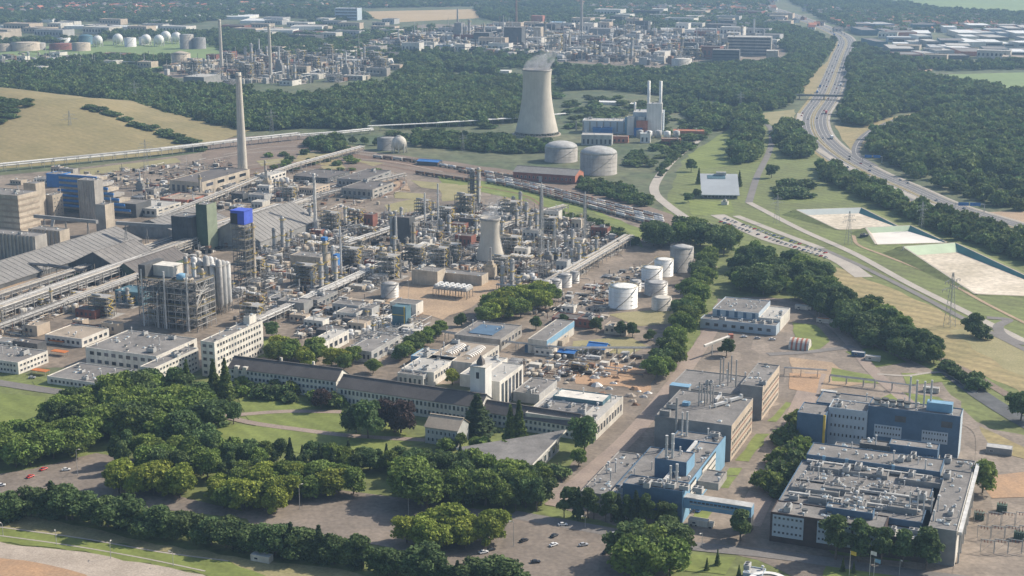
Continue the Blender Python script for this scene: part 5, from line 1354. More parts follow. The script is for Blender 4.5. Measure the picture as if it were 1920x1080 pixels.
for i,(x,yb,yt,l) in enumerate(((1015,482,352,'tall lattice flare mast right of the small cooling tower'),(1096,452,368,'lattice mast near the right hand rack'),(822,440,345,'thin vent stack beyond the middle of the plant'),(797,425,362,'shorter vent stack left of the thin one'),(640,520,425,'slim vent mast behind the blue sail cover'),(1040,470,420,'short lattice mast between two taller ones'))):
    h=HM(x,yb,yb-yt); t=thing('flare_mast' if 'lattice' in l else 'vent_stack',l,'mast',G(x,yb),.3)
    if 'lattice' in l:
        m=MB(); w=2.2
        for a,b in ((-w,-w),(w,-w),(w,w),(-w,w)): m.beam((a,b,0),(a*.35,b*.35,h),.35)
        for k in range(int(h/5)):
            u=1-.65*k*5/h; v=1-.65*(k+1)*5/h
            for (a,b),(c,d) in zip(((-w,-w),(w,-w),(w,w),(-w,w)),((w,-w),(w,w),(-w,w),(-w,-w))): m.beam((a*u,b*u,k*5),(c*v,d*v,k*5+5),.16); m.beam((a*u,b*u,k*5),(c*u,d*u,k*5),.16)
        m.build('lattice','lattice',t)
        m=MB(); m.tube((0,0,0),(0,0,h+4),.55,.45,8); m.build('riser','brightsteel',t)
    else:
        m=MB(); m.tube((0,0,0),(0,0,h),1.1,.8,12); m.build('shaft','brightsteel',t); m=MB(); m.lathe([(2,h*.8),(2,h*.8+.2)],12); rail(m,-2,2,-2,2,h*.8); m.build('platform','steel',t)
    avoid(x,yb,8)

# ---- concrete works and sheds at the left
def cblock(label,x,yb,wpx,hpx,depth,wall,side=None,roofm='roof',n=4,rows=0,name='concrete_tower',cat='tower',ribs=0,group=None):
    s=S(x,yb); W=wpx/s/abs(math.cos(R(GA)))*.8; h=HM(x,yb,hpx)
    t=thing(name,label,cat,G(x,yb),R(GA),group); vol(t,0,0,W,depth,0,h,wall,roofm,n,faces={'R':side} if side else None)
    if rows: windows(t,'R',0,0,W,depth,h*.1,h*.95,rows,3,'offwhite',.35,.3); windows(t,'F',0,0,W,depth,h*.1,h*.95,rows,4,'offwhite',.3,.3)
    for i in range(ribs): b=MB(); x_=W*(i+.5)/ribs; b.box(x_-.4,x_+.4,-.5,0,0,h); b.build('rib',wall,t)
    avoid(x+wpx/2,yb-2,W*.7)
    return t,W,h
cblock('tall plain beige concrete tower of the left works',49,412,33,68,14,'concrete')
cblock('beige concrete tower with small windows right of the plain one',86,408,22,42,16,'greyconcrete','concrete',rows=5)
cblock('tall grey ribbed concrete block before the blue louvres',150,412,44,74,14,'greyconcrete',ribs=7)
cblock('short concrete tower where two conveyors meet',182,442,26,58,14,'greyconcrete','concrete')
cblock('wide dark grey block beside the dark green tower',324,466,52,60,20,'darkgrey',ribs=6)
cblock('dark green tower standing over the grey sheds',371,468,28,84,16,'green','palegreen')
cblock('blue steel building behind the concrete towers',88,350,36,24,20,'bluebright')
lv=thing('louvre_building','building of stepped bright blue louvres behind the grey block','building',G(108,398),R(GA))
vol(lv,0,6,96,26,0,14,'darkgrey','roof',4)
for i in range(7):
    b=MB(); b.box(0,50+i*7,4-.5*i,5.2-.5*i,38-i*5.2,40.4-i*5.2); b.build('blue_louvre','bluebright',lv)
    b=MB(); b.box(.4,48+i*7,5.4,24,35.0-i*5.2,38-i*5.2); b.build('louvre_gap','greyconcrete' if i%2 else 'concrete',lv)
avoid(170,385,45)
cw=thing('corrugated_works','beige banded works building cut by the left edge','building',G(-40,432),R(GA))
vol(cw,0,0,52,30,0,38,'concrete','roof',8)
for k in range(6): b=MB(); b.box(52,52.4,0,30,4+k*5.8,6+k*5.8); b.build('band','rooftan',cw); b=MB(); b.box(0,52,-.4,0,4+k*5.8,6+k*5.8); b.build('band','rooftan',cw)
avoid(0,430,60)
rb=thing('pillared_bunker','concrete bunkers with pillars along the left sheds','building',G(-40,478),R(GA))
vol(rb,0,0,66,16,0,22,'greyconcrete','roof',5)
for i in range(16): b=MB(); b.box(i*4.2+.6,i*4.2+2.0,-1,0,0,22); b.build('pillar','concrete',rb)
avoid(10,475,50)
rb2=thing('pillared_bunker','lower concrete bunkers leading to the concrete tower',"building",G(56,462),R(GA))
vol(rb2,0,0,36,14,0,17,'concrete','roof',3)
for i in range(8): b=MB(); b.box(i*4.6+.6,i*4.6+2,-1,0,0,17); b.build('pillar','greyconcrete',rb2)
def conveyor(label,A,zA,B,zB,w=3.2,mt='grey'):
    a=G(*A,zA); b=G(*B,zB); o=Vector((a.x,a.y,0)); t=thing('conveyor_gallery',label,'conveyor',o,0)
    m=MB(); m.tube((0,0,zA),tuple(b-o),w*.7,None,4); m.build('gallery',mt,t)
    for f in (.15,.5,.85): p=(a.lerp(b,f)-o); m=MB(); m.beam((p.x-1.5,p.y,0),(p.x,p.y,p.z),.6); m.beam((p.x+1.5,p.y,0),(p.x,p.y,p.z),.6); m.build('trestle','grey',t)
conveyor('dark conveyor gallery from the beige tower to the short concrete tower',(65,405),20,(182,416),22)
conveyor('dark conveyor gallery from the short tower to the dark grey block',(218,418),22,(330,425),20)
conveyor('conveyor leg sloping down from the concrete bunkers',(100,412),22,(92,450),4,2.6)
def shed(label,A,B,he,hr,depth,wall,roofm):
    t,W,D,rs=gable(label,A,B,he,hr,None,depth,wall,roofm,'y','storage_shed','shed'); avoid((A[0]+B[0])/2,(A[1]+B[1])/2,W*.6)
    for i in range(max(2,int(W/6))):
        b=MB(); x_=W*(i+.5)/max(2,int(W/6)); top=he+(hr-he)*(1-abs(x_-W/2)/(W/2))-.4; b.box(x_-.25,x_+.25,-.25,0,0,top); b.build('cladding_rib',wall,t)
    for ri,ro in enumerate(rs):
        x0,x1=(-.6,W/2) if ri==0 else (W+.6,W/2)
        for k in range(int(D/7)+1):
            y=k*7-.3; m=MB(); m.add([(x0,y,he+.13),(x0,y+.5,he+.13),(x1,y+.5,hr+.38),(x1,y,hr+.38),(x0,y,he+.36),(x0,y+.5,he+.36),(x1,y+.5,hr+.62),(x1,y,hr+.62)],[(4,5,6,7),(0,1,5,4),(1,2,6,5),(2,3,7,6),(3,0,4,7)]); m.build('roof_seam','corr',ro)
    p=G((A[0]+B[0])/2,(A[1]+B[1])/2)
    for k in range(int(depth/18)): AVOID.append((p+E2*(k*18),W*.75))
    return t
shed('long grey roofed shed at the left edge below the bunkers',(-150,536),(-62,553),4,14,222,'darkgrey','corr')
shed('wide shed with dark blue-grey ribbed gable end',(128,496),(206,513),7,20,58,'darkgrey','roof')
shed('shed with a green gable end right of the ribbed one',(208,509),(250,518),5,13,72,'green','roofdark')
shed('great pale roofed hall behind the dark green tower',(385,444),(470,460),8,25,110,'grey','corr')
shed('pale roofed store left of the great hall',(230,428),(320,442),6,16,85,'grey','corr')
for i,(A,B,h,C,wl,rm,l) in enumerate((((318,338),(366,346),16,(418,318),'concrete','roofdark','beige block with dark roof left of the tall chimney foot'),((640,352),(688,360),10,(712,345),'greyconcrete','roofdark','dark roofed workshop inside the rail curve'),((632,335),(668,342),9,(700,322),'grey','roofdark','second dark roofed workshop behind the first in the rail curve'),((550,330),(610,336),6,(640,322),'darkgrey','roofdark','low dark shed beyond the silver chimney'),((560,352),(585,356),7,(600,346),'tan','rooftan','small tan house beside the silver chimney'),((480,328),(500,332),10,(512,322),'white','roofpale','small white house right of the tall chimney foot'),((235,388),(290,394),8,(330,380),'offwhite','roofpale','pale low building behind the great hall'),((300,372),(345,378),7,(372,366),'redclad','rooftan','red fronted shed before the beige block'),((215,545),(262,552),10,(275,540),'teal','teal','dark teal block left of the open steel frame'))):
    block(l,A,B,h,C,None,wl,rm,5,[('F',1,6),('R',2,4)],name='works_building',cat='building'); avoid((A[0]+B[0])/2,B[1],24)

# ---- fill of process units
W_ = [3,2.2,4,2.2,2.5,4.5,2.5,.7]
zone([(470,470),(560,430),(640,412),(770,405),(850,388),(960,385),(1020,400),(1185,452),(1060,535),(960,548),(930,520),(780,505),(640,560),(560,600),(490,612),(440,600),(440,520)], 'in the middle of the plant', 4, W_, (26,23), 4, (.8,1.05), .05, .78)
zone([(-40,600),(60,560),(230,540),(262,545),(255,590),(110,612),(-40,640)], 'beside the racks at the left', 4, [2,1,4,2,3,4,3,0], (26,22), 5, (.7,.95), .12, .7, 5)
zone([(640,622),(700,600),(790,598),(800,625),(740,668),(680,672)], 'in the white piped plant behind the old office', 4, [3,1,4,2,3,4,4,0], (24,20), 6, (.7,.95), .05, .6, 6)
zone([(930,690),(1080,650),(1180,665),(1060,715)], 'along the low grey pipe bridge', 3, [1,1,4,1,3,4,3,0], (24,22), 6, (.6,.8), .25, .6, 7)
zone([(230,372),(300,345),(440,345),(440,372),(330,400)], 'left of the tall chimney foot', 3, [1,2,3,2,4,3,3,1], (28,24), 6, (.8,1.0), .2, .8, 8)
zone([(470,345),(560,330),(580,395),(480,390)], 'between the chimneys', 3, [1,2,3,2,4,3,3,1], (28,26), 6, (.8,1.0), .35, .8, 9)
zone([(1090,545),(1140,520),(1210,500),(1205,545),(1140,560)], 'in the tank farm', 3, [0,0,4,1,2,4,3,0], (24,22), 6, (.5,.7), .3, .6, 10)
zone([(300,135),(330,122),(600,106),(700,114),(740,125),(680,148),(560,160),(420,160)], 'in the far works behind the dark wood', 4, [3,3,3,2,3,4,3,1], (52,66), 5, (1.2,1.7), .2, .9, 11)
zone([(660,102),(760,80),(960,66),(1130,66),(1340,80),(1450,94),(1330,112),(1240,122),(1040,112),(860,102)], 'in the far works behind the large cooling tower', 5, [4,2.5,3,2,4,4,3,1], (66,86), 5, (1.5,2.2), .08, .9, 12)

def scatter_blocks(pg, n, where, seed, wr=(9,24), dr=(7,16), hr=(3.5,9), mind=20, scale=1.0):
    g=random.Random(seed); w=[(G(*p).x,G(*p).y) for p in pg]; xs=[p[0] for p in w]; ys=[p[1] for p in w]; got=[]; tr=0
    PAL=[('offwhite','roofpale','pale'),('concrete','rooftan','beige'),('palegrey','roof','grey'),('brick','roofdark','brick'),('white','roof','white'),('greyconcrete','roof','concrete'),('darkgrey','roofdark','dark'),('tan','rooftan','tan'),('white','roofpale','cream')]
    while len(got)<n and tr<n*40:
        tr+=1; p=Vector((g.uniform(min(xs),max(xs)),g.uniform(min(ys),max(ys)),0))
        if not inpoly(p.x,p.y,w) or any((p-q).length<mind*scale for q in got) or any((p-a).length<r*.8 for a,r in AVOID): continue
        got.append(p); wl,rm,cn=g.choice(PAL); W,D,h=g.uniform(*wr)*scale,g.uniform(*dr)*scale,g.uniform(*hr)*scale
        l=cn+' flat roofed shed '+where; t=thing('works_shed',l,'shed',p,R(GA)+(R(90) if False else 0),cn+' sheds '+where); vol(t,0,0,W,D,0,h,wl,rm,g.randrange(1,4),.4*scale)
        for i in range(int(W/(4*scale))): b=MB(); b.box((1+i*4)*scale,(2.8+i*4)*scale,-.12*scale,0,h*.35,h*.7); b.build('window','glass',t)
scatter_blocks([(540,600),(640,560),(740,585),(700,605),(620,650),(540,640)],9,'behind the white slab office',31)
scatter_blocks([(-20,640),(150,590),(250,600),(160,640),(0,665)],8,'between the racks and the white offices',32)
scatter_blocks([(230,395),(300,350),(440,340),(560,322),(590,385),(480,395),(330,405)],12,'round the tall chimney foot',33)
scatter_blocks([(900,640),(980,600),(1140,560),(1140,630),(1000,690)],6,'near the blue and white hall',34)
scatter_blocks([(0,350),(80,322),(140,320),(140,345),(40,360)],5,'behind the concrete works',35)
scatter_blocks([(640,420),(760,400),(900,385),(1050,400),(1180,450),(1060,520),(900,490),(700,520)],26,'among the process units',36,(8,18),(7,12),(5,13),22)
scatter_blocks([(660,104),(760,72),(960,50),(1130,46),(1340,66),(1450,92),(1330,112),(1240,122),(1040,112),(860,102)],64,'in the far works behind the large cooling tower',37,(10,30),(8,20),(4,12),34,2.4)
scatter_blocks([(300,145),(330,118),(560,92),(700,100),(745,126),(690,150),(560,160),(420,162)],30,'in the far works behind the dark wood',38,(10,26),(8,18),(4,9),34,2.0)
scatter_blocks([(-40,126),(60,104),(300,110),(310,128),(180,124),(-40,150)],14,'below the far tank farm',39,(12,30),(8,16),(3,6),40,2.0)
scatter_blocks([(-40,60),(120,46),(300,44),(340,60),(160,68),(-40,78)],22,'beside the long white warehouse at the top left',41,(16,40),(12,30),(4,8),46,2.6)
scatter_blocks([(1060,40),(1140,22),(1440,30),(1450,70),(1300,66)],34,'between the far works and the town',42,(14,34),(10,24),(4,9),46,2.8)
scatter_blocks([(1600,70),(1640,66),(1760,110),(1920,108),(1920,118),(1740,122)],18,'along the lower edge of the business park',43,(14,34),(12,26),(4,8),46,2.4)
scatter_blocks([(400,62),(480,40),(640,42),(760,44),(700,66),(560,80)],22,'below the broad white roofs at the top',40,(14,34),(10,24),(4,8),44,2.4)

# ================================================================ POWER STATION, SIDINGS, BASINS
ps=thing('power_station','grey power station with blue details and twin white stacks','power station',G(1074,249),R(GA)+R(14))
vol(ps,14,0,74,30,0,18,'bluepale','roofpale',14); vol(ps,88,-4,44,36,0,32,'bluepale','palegrey',6)
vol(ps,108,-16,22,16,0,46,'tankwhite','palegrey',3); vol(ps,80,-14,10,12,0,26,'tankwhite','palegrey',1); vol(ps,96,-12,9,10,0,26,'tankwhite','palegrey',1)
for x in (110,127): m=MB(); m.lathe([(2.2,0),(2.2,78),(1.9,78)],16,(x,-6)); m.build('stack','tankwhite',ps,True)
m=MB(); m.lathe([(1.6,34),(1.6,46)],12,(90,4)); m.build('stack','tankwhite',ps,True)
vol(ps,94,-24,16,9,0,22,'redclad','rooftan',1); vol(ps,30,-10,28,10,0,9,'bluebright','blue',2); vol(ps,76,-3,11,3,0,24,'bluelight','palegrey',0); vol(ps,91,-26,12,4,0,12,'bluebright','bluepale',0)
for i in range(5): m=MB(); m.lathe([(5,0),(5,10),(2,11)],18,(100+i*13,-34-(i%2)*6)); m.build('tank','tankwhite' if i%2 else 'palegrey',ps,True)
for i in range(8): b=MB(); b.box(4+i*10,6+i*10,-.3,0,3,17); b.build('facade_strip','grey',ps)
for l,x,y,w,d,h,wl,rm in (('low grey hall before the power station',1090,272,42,22,14,'palegrey','roofpale'),('red clad shed between grey hall and tanks',1148,268,22,12,9,'redclad','rooftan'),('red clad shed right of the power station tanks',1240,274,26,12,10,'redclad','rooftan'),('long red roofed store at the right of the power station',1262,256,44,20,8,'rooftile','rooftile'),('white round topped store by the power station tanks',1200,268,14,12,13,'tankwhite','tankwhite')):
    t=thing('plant_building',l,'building',G(x,y),R(GA)+R(14)); vol(t,0,0,w,d,0,h,wl,rm,3)
    for i in range(int(w/6)): b=MB(); b.box(2+i*6,4.5+i*6,-.15,0,2,h*.6); b.build('window','glass',t)
bh,W,D,_=gable('long brick hall with grey roof and salmon gable by the sidings',(962,322),(1060,338),10,15,None,30,'brick','corr','x','brick_hall','hall')
m=MB(); m.add([(W+.2,0,0),(W+.2,D,0),(W+.2,D,10),(W+.2,D/2,15),(W+.2,0,10)],[(0,1,2,3,4)]); m.build('gable_wall','redclad',bh)
windows(bh,'F',0,0,W,D,2,8,1,14,'offwhite',.4,.5); b=MB(); b.box(W*.42,W*.47,-.2,0,0,7); b.build('door','palegrey',bh)
# sidings: rows of wagons
def wagon(kind):
    t=obj('rail_wagon',None); L=15
    m=MB(); m.box(0,L,-1.3,1.3,.9,1.3); m.build('underframe','darksteel',t)
    for x in (2.2,L-2.2):
        m=MB(); m.box(x-1.3,x+1.3,-1.1,1.1,.3,.9)
        for d in (-.9,.9): m.tube((x+d,-1.1,.5),(x+d,1.1,.5),.46,None,10)
        m.build('bogie','black',t)
    if kind<3:
        m=MB(); m.tube((.6,0,2.7),(L-.6,0,2.7),1.4,None,12); m.tube((.2,0,2.7),(.6,0,2.7),.8,1.4,12); m.tube((L-.6,0,2.7),(L-.2,0,2.7),1.4,.8,12); q=m.build('barrel',('tankwhite','palegrey','concrete')[kind],t,True)
        m=MB(); m.tube((L/2,0,4),(L/2,0,4.5),.5,None,8); m.box(L/2-2,L/2+2,-.4,.4,4.1,4.2); m.build('dome',('steel','steel','orange')[kind],q)
    else:
        m=MB(); m.box(.3,L-.3,-1.35,1.35,1.3,3.9); q=m.build('hopper','rust' if kind==3 else 'palegrey',t); m=MB(); m.box(.6,L-.6,-1.05,1.05,3.9,4.05); m.build('cover','darksteel' if kind==3 else 'offwhite',q)
    return t
WAG=[wagon(k) for k in range(5)]; WUSED=set()
def train(pts, n0, n1, label, group, kinds):
    line=smooth_line([G(*p) for p in pts],10); d=0; k=0
    for a,b in zip(line[:-1],line[1:]):
        L=(b-a).length
        while d < L:
            if n0 <= k < n1:
                q=random.choice(kinds); p=a.lerp(b,d/L); ang=math.atan2((b-a).y,(b-a).x)
                o=place(WAG[q],q not in WUSED,(p.x,p.y,.25),ang,label,group); WUSED.add(q); o['category']='rail wagon'
            d+=16.2; k+=1
        d-=L
for i,(dy,nm) in enumerate(((0,'farthest'),(3,'second'),(6,'middle'),(9,'fourth'),(12,'nearest'))):
    train([(860,322+dy),(960,340+dy),(1060,364+dy*1.2),(1160,390+dy*1.3),(1232,408+dy*1.4)],3 if i else 0,99,'pale wagon in the '+nm+' of the five lines of the long siding',nm+' line of the long siding',[0,2,3,4,1,2,3])
train([(700,296),(780,305),(860,318),(960,334)],0,99,'wagon of the mixed train above the rail curve','mixed train above the rail curve',[0,3,4,2,3])
train([(780,326),(860,338),(930,348)],0,6,'dark wagon standing alone in the rail yard','dark wagons in the rail yard',[3])
for x,y,l in ((800,302,'long blue canopy over the far siding'),(115,182,'blue roofed shelter behind the spoil heap')):
    gable(l,(x-18,y),(x+22,y+2),5,6.5,None,14,'darkgrey','bluebright','x','canopy','canopy')
# lined basins, banked up against the meadow
def basin(label, near_left, far_left, far_right, near_right, h, floor_m, far_m, right_m):
    c=[G(*near_left),G(*far_left),G(*far_right),G(*near_right)]; o=c[0].copy(); c=[p-o for p in c]
    t=thing('lined_basin',label,'basin',o,0); ctr=sum(c,Vector())/4
    zt=[.6,h,h,.9]; top=[Vector((p.x,p.y,z)) for p,z in zip(c,zt)]
    inn=[]
    for i,p in enumerate(c):
        q=p.lerp(ctr,(.03,.16,.16,.03)[i]); inn.append(Vector((q.x,q.y,.35)))
    m=MB(); m.add([tuple(p) for p in inn],[(0,3,2,1)]); m.build('floor',floor_m,t)
    for i,mt in ((1,far_m),(2,right_m),(0,'stony'),(3,'stony')):
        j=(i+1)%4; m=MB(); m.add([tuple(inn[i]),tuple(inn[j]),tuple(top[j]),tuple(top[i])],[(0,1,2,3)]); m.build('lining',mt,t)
    for i in range(4):
        j=(i+1)%4; nrm=((top[i]+top[j])/2-ctr); nrm.z=0; nrm.normalize()
        a,b=top[i],top[j]; a2=Vector((a.x,a.y,a.z))+nrm*1.6; b2=Vector((b.x,b.y,b.z))+nrm*1.6; a3=Vector((a.x,a.y,.05))+nrm*(2+a.z*3); b3=Vector((b.x,b.y,.05))+nrm*(2+b.z*3)
        m=MB(); m.add([tuple(a),tuple(b),tuple(b2),tuple(a2)],[(0,1,2,3)]); m.build('rim','paleroad' if i<2 else 'stony',t)
        m=MB(); m.add([tuple(a2),tuple(b2),tuple(b3),tuple(a3)],[(0,1,2,3)]); m.build('bank','meadow',t)
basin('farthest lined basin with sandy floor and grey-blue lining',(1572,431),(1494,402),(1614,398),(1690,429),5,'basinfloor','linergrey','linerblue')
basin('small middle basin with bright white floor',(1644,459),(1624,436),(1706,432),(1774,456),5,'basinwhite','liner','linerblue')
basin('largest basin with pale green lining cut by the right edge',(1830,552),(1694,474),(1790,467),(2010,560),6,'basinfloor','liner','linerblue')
for x,y in ((1612,446),(1690,478)):
    t=thing('pump_station','small dark pump house '+('between the first two basins' if x<1650 else 'at the head of the largest basin'),'pump house',G(x,y),R(GA)); vol(t,0,0,8,5,0,3,'darkgrey','roof',2); m=MB(); m.beam((9,1,0),(14,-2,0),.6); m.build('pipe','steel',t)
# pavilion by the lane
pv_=thing('pavilion','pavilion with one broad pale sloping roof and dark glass front','pavilion',G(1318,372),R(GA)+R(18))
m=MB(); m.add([(0,0,0),(38,0,0),(38,34,0),(0,34,0),(0,0,5),(38,0,5),(38,34,20),(0,34,20)],[(0,1,5,4),(1,2,6,5),(2,3,7,6),(3,0,4,7)]); m.build('wall','grey',pv_)
m=MB(); m.add([(-2,-3,3.9),(40,-3,3.9),(40,36,21.1),(-2,36,21.1),(-2,-3,4.7),(40,-3,4.7),(40,36,21.9),(-2,36,21.9)],[(3,2,1,0),(4,5,6,7),(0,1,5,4),(1,2,6,5),(2,3,7,6),(3,0,4,7)]); m.build('roof','pavroof',pv_)
m=MB(); m.add([(6,26,17.8),(26,26,17.8),(26,33,20.9),(6,33,20.9)],[(0,1,2,3)]); m.build('roof_light','teal',pv_)
b=MB(); b.box(16,27,33,38,14,24); b.build('plant_box','palegrey',pv_)
for i in range(9): obj('window',win_mesh(3.2,3.2,'palegrey'),pv_,(3+i*4,-.05,1))
t=thing('kiosk','small white kiosk before the pavilion','kiosk',G(1352,384),R(GA)); vol(t,0,0,7,5,0,3.4,'white','roofpale',1)
# overpass, gantries, bridges
ov=thing('overpass','dark road bridge crossing the motorway','bridge',G(1490,186),0)
e_=G(1600,188)-G(1490,186); ln=e_.length; ov.rotation_euler=(0,0,math.atan2(e_.y,e_.x))
b=MB(); b.box(-6,ln+6,-5,5,6.2,7.4); b.build('deck','darkgrey',ov)
for y in (-5.2,5.0): b=MB(); b.box(-6,ln+6,y,y+.2,7.4,8.6); b.build('parapet','grey',ov)
for x in (8,ln*.5,ln-8): b=MB(); b.box(x-.8,x+.8,-4,4,0,6.2); b.build('pier','greyconcrete',ov)
for x in (-6,ln+4): b=MB(); b.box(x,x+2,-6,6,0,6.2); b.build('abutment','greyconcrete',ov)
def gantry(label,x,y,w,ang,sx=.55):
    t=thing('sign_gantry',label,'road sign',G(x,y),ang)
    for q in (0,w): b=MB(); b.tube((q,0,0),(q,0,9),.4,.3,8); b.build('post','palegrey',t)
    b=MB(); b.box(-.4,w+.4,-.3,.3,8.2,9.2); b.build('beam','palegrey',t)
    for q in (.1,sx): b=MB(); b.box(w*q,w*q+w*.36,-.6,-.35,6.8,10.4); b.build('sign_panel','bluebright',t)
gantry('blue sign gantry where the slip road joins the motorway',1617,305,24,R(-12))
gantry('blue sign gantry over the motorway at the right',1790,397,30,R(-8),.5)
gantry('far blue signs above the wood left of the overpass',1320,168,40,0)
# power line masts
def pylon(label,x,yb,yt,rz=.6,group=None):
    h=HM(x,yb,yb-yt); t=thing('power_pylon',label,'pylon',G(x,yb),rz,group); m=MB(); w=h*.075
    for a,b in ((-w,-w),(w,-w),(w,w),(-w,w)): m.beam((a,b,0),(a*.12,b*.12,h),h*.006)
    n=9
    for k in range(n):
        u=1-.88*k/n; v=1-.88*(k+1)/n
        for (a,b),(c,d) in zip(((-w,-w),(w,-w),(w,w),(-w,w)),((w,-w),(w,w),(-w,w),(-w,-w))): m.beam((a*u,b*u,h*k/n),(c*v,d*v,h*(k+1)/n),h*.003)
    m.build('tower','lattice',t)
    for z,l in ((.72,.26),(.86,.2)):
        m=MB(); m.beam((-h*l,0,h*z),(h*l,0,h*z),h*.007); m.beam((-h*l,0,h*z),(0,0,h*z+h*.04),h*.004); m.beam((h*l,0,h*z),(0,0,h*z+h*.04),h*.004); ar=m.build('crossarm','lattice',t)
        for s_ in (-1,-.55,.55,1): m=MB(); m.tube((h*l*s_,0,h*z),(h*l*s_,0,h*z-h*.05),h*.006,None,6); m.build('insulator','palegrey',ar)
for x,yb,yt,l in ((1780,612,512,'lattice pylon on the dry field, nearest of the pylons'),(1727,432,378,'pylon with two crossarms beside the motorway trees'),(1590,458,396,'pylon between the lane and the farthest basin'),(1456,418,365,'pylon on the meadow left of the basins'),(1388,210,172,'pylon in the wood left of the motorway'),(254,196,152,'pylon in the wood behind the spoil heap'),(510,252,205,'pylon beside the pipe bridge right of the tall chimney'),(133,262,208,'faint pylon on the slope of the spoil heap'),(274,312,262,'pylon at the foot of the spoil heap'),(868,285,250,'pylon in the hedge below the large cooling tower')):
    pylon(l,x,yb,yt)

# ================================================================ BEYOND: far tanks, works, warehouses, town
for i,(x,y) in enumerate(((182,88),(220,85),(273,86),(297,87),(330,82),(310,80))): sphere(['leftmost white sphere of the far tank farm','second white sphere of the far tank farm','white sphere left of the two close ones','pale blue white sphere in front of the others','rightmost white sphere of the far tank farm','white sphere half hidden behind the others'][i],x,y,19,'tankwhite')
for i,(x,y,w,h,mt,tp) in enumerate(((242,88,22,16,'tankwhite','flat'),(268,84,18,14,'tankwhite','flat'),(336,124,36,22,'concrete','cone'),(348,92,26,26,'greyconcrete','flat'),(372,92,24,20,'grey','flat'),(40,96,54,14,'concrete','flat'),(148,96,34,14,'concrete','flat'),(110,94,46,10,'brick','flat'),(158,84,26,14,'teal','dome'),(66,94,30,12,'greyconcrete','flat'),(4,96,30,12,'concrete','flat'),(117,80,24,8,'tankwhite','flat'),(1280,124,38,12,'offwhite','flat'))):
    tank(['white drum tank between the far spheres','smaller white drum among the far spheres','single beige tank on the far green field','tall beige tank right of the far spheres','grey tank at the right end of the far tanks','wide beige tank at the far left','beige tank left of the far spheres','low brown tank in the far row','teal domed tank behind the beige one','grey wide tank beside the beige far left one','beige tank at the left edge of the far row','low white tank behind the brown one','white topped tank before the far works'][i],x,y,w,h,mt,tp)
def fblock(label,x,yb,wpx,hpx,depth,wall,roofm,rot=0,n=0,rows=0,name='far_building',cat='building',group=None):
    s=S(x,yb); W=wpx/s; h=HM(x,yb,hpx); t=thing(name,label,cat,G(x,yb),R(rot),group); vol(t,0,0,W,depth,0,h,wall,roofm,n,.6)
    if rows:
        for r in range(rows): b=MB(); b.box(W*.03,W*.97,-.2,0,h*(r+.35)/rows,h*(r+.75)/rows); b.build('window_band','glass',t)
    return t
fblock('long grey far office with many window rows near the motorway',1362,104,82,34,60,'greyconcrete','roofpale',-12,4,6)
fblock('dark lower office beside the long grey far office',1335,116,50,22,40,'darkgrey','roof',-12,3,4)
fblock('beige end block of the long grey far office',1436,116,22,20,40,'concrete','roofpale',-12,2)
fblock('dark tall block in the far works left of the reddish chimney',945,90,34,38,40,'darkgrey','roof',-15,3)
fblock('narrow pale block beside the dark far block',1000,82,14,30,30,'concrete','roofpale',-15,1)
fblock('dark block left of the far centre',888,86,30,24,40,'darkgrey','roof',-15,2)
fblock('tall grey tower of the far works at left',852,80,14,36,30,'grey','roof',-15,1)
fblock('long pale blue low building before the far works',756,96,90,12,40,'bluepale','roofpale',-5,4)
fblock('blue white tower block behind the wheat field',628,38,44,22,50,'bluepale','palegrey',-12,3,4)
fblock('dark block at the far right of the far works',1105,72,40,18,50,'grey','roof',-15,2)
fblock('red topped block in the far works',996,46,22,16,30,'redclad','redclad',-15,1)
fblock('white block in the far works under the tall grey chimney',1030,54,26,12,40,'tankwhite','bluelight',-15,1)
fblock('long dark works shed before the left far chimney',345,166,44,22,60,'grey','roofpale',-20,6)
for i,(x,y,w) in enumerate(((830,124,40),(885,130,34),(925,137,30),(1120,196,40),(1180,200,34))):
    fblock(['long low white shed on the clearing behind the central wood','second low white shed on the clearing behind the central wood','third low white shed nearest the large cooling tower','low white shed on the clearing behind the power station','second low white shed behind the power station'][i],x,y,w,4,26,'white','tankwhite',-12,0,name='far_warehouse',cat='warehouse')
# white roofed warehouses at the top
for i,(x,y,w,h,d,l) in enumerate(((120,54,170,5,60,'very long white roofed warehouse sloping away at top left'),(340,36,130,5,130,'group of broad white roofs at the top'),(450,44,80,5,120,'second group of broad white roofs at the top'),(0,54,46,6,120,'white roofed warehouse in the top left corner'),(40,42,60,5,90,'pale warehouse behind the top left one'),(480,66,70,9,80,'pale works halls below the broad white roofs'),(545,62,60,12,80,'grey works hall left of the blue white tower'),(1330,28,60,5,80,'white warehouse above the far works'),(1240,62,70,6,90,'pale store above the right of the far works'))):
    fblock(l,x,y,w,h,d,'tankwhite','tankwhite' if i in (0,1,2,3) else 'roofpale',-9 if i==0 else -4,3 if i else 0,name='far_warehouse',cat='warehouse')
# business park top right
g=random.Random(4); bp=[]
BPM=[('tankwhite','roofpale','white'),('tankwhite','tankwhite','bright white'),('white','tankwhite','cream'),('palegrey','roofpale','pale'),('teal','roof','teal'),('darkgrey','roof','dark'),('bluepale','palegrey','pale blue'),('offwhite','tankwhite','white roofed'),('redclad','roof','red fronted'),('grey','roofpale','grey')]
for i in range(110):
    x=g.uniform(1590,1930); y=g.uniform(52,112)
    if x < 1640 and y > 70: continue
    if any(abs(x-a)<24 and abs(y-b)<5 for a,b in bp): continue
    bp.append((x,y)); wl,rm,cn=g.choice(BPM)
    fblock(cn+' low hall in the business park right of the far motorway',x,y,g.uniform(18,50),g.uniform(6,11),g.uniform(50,140),wl,rm,g.uniform(-14,8),0,1 if g.random()<.4 else 0,'business_hall','hall',cn+' halls of the business park')
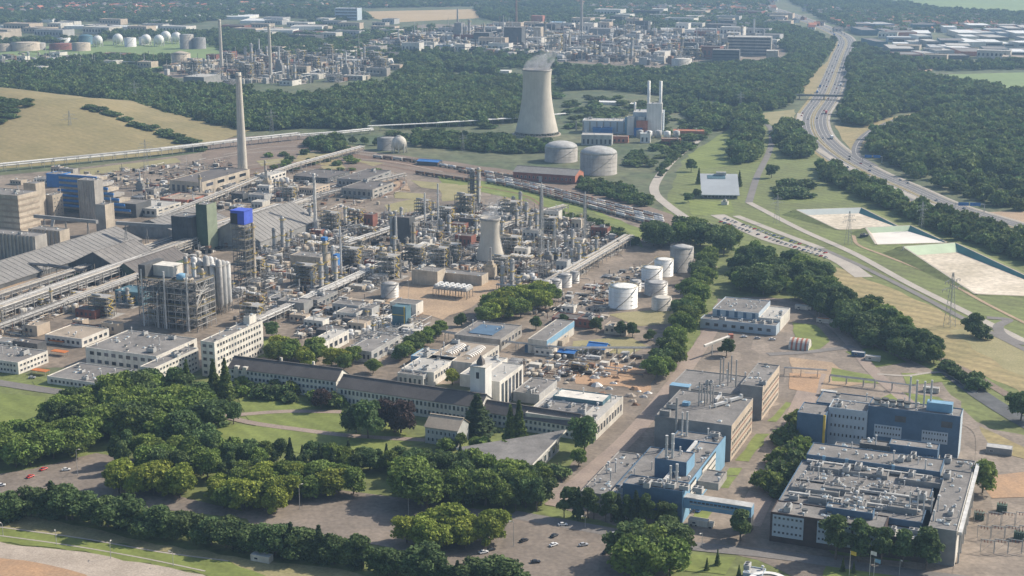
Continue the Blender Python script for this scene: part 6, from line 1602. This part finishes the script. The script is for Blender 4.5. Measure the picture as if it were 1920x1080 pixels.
# town houses
def house_mesh(w,d,he,hr,wall,roofm):
    m=MB(); m.box(0,w,0,d,0,he,0); m.add([(0,0,he),(0,d,he),(0,d/2,hr),(w,0,he),(w,d,he),(w,d/2,hr)],[(1,0,2),(3,4,5)],0)
    m.add([(-.5,-.5,he-.2),(w+.5,-.5,he-.2),(w+.5,d/2,hr+.2),(-.5,d/2,hr+.2),(w+.5,d+.5,he-.2),(-.5,d+.5,he-.2)],[(0,1,2,3),(3,2,4,5)],1)
    m.box(w*.7,w*.7+.9,d*.55,d*.55+.9,he,hr+1.2,0); m.box(w*.2,w*.35,-.1,0,1,2.6,2); m.box(w*.6,w*.75,-.1,0,1,2.6,2); m.box(w*.2,w*.35,-.1,0,3.8,5.2,2); m.box(w*.6,w*.75,-.1,0,3.8,5.2,2)
    return m.mesh('house',[wall,roofm,'glass'])
HM_=[house_mesh(g.uniform(9,18),g.uniform(9,12),6,10.5,w,r_) for w,r_ in (('white','rooftile'),('brick','rooftile'),('offwhite','roofdark'),('white','roofdark'),('brick','roofdark'),('redclad','rooftile'),('tankwhite','roof'),('white','rooftile'))]
bands=[((40,330),(8,30),'town behind the top left woods',110),((1120,1440),(8,44),'town above the far works',110),((1440,1920),(30,60),'suburb above the business park',80)]
for (x0,x1),(y0,y1),wh,n in bands:
    for i in range(n):
        x=g.uniform(x0,x1); y=y0+(y1-y0)*g.random()**.8
        o=obj('house',g.choice(HM_),None,G(x,y),R(g.choice((-22,68,20,110))+g.uniform(-6,6))); o.scale=(1.5,1.5,1.25)
        tag(o,'small gabled house in the '+wh,'house','houses of the '+wh)

# ================================================================ SMALL THINGS
CARS={}
def car_proto(col):
    t=obj('parked_car',None)
    m=MB(); m.add([(-2.1,-.85,.35),(2.1,-.85,.35),(2.1,.85,.35),(-2.1,.85,.35),(-2.15,-.88,.75),(2.15,-.88,.7),(2.15,.88,.7),(-2.15,.88,.75),(-2.0,-.8,.95),(2.0,-.78,.85),(2.0,.78,.85),(-2.0,.8,.95)],[(3,2,1,0),(0,1,5,4),(1,2,6,5),(2,3,7,6),(3,0,4,7),(4,5,9,8),(5,6,10,9),(6,7,11,10),(7,4,8,11),(8,9,10,11)]); b=m.build('body',col,t)
    m=MB(); m.add([(-1.5,-.76,.93),(1.05,-.76,.88),(1.05,.76,.88),(-1.5,.76,.93),(-1.1,-.62,1.42),(.35,-.62,1.42),(.35,.62,1.42),(-1.1,.62,1.42)],[(0,1,5,4),(1,2,6,5),(2,3,7,6),(3,0,4,7)]); m.build('cabin_glass','glass',t)
    m=MB(); m.box(-1.12,.37,-.64,.64,1.4,1.47); m.build('car_roof',col,t)
    for x in (-1.3,1.3):
        for y in (-.8,.8): m=MB(); m.tube((x,y-.1,.33),(x,y+.1,.33),.33,None,12); m.build('wheel','black',t)
    return t
for c,rgb in (('carred',(.5,.03,.02)),('carwhite',(.75,.75,.74)),('carblack',(.03,.03,.035)),('carsilver',(.42,.43,.45)),('carblue',(.06,.12,.28))): mat(c,rgb,rough=.3,var=.05,spec=.5)
CNAME={'carred':'red','carwhite':'white','carblack':'black','carsilver':'silver','carblue':'blue'}
for c,x,y,a,l in (('carred',57,896,60,'bright red car in the left car park'),('carred',82,882,60,'dark red car beyond the bright red one'),('carwhite',124,883,20,'white car with blue windows near the lamp post'),('carblack',94,911,20,'black car close to the hedge row'),('carwhite',2,912,10,'white car at the left edge of the car park'),('carblack',982,1016,40,'black car standing alone in the big car park'),('carblack',1039,1007,50,'dark car in the far row of the big car park'),('carwhite',1038,1024,40,'white car in the middle of the big car park'),('carsilver',1094,1024,20,'silver car near the island of the big car park'),('carblack',1004,1056,10,'black car at the front of the big car park'),('carwhite',907,1038,30,'white car beside the yellow-green island'),('carblack',920,1033,30,'dark car next to the white one at the island'),('carsilver',1152,1004,15,'silver car by the entrance road hedge'),('carwhite',1055,986,10,'white car on the entrance road'),('carblack',1135,1038,60,'dark car under the big trees'),('carsilver',60,710,10,'silver car before the white two storey office'),('carwhite',1448,638,0,'white van shaped car before the blue striped warehouse'),('carwhite',1395,633,0,'white car left of the others at the striped warehouse'),('carsilver',1420,636,0,'silver car at the striped warehouse'),('carsilver',1450,827,60,'silver car between the laboratories'),('carblue',1310,960,60,'blue car under the footbridge')):
    f=c not in CARS
    if f: CARS[c]=car_proto(c)
    o=place(CARS[c],f,G(x,y)+Vector((0,0,.24)),R(a),l); o['category']='car'; o.scale=(1.1,1.1,1.1)
# motorway traffic
def far_vehicle(kind,col):
    m=MB()
    if kind=='car': m.box(-2.2,2.2,-.9,.9,.3,.95,0); m.add([(-1.6,-.8,.95),(1.1,-.8,.95),(1.1,.8,.95),(-1.6,.8,.95),(-1.1,-.65,1.5),(.5,-.65,1.5),(.5,.65,1.5),(-1.1,.65,1.5)],[(0,1,5,4),(1,2,6,5),(2,3,7,6),(3,0,4,7),(4,5,6,7)],1)
    else: m.box(-6.5,3.5,-1.25,1.25,1.1,4.0,0); m.box(4.0,6.2,-1.2,1.2,.8,3.5,2); m.box(-6.5,6,-1,1,.5,1.0,1)
    for x in (-1.4,1.4) if kind=='car' else (-5,-3.8,2.5,5): m.box(x-.35,x+.35,-.92,.92,0,.66,1)
    return m.mesh('motorway_'+kind,[col,'glass' if kind=='car' else 'darkgrey','bluebright'])
VM={(k,c):far_vehicle(k,c) for k in ('car','truck') for c in ('carwhite','carblack','carsilver','carblue','carred')}
g=random.Random(9); cum=[0]
for a,b in zip(mwl[:-1],mwl[1:]): cum.append(cum[-1]+(b-a).length)
for i in range(88):
    d=g.uniform(cum[-1]*.3,cum[-1]*.97); j=max(k for k in range(len(cum)) if cum[k]<=d); j=min(j,len(mwl)-2)
    a,b=mwl[j],mwl[j+1]; p=a.lerp(b,(d-cum[j])/(b-a).length); dr=(b-a).normalized(); nn=Vector((-dr.y,dr.x,0)); off=g.choice((6.8,12.5,18.4,-6.8,-12.5,-18.4))
    k='truck' if g.random()<.18 and abs(off)>15 else 'car'; c=g.choice(('carwhite','carwhite','carsilver','carblack','carblue','carred')); p=p+nn*off
    o=obj('motorway_'+k,VM[(k,c)],None,(p.x,p.y,.3),math.atan2(dr.y,dr.x)+(0 if off<0 else math.pi)); o.scale=(1.15,1.15,1.15); sd='oncoming' if off>0 else 'departing'
    tag(o,CNAME[c]+' '+k+' on the '+('left' if off>0 else 'right')+' carriageway of the motorway',k,CNAME[c]+' '+k+'s on the '+('left' if off>0 else 'right')+' carriageway')
# parked rows along the pale lane
for i in range(54):
    r_=i%2; u=(i//2)/27; a=G(1352,409+r_*8).lerp(G(1556,478+r_*9),u); c=g.choice(('carwhite','carsilver','carblack','carblue','carred','carsilver'))
    if g.random()<.15: continue
    o=obj('parked_car',VM[('car',c)],None,(a.x+g.uniform(-.5,.5),a.y,.32),R(g.choice((40,220))+g.uniform(-3,3)))
    tag(o,CNAME[c]+' car parked in the '+('upper' if not r_ else 'lower')+' row along the pale lane','car',CNAME[c]+' cars in the '+('upper' if not r_ else 'lower')+' row along the pale lane')
# lamp posts
LP=None
for i,(x,y,h,l) in enumerate(((146,892,48,'tall pale lamp post in the left car park'),(562,956,46,'lamp post at the edge of the empty car park'),(356,908,36,'lamp post between the yellow-green trees'),(766,966,30,'lamp post beside the large green tree'),(208,1048,30,'white lamp post on the grass strip, middle one'),(106,1022,24,'white lamp post on the grass strip, left of the middle one'),(6,1005,22,'white lamp post on the grass strip at the left edge'),(325,1062,26,'white lamp post on the grass strip, rightmost'),(963,1025,46,'slim lamp post in the big car park'),(1097,990,22,'lamp post by the entrance road'),(1316,1028,28,'lamp post before the footbridge'),(766,570,44,'dark lamp mast beside the teal box tower'),(1686,1080,30,'pale pole right of the flags'))):
    h=HM(x,y,h); t=thing('lamp_post',l,'lamp post',G(x,y),.4*i); m=MB(); m.tube((0,0,0),(0,0,h),.16,.1,8); m.build('pole','palegrey',t); m=MB(); m.beam((0,0,h),(1.6,0,h+.3),.12); a_=m.build('arm','palegrey',t); m=MB(); m.box(1.2,2.3,-.25,.25,h+.15,h+.4); m.build('lamp_head','white',a_)
# flags
for i,(x,y,h,c,l) in enumerate(((1592,1080,46,'yellow','yellow flag on a white pole before the trees'),(1630,1080,46,'tankwhite','white flag on a pole right of the yellow one'),(1638,1082,34,'bluelight','light blue flag beside the white one'))):
    h=HM(x,y,h); t=thing('flag_pole',l,'flag',G(x,y),0); m=MB(); m.tube((0,0,0),(0,0,h),.12,.08,8); m.build('pole','white',t)
    m=MB(); n=6
    vs=[]
    for k in range(n+1): 
        u=k/n; yv=.25*math.sin(u*5); vs+=[(.1+2.6*u,yv,h-.1-.5*u),(.1+2.6*u,yv,h-1.9-.7*u)]
    m.add(vs,[(2*k,2*k+1,2*k+3,2*k+2) for k in range(n)]+[(2*k+2,2*k+3,2*k+1,2*k) for k in range(0)]); m.build('cloth',c,t)
# round entrance building at the bottom
en=thing('entrance_lodge','round white ringed entrance lodge at the bottom edge','building',G(1440,1104),0)
m=MB(); m.lathe([(8,0),(8,3.6)],32); m.build('wall','bluepale',en); m=MB(); m.lathe([(6.5,3.7),(9,3.7),(9,4.4),(6.5,4.4)],32,cap=False); m.build('roof_ring','tankwhite',en,False); m=MB(); m.lathe([(6.5,3.6),(6.5,3.9)],32); m.build('roof','rooftan',en)
t=thing('entrance_block','white cubic block left of the round entrance lodge','building',G(1392,1090),R(GA)); vol(t,0,0,9,8,0,4,'bluepale','palegrey',3)
# electrical yard at the right edge
for i in range(4):
    for j in range(3):
        p=G(1838+i*26-j*6,1035-j*26); t=thing('switchgear_frame','steel portal frame of the electrical yard at the right edge','switchgear',p,R(GA),'portal frames of the electrical yard')
        m=MB()
        for x in (0,6): m.box(x-.13,x+.13,-.13,.13,0,7)
        m.box(-.2,6.2,-.13,.13,6.6,6.9); m.beam((0,0,0),(6,0,6.6),.09); m.build('portal','lattice',t)
        for x in (1.5,3,4.5): m=MB(); m.tube((x,0,6.6),(x,0,5.3),.18,None,8); m.build('insulator','brick',t)
for x,y,l in ((1868,960,'grey green transformer next to the laboratory tree'),(1825,975,'dark transformer near the yellow ramp'),(1900,1012,'transformer at the right edge of the electrical yard')):
    t=thing('transformer',l,'transformer',G(x,y),R(GA)); b=MB(); b.box(0,5,0,3.4,.4,4); b.build('tank','green',t)
    for k in range(5): b=MB(); b.box(.4+k,.8+k,-.9,0,.8,3.4); b.build('radiator','green',t)
    for k in range(3): b=MB(); b.tube((1.2+k*1.3,1.7,4),(1.2+k*1.3,1.7,5.4),.25,.15,8); b.build('bushing','brick',t)
for x,y,l in ((1848,850,'dark container sheds beyond the laboratory tree'),(1596,668,'blue cabin at the edge of the bare yard'),(1622,676,'white and dark trailer in the bare yard'),(1538,742,'small plant cabin on the pipe bridge'),(1730,735,'pale flat cabin behind the laboratory stacks'),(1530,605,'orange topped tanker truck under the tree belt'),(1490,580,'green grey truck under the tree belt'),(470,1052,'small pump hut at the end of the verge'),(1290,985,'white van before the footbridge')):
    w,d,h,c=(14,7,4,'grey') if 'container' in l else (9,4,3.2,'blue') if 'blue' in l else (10,4,3.4,'offwhite')
    t=thing('site_cabin' if 'truck' not in l and 'van' not in l else 'truck',l,'cabin' if 'truck' not in l and 'van' not in l else 'truck',G(x,y),R(GA)); vol(t,0,0,w,d,.3,h,c,'orange' if 'orange' in l else 'palegrey',0,.1); obj('window',win_mesh(2,1.2),t,(3,-.05,1.3)); b=MB(); b.box(w*.1,w*.9,d*.2,d*.8,0.05,.3); b.build('skid','darksteel',t)
    if 'truck' in l or 'van' in l:
        b=MB(); b.box(w+.3,w+2.6,.3,d-.3,.6,2.9); b.build('cab','offwhite',t)
        for x_ in (1.5,4,w+1.2): b=MB(); b.tube((x_,0,.5),(x_,d,.5),.5,None,10); b.build('wheels','black',t)
for x,y,c,l in ((58,702,'orange','orange awning beside the low flat office'),(92,646,'orange','orange parasols before the tan roofed office'),(95,666,'orange','small orange sign wall of the two storey office')):
    t=thing('awning',l,'awning',G(x,y),R(GA)); b=MB(); b.box(0,12,0,5,2.8,3.2); b.build('canvas',c,t)
    for q in ((.3,.3),(11.7,.3),(.3,4.7),(11.7,4.7)): b=MB(); b.box(q[0]-.1,q[0]+.1,q[1]-.1,q[1]+.1,0,2.8); b.build('post','palegrey',t)
b_=thing('ramp_rail','yellow sloping rail beside the laboratory end wall','railing',G(1790,1032),0); b=MB(); e_=G(1802,1002)-G(1790,1032); b.beam((0,0,1.2),(e_.x,e_.y,1.2),.5); b.build('top_rail','yellow',b_)
for u in (0.05,.35,.65,.95): b=MB(); b.beam((e_.x*u,e_.y*u,0),(e_.x*u,e_.y*u,1.2),.3); b.build('post','yellow',b_)
# building site rubble and digger
for i in range(26):
    p=G(g.uniform(1075,1225),g.uniform(700,760)); k=g.choice(('stony','palegrey','rust','soil','brightsteel')); w=g.uniform(1.5,5)
    m=MB(); n=7; m.add([(w*math.cos(6.28*q/n)*g.uniform(.7,1.2),w*.7*math.sin(6.28*q/n)*g.uniform(.7,1.2),0) for q in range(n)]+[(w*.4*math.cos(6.28*q/n),w*.3*math.sin(6.28*q/n),w*g.uniform(.25,.5)) for q in range(n)],[(q,(q+1)%n,n+(q+1)%n,n+q) for q in range(n)]+[tuple(range(n,2*n))])
    o=m.build('rubble_heap',k,None,False,(p.x,p.y,.2)); cn={'stony':'pale stone','palegrey':'grey concrete','rust':'rusty','soil':'orange soil','brightsteel':'scrap metal'}[k]; tag(o,cn+' heap on the building site beside the excavation','rubble heap',cn+' heaps on the building site')

# ================================================================ WHAT NOBODY COULD COUNT
def tangle(name, pg, n, label, hmax=5.0, scale=1.0, mats=('steel','brightsteel','darksteel','beigesteel','palegrey','rust','offwhite','black'), seed=1, cat='pipework'):
    g = random.Random(seed); w = [(G(*p).x,G(*p).y) for p in pg]; xs=[p[0] for p in w]; ys=[p[1] for p in w]; m = MB(); k = 0; tries = 0
    while k < n and tries < n*30:
        tries += 1; x=g.uniform(min(xs),max(xs)); y=g.uniform(min(ys),max(ys))
        if not inpoly(x,y,w): continue
        k += 1; p=Vector((x,y,0)); mi=g.randrange(len(mats)); q=g.random(); h=g.uniform(.8,hmax)*scale
        if q<.35:
            d=(E1 if g.random()<.5 else E2)*g.uniform(5,18)*scale; z=g.uniform(.6,hmax)*scale; r=g.uniform(.2,.45)*scale; a=p+Vector((0,0,z)); m.tube(a,a+d,r,None,5,mi)
            for e in (a,a+d): m.box(e.x-.15*scale,e.x+.15*scale,e.y-.15*scale,e.y+.15*scale,0,z,2)
        elif q<.6: r=g.uniform(.6,1.8)*scale; m.lathe([(r,0),(r,h),(r*.4,h+.4*scale)],10,(x,y),mi)
        elif q<.85:
            a=g.uniform(1,4)*scale; b=g.uniform(1,3)*scale; c=[p+E1*u*a+E2*v*b for u,v in ((-1,-1),(1,-1),(1,1),(-1,1))]; m.prism([(e.x,e.y) for e in c],0,h,mi)
        else: m.tube((x,y,0),(x,y,h*2.6),.3*scale,.2*scale,6,mi)
    return tag(m.build(name,list(mats)),label,cat,None,'stuff')
tangle('ground_pipework',[(470,470),(560,430),(640,412),(770,405),(850,388),(960,385),(1020,400),(1185,452),(1060,535),(960,548),(930,520),(780,505),(640,560),(560,600),(490,612),(440,600),(440,520)],2600,'tangle of pipes and small vessels on the ground between the process units',5.5,seed=2)
tangle('ground_pipework',[(-40,580),(200,500),(430,430),(560,390),(590,400),(450,455),(270,520),(120,590),(-40,650)],1300,'tangle of pipes on the ground under the left hand racks',5,seed=3)
tangle('ground_pipework',[(220,385),(300,345),(480,330),(570,320),(590,390),(480,395),(330,405)],420,'scattered yard equipment round the tall chimney foot',4,seed=4)
tangle('ground_pipework',[(560,335),(640,320),(740,330),(770,350),(720,385),(600,400)],150,'stores and small sheds strewn inside the rail curve',4,seed=14)
tangle('ground_pipework',[(130,330),(220,318),(420,296),(440,320),(300,345),(150,360)],260,'low yard equipment below the spoil heap pipe rack',4,seed=15)
tangle('ground_pipework',[(640,622),(700,600),(790,598),(800,625),(740,668),(680,672)],260,'small pipes and vessels in the white piped plant',4,mats=('tankwhite','brightsteel','offwhite','steel','palegrey'),seed=5)
tangle('ground_pipework',[(930,700),(1090,655),(1200,668),(1180,700),(1060,720)],160,'pipes and stores strewn along the low pipe bridge',3,seed=6)
tangle('ground_pipework',[(540,600),(640,560),(760,575),(780,600),(660,612),(560,640)],240,'yard equipment and stores behind the white slab office',3.5,seed=11)
tangle('ground_pipework',[(900,560),(1040,550),(1140,545),(1135,600),(1020,600)],150,'stores and pipes on the ground left of the largest white tank',3,seed=12)
tangle('ground_pipework',[(1090,545),(1140,515),(1215,498),(1215,545),(1150,545),(1100,575)],130,'pipes and pumps on the ground of the tank farm',2.5,seed=7)
tangle('far_pipework',[(650,102),(740,70),(960,52),(1130,52),(1340,72),(1450,92),(1330,114),(1240,124),(1040,114),(860,104)],2400,'distant tangle of pipes and vessels of the works behind the large cooling tower',6,3.0,seed=8)
tangle('far_pipework',[(300,140),(330,120),(560,98),(700,110),(745,128),(690,150),(560,160),(420,160)],800,'distant tangle of pipes and vessels behind the dark wood',5,2.4,seed=9)
tangle('far_pipework',[(-40,110),(60,104),(300,112),(300,122),(140,126),(-40,130)],220,'low sheds and pipes below the far tanks',4,2.6,seed=10)
def far_houses(name,pg,n,label,seed):
    g=random.Random(seed); m=MB(); w=[(G(*p).x,G(*p).y) for p in pg]; xs=[p[0] for p in w]; ys=[p[1] for p in w]; k=0
    while k<n:
        x=g.uniform(min(xs),max(xs)); y=g.uniform(min(ys),max(ys))
        if not inpoly(x,y,w): continue
        k+=1; a=R(g.choice((-22,68,20,110))+g.uniform(-6,6)); c,s_=math.cos(a),math.sin(a); W,D,he,hr=g.uniform(12,30),g.uniform(11,16),g.uniform(6,8),g.uniform(11,13)
        f=lambda u,v,z:(x+u*c-v*s_,y+u*s_+v*c,z)
        mi=g.choice((0,0,1,2)); mr=g.choice((3,3,4,4,5))
        m.add([f(0,0,0),f(W,0,0),f(W,D,0),f(0,D,0),f(0,0,he),f(W,0,he),f(W,D,he),f(0,D,he),f(0,D/2,hr),f(W,D/2,hr)],[(0,1,5,4),(1,2,6,9,5),(2,3,7,6),(3,0,4,8,7)],mi)
        m.add([f(-.5,-.5,he-.1),f(W+.5,-.5,he-.1),f(W+.5,D/2,hr+.3),f(-.5,D/2,hr+.3),f(W+.5,D+.5,he-.1),f(-.5,D+.5,he-.1)],[(0,1,2,3),(3,2,4,5)],mr)
    tag(m.build(name,['white','brick','offwhite','rooftile','roofdark','roof']),label,'houses',None,'stuff')
far_houses('distant_houses',[(-60,2),(360,2),(420,24),(300,34),(60,30),(-60,34)],260,'far houses of the town that merge at the top left',21)
far_houses('distant_houses',[(1060,0),(1450,0),(1440,50),(1300,48),(1100,36)],360,'far houses of the town that merge above the far works',22)
far_houses('distant_houses',[(1500,14),(1700,30),(1930,48),(1930,66),(1700,62),(1600,58)],300,'far houses of the suburb that merge above the business park',23)
far_houses('distant_houses',[(400,10),(1060,-6),(1060,8),(640,16),(420,30)],160,'far houses along the top edge in the middle',24)
wood('wood',[[(-60,10),(640,0),(650,16),(420,20),(330,22),(-60,34)],[(560,44),(640,40),(660,60),(560,60)],[(1050,0),(1440,0),(1450,60),(1240,58),(1060,44)],[(1520,10),(1930,40),(1980,62),(1640,60),(1600,56)],[(330,64),(700,58),(860,50),(800,60),(640,90),(420,76)]],24,10,'scattered garden and street trees of the town',[MW],keep=.5)
wood('wood',[[(700,248),(960,238),(960,262),(700,275)],[(1050,200),(1100,180),(1290,200),(1330,250),(1280,290),(1180,330),(1170,300),(1270,255),(1060,240)],[(60,140),(300,125),(300,150),(60,160)],[(830,160),(1040,130),(1060,190),(1000,200)]],16,7,'loose bushes on the rough ground round the large cooling tower',keep=.3)

# ================================================================ AIR
hb = MB(); hb.box(-7100,7100,-400,9600,-2.0,420.0)
hm = bpy.data.materials.new('haze'); hm.use_nodes = True
hn = hm.node_tree; hn.nodes.remove(hn.nodes['Principled BSDF'])
pv = hn.nodes.new('ShaderNodeVolumePrincipled')
pv.inputs['Color'].default_value = (0.44, 0.68, 1.0, 1)
pv.inputs['Density'].default_value = 0.00008
pv.inputs['Anisotropy'].default_value = 0.2
hn.links.new(pv.outputs[0], hn.nodes['Material Output'].inputs['Volume'])
MATS['haze'] = hm
tag(hb.build('haze', 'haze'), 'thin pale haze lying over the whole works and the town', 'haze', None, 'stuff')
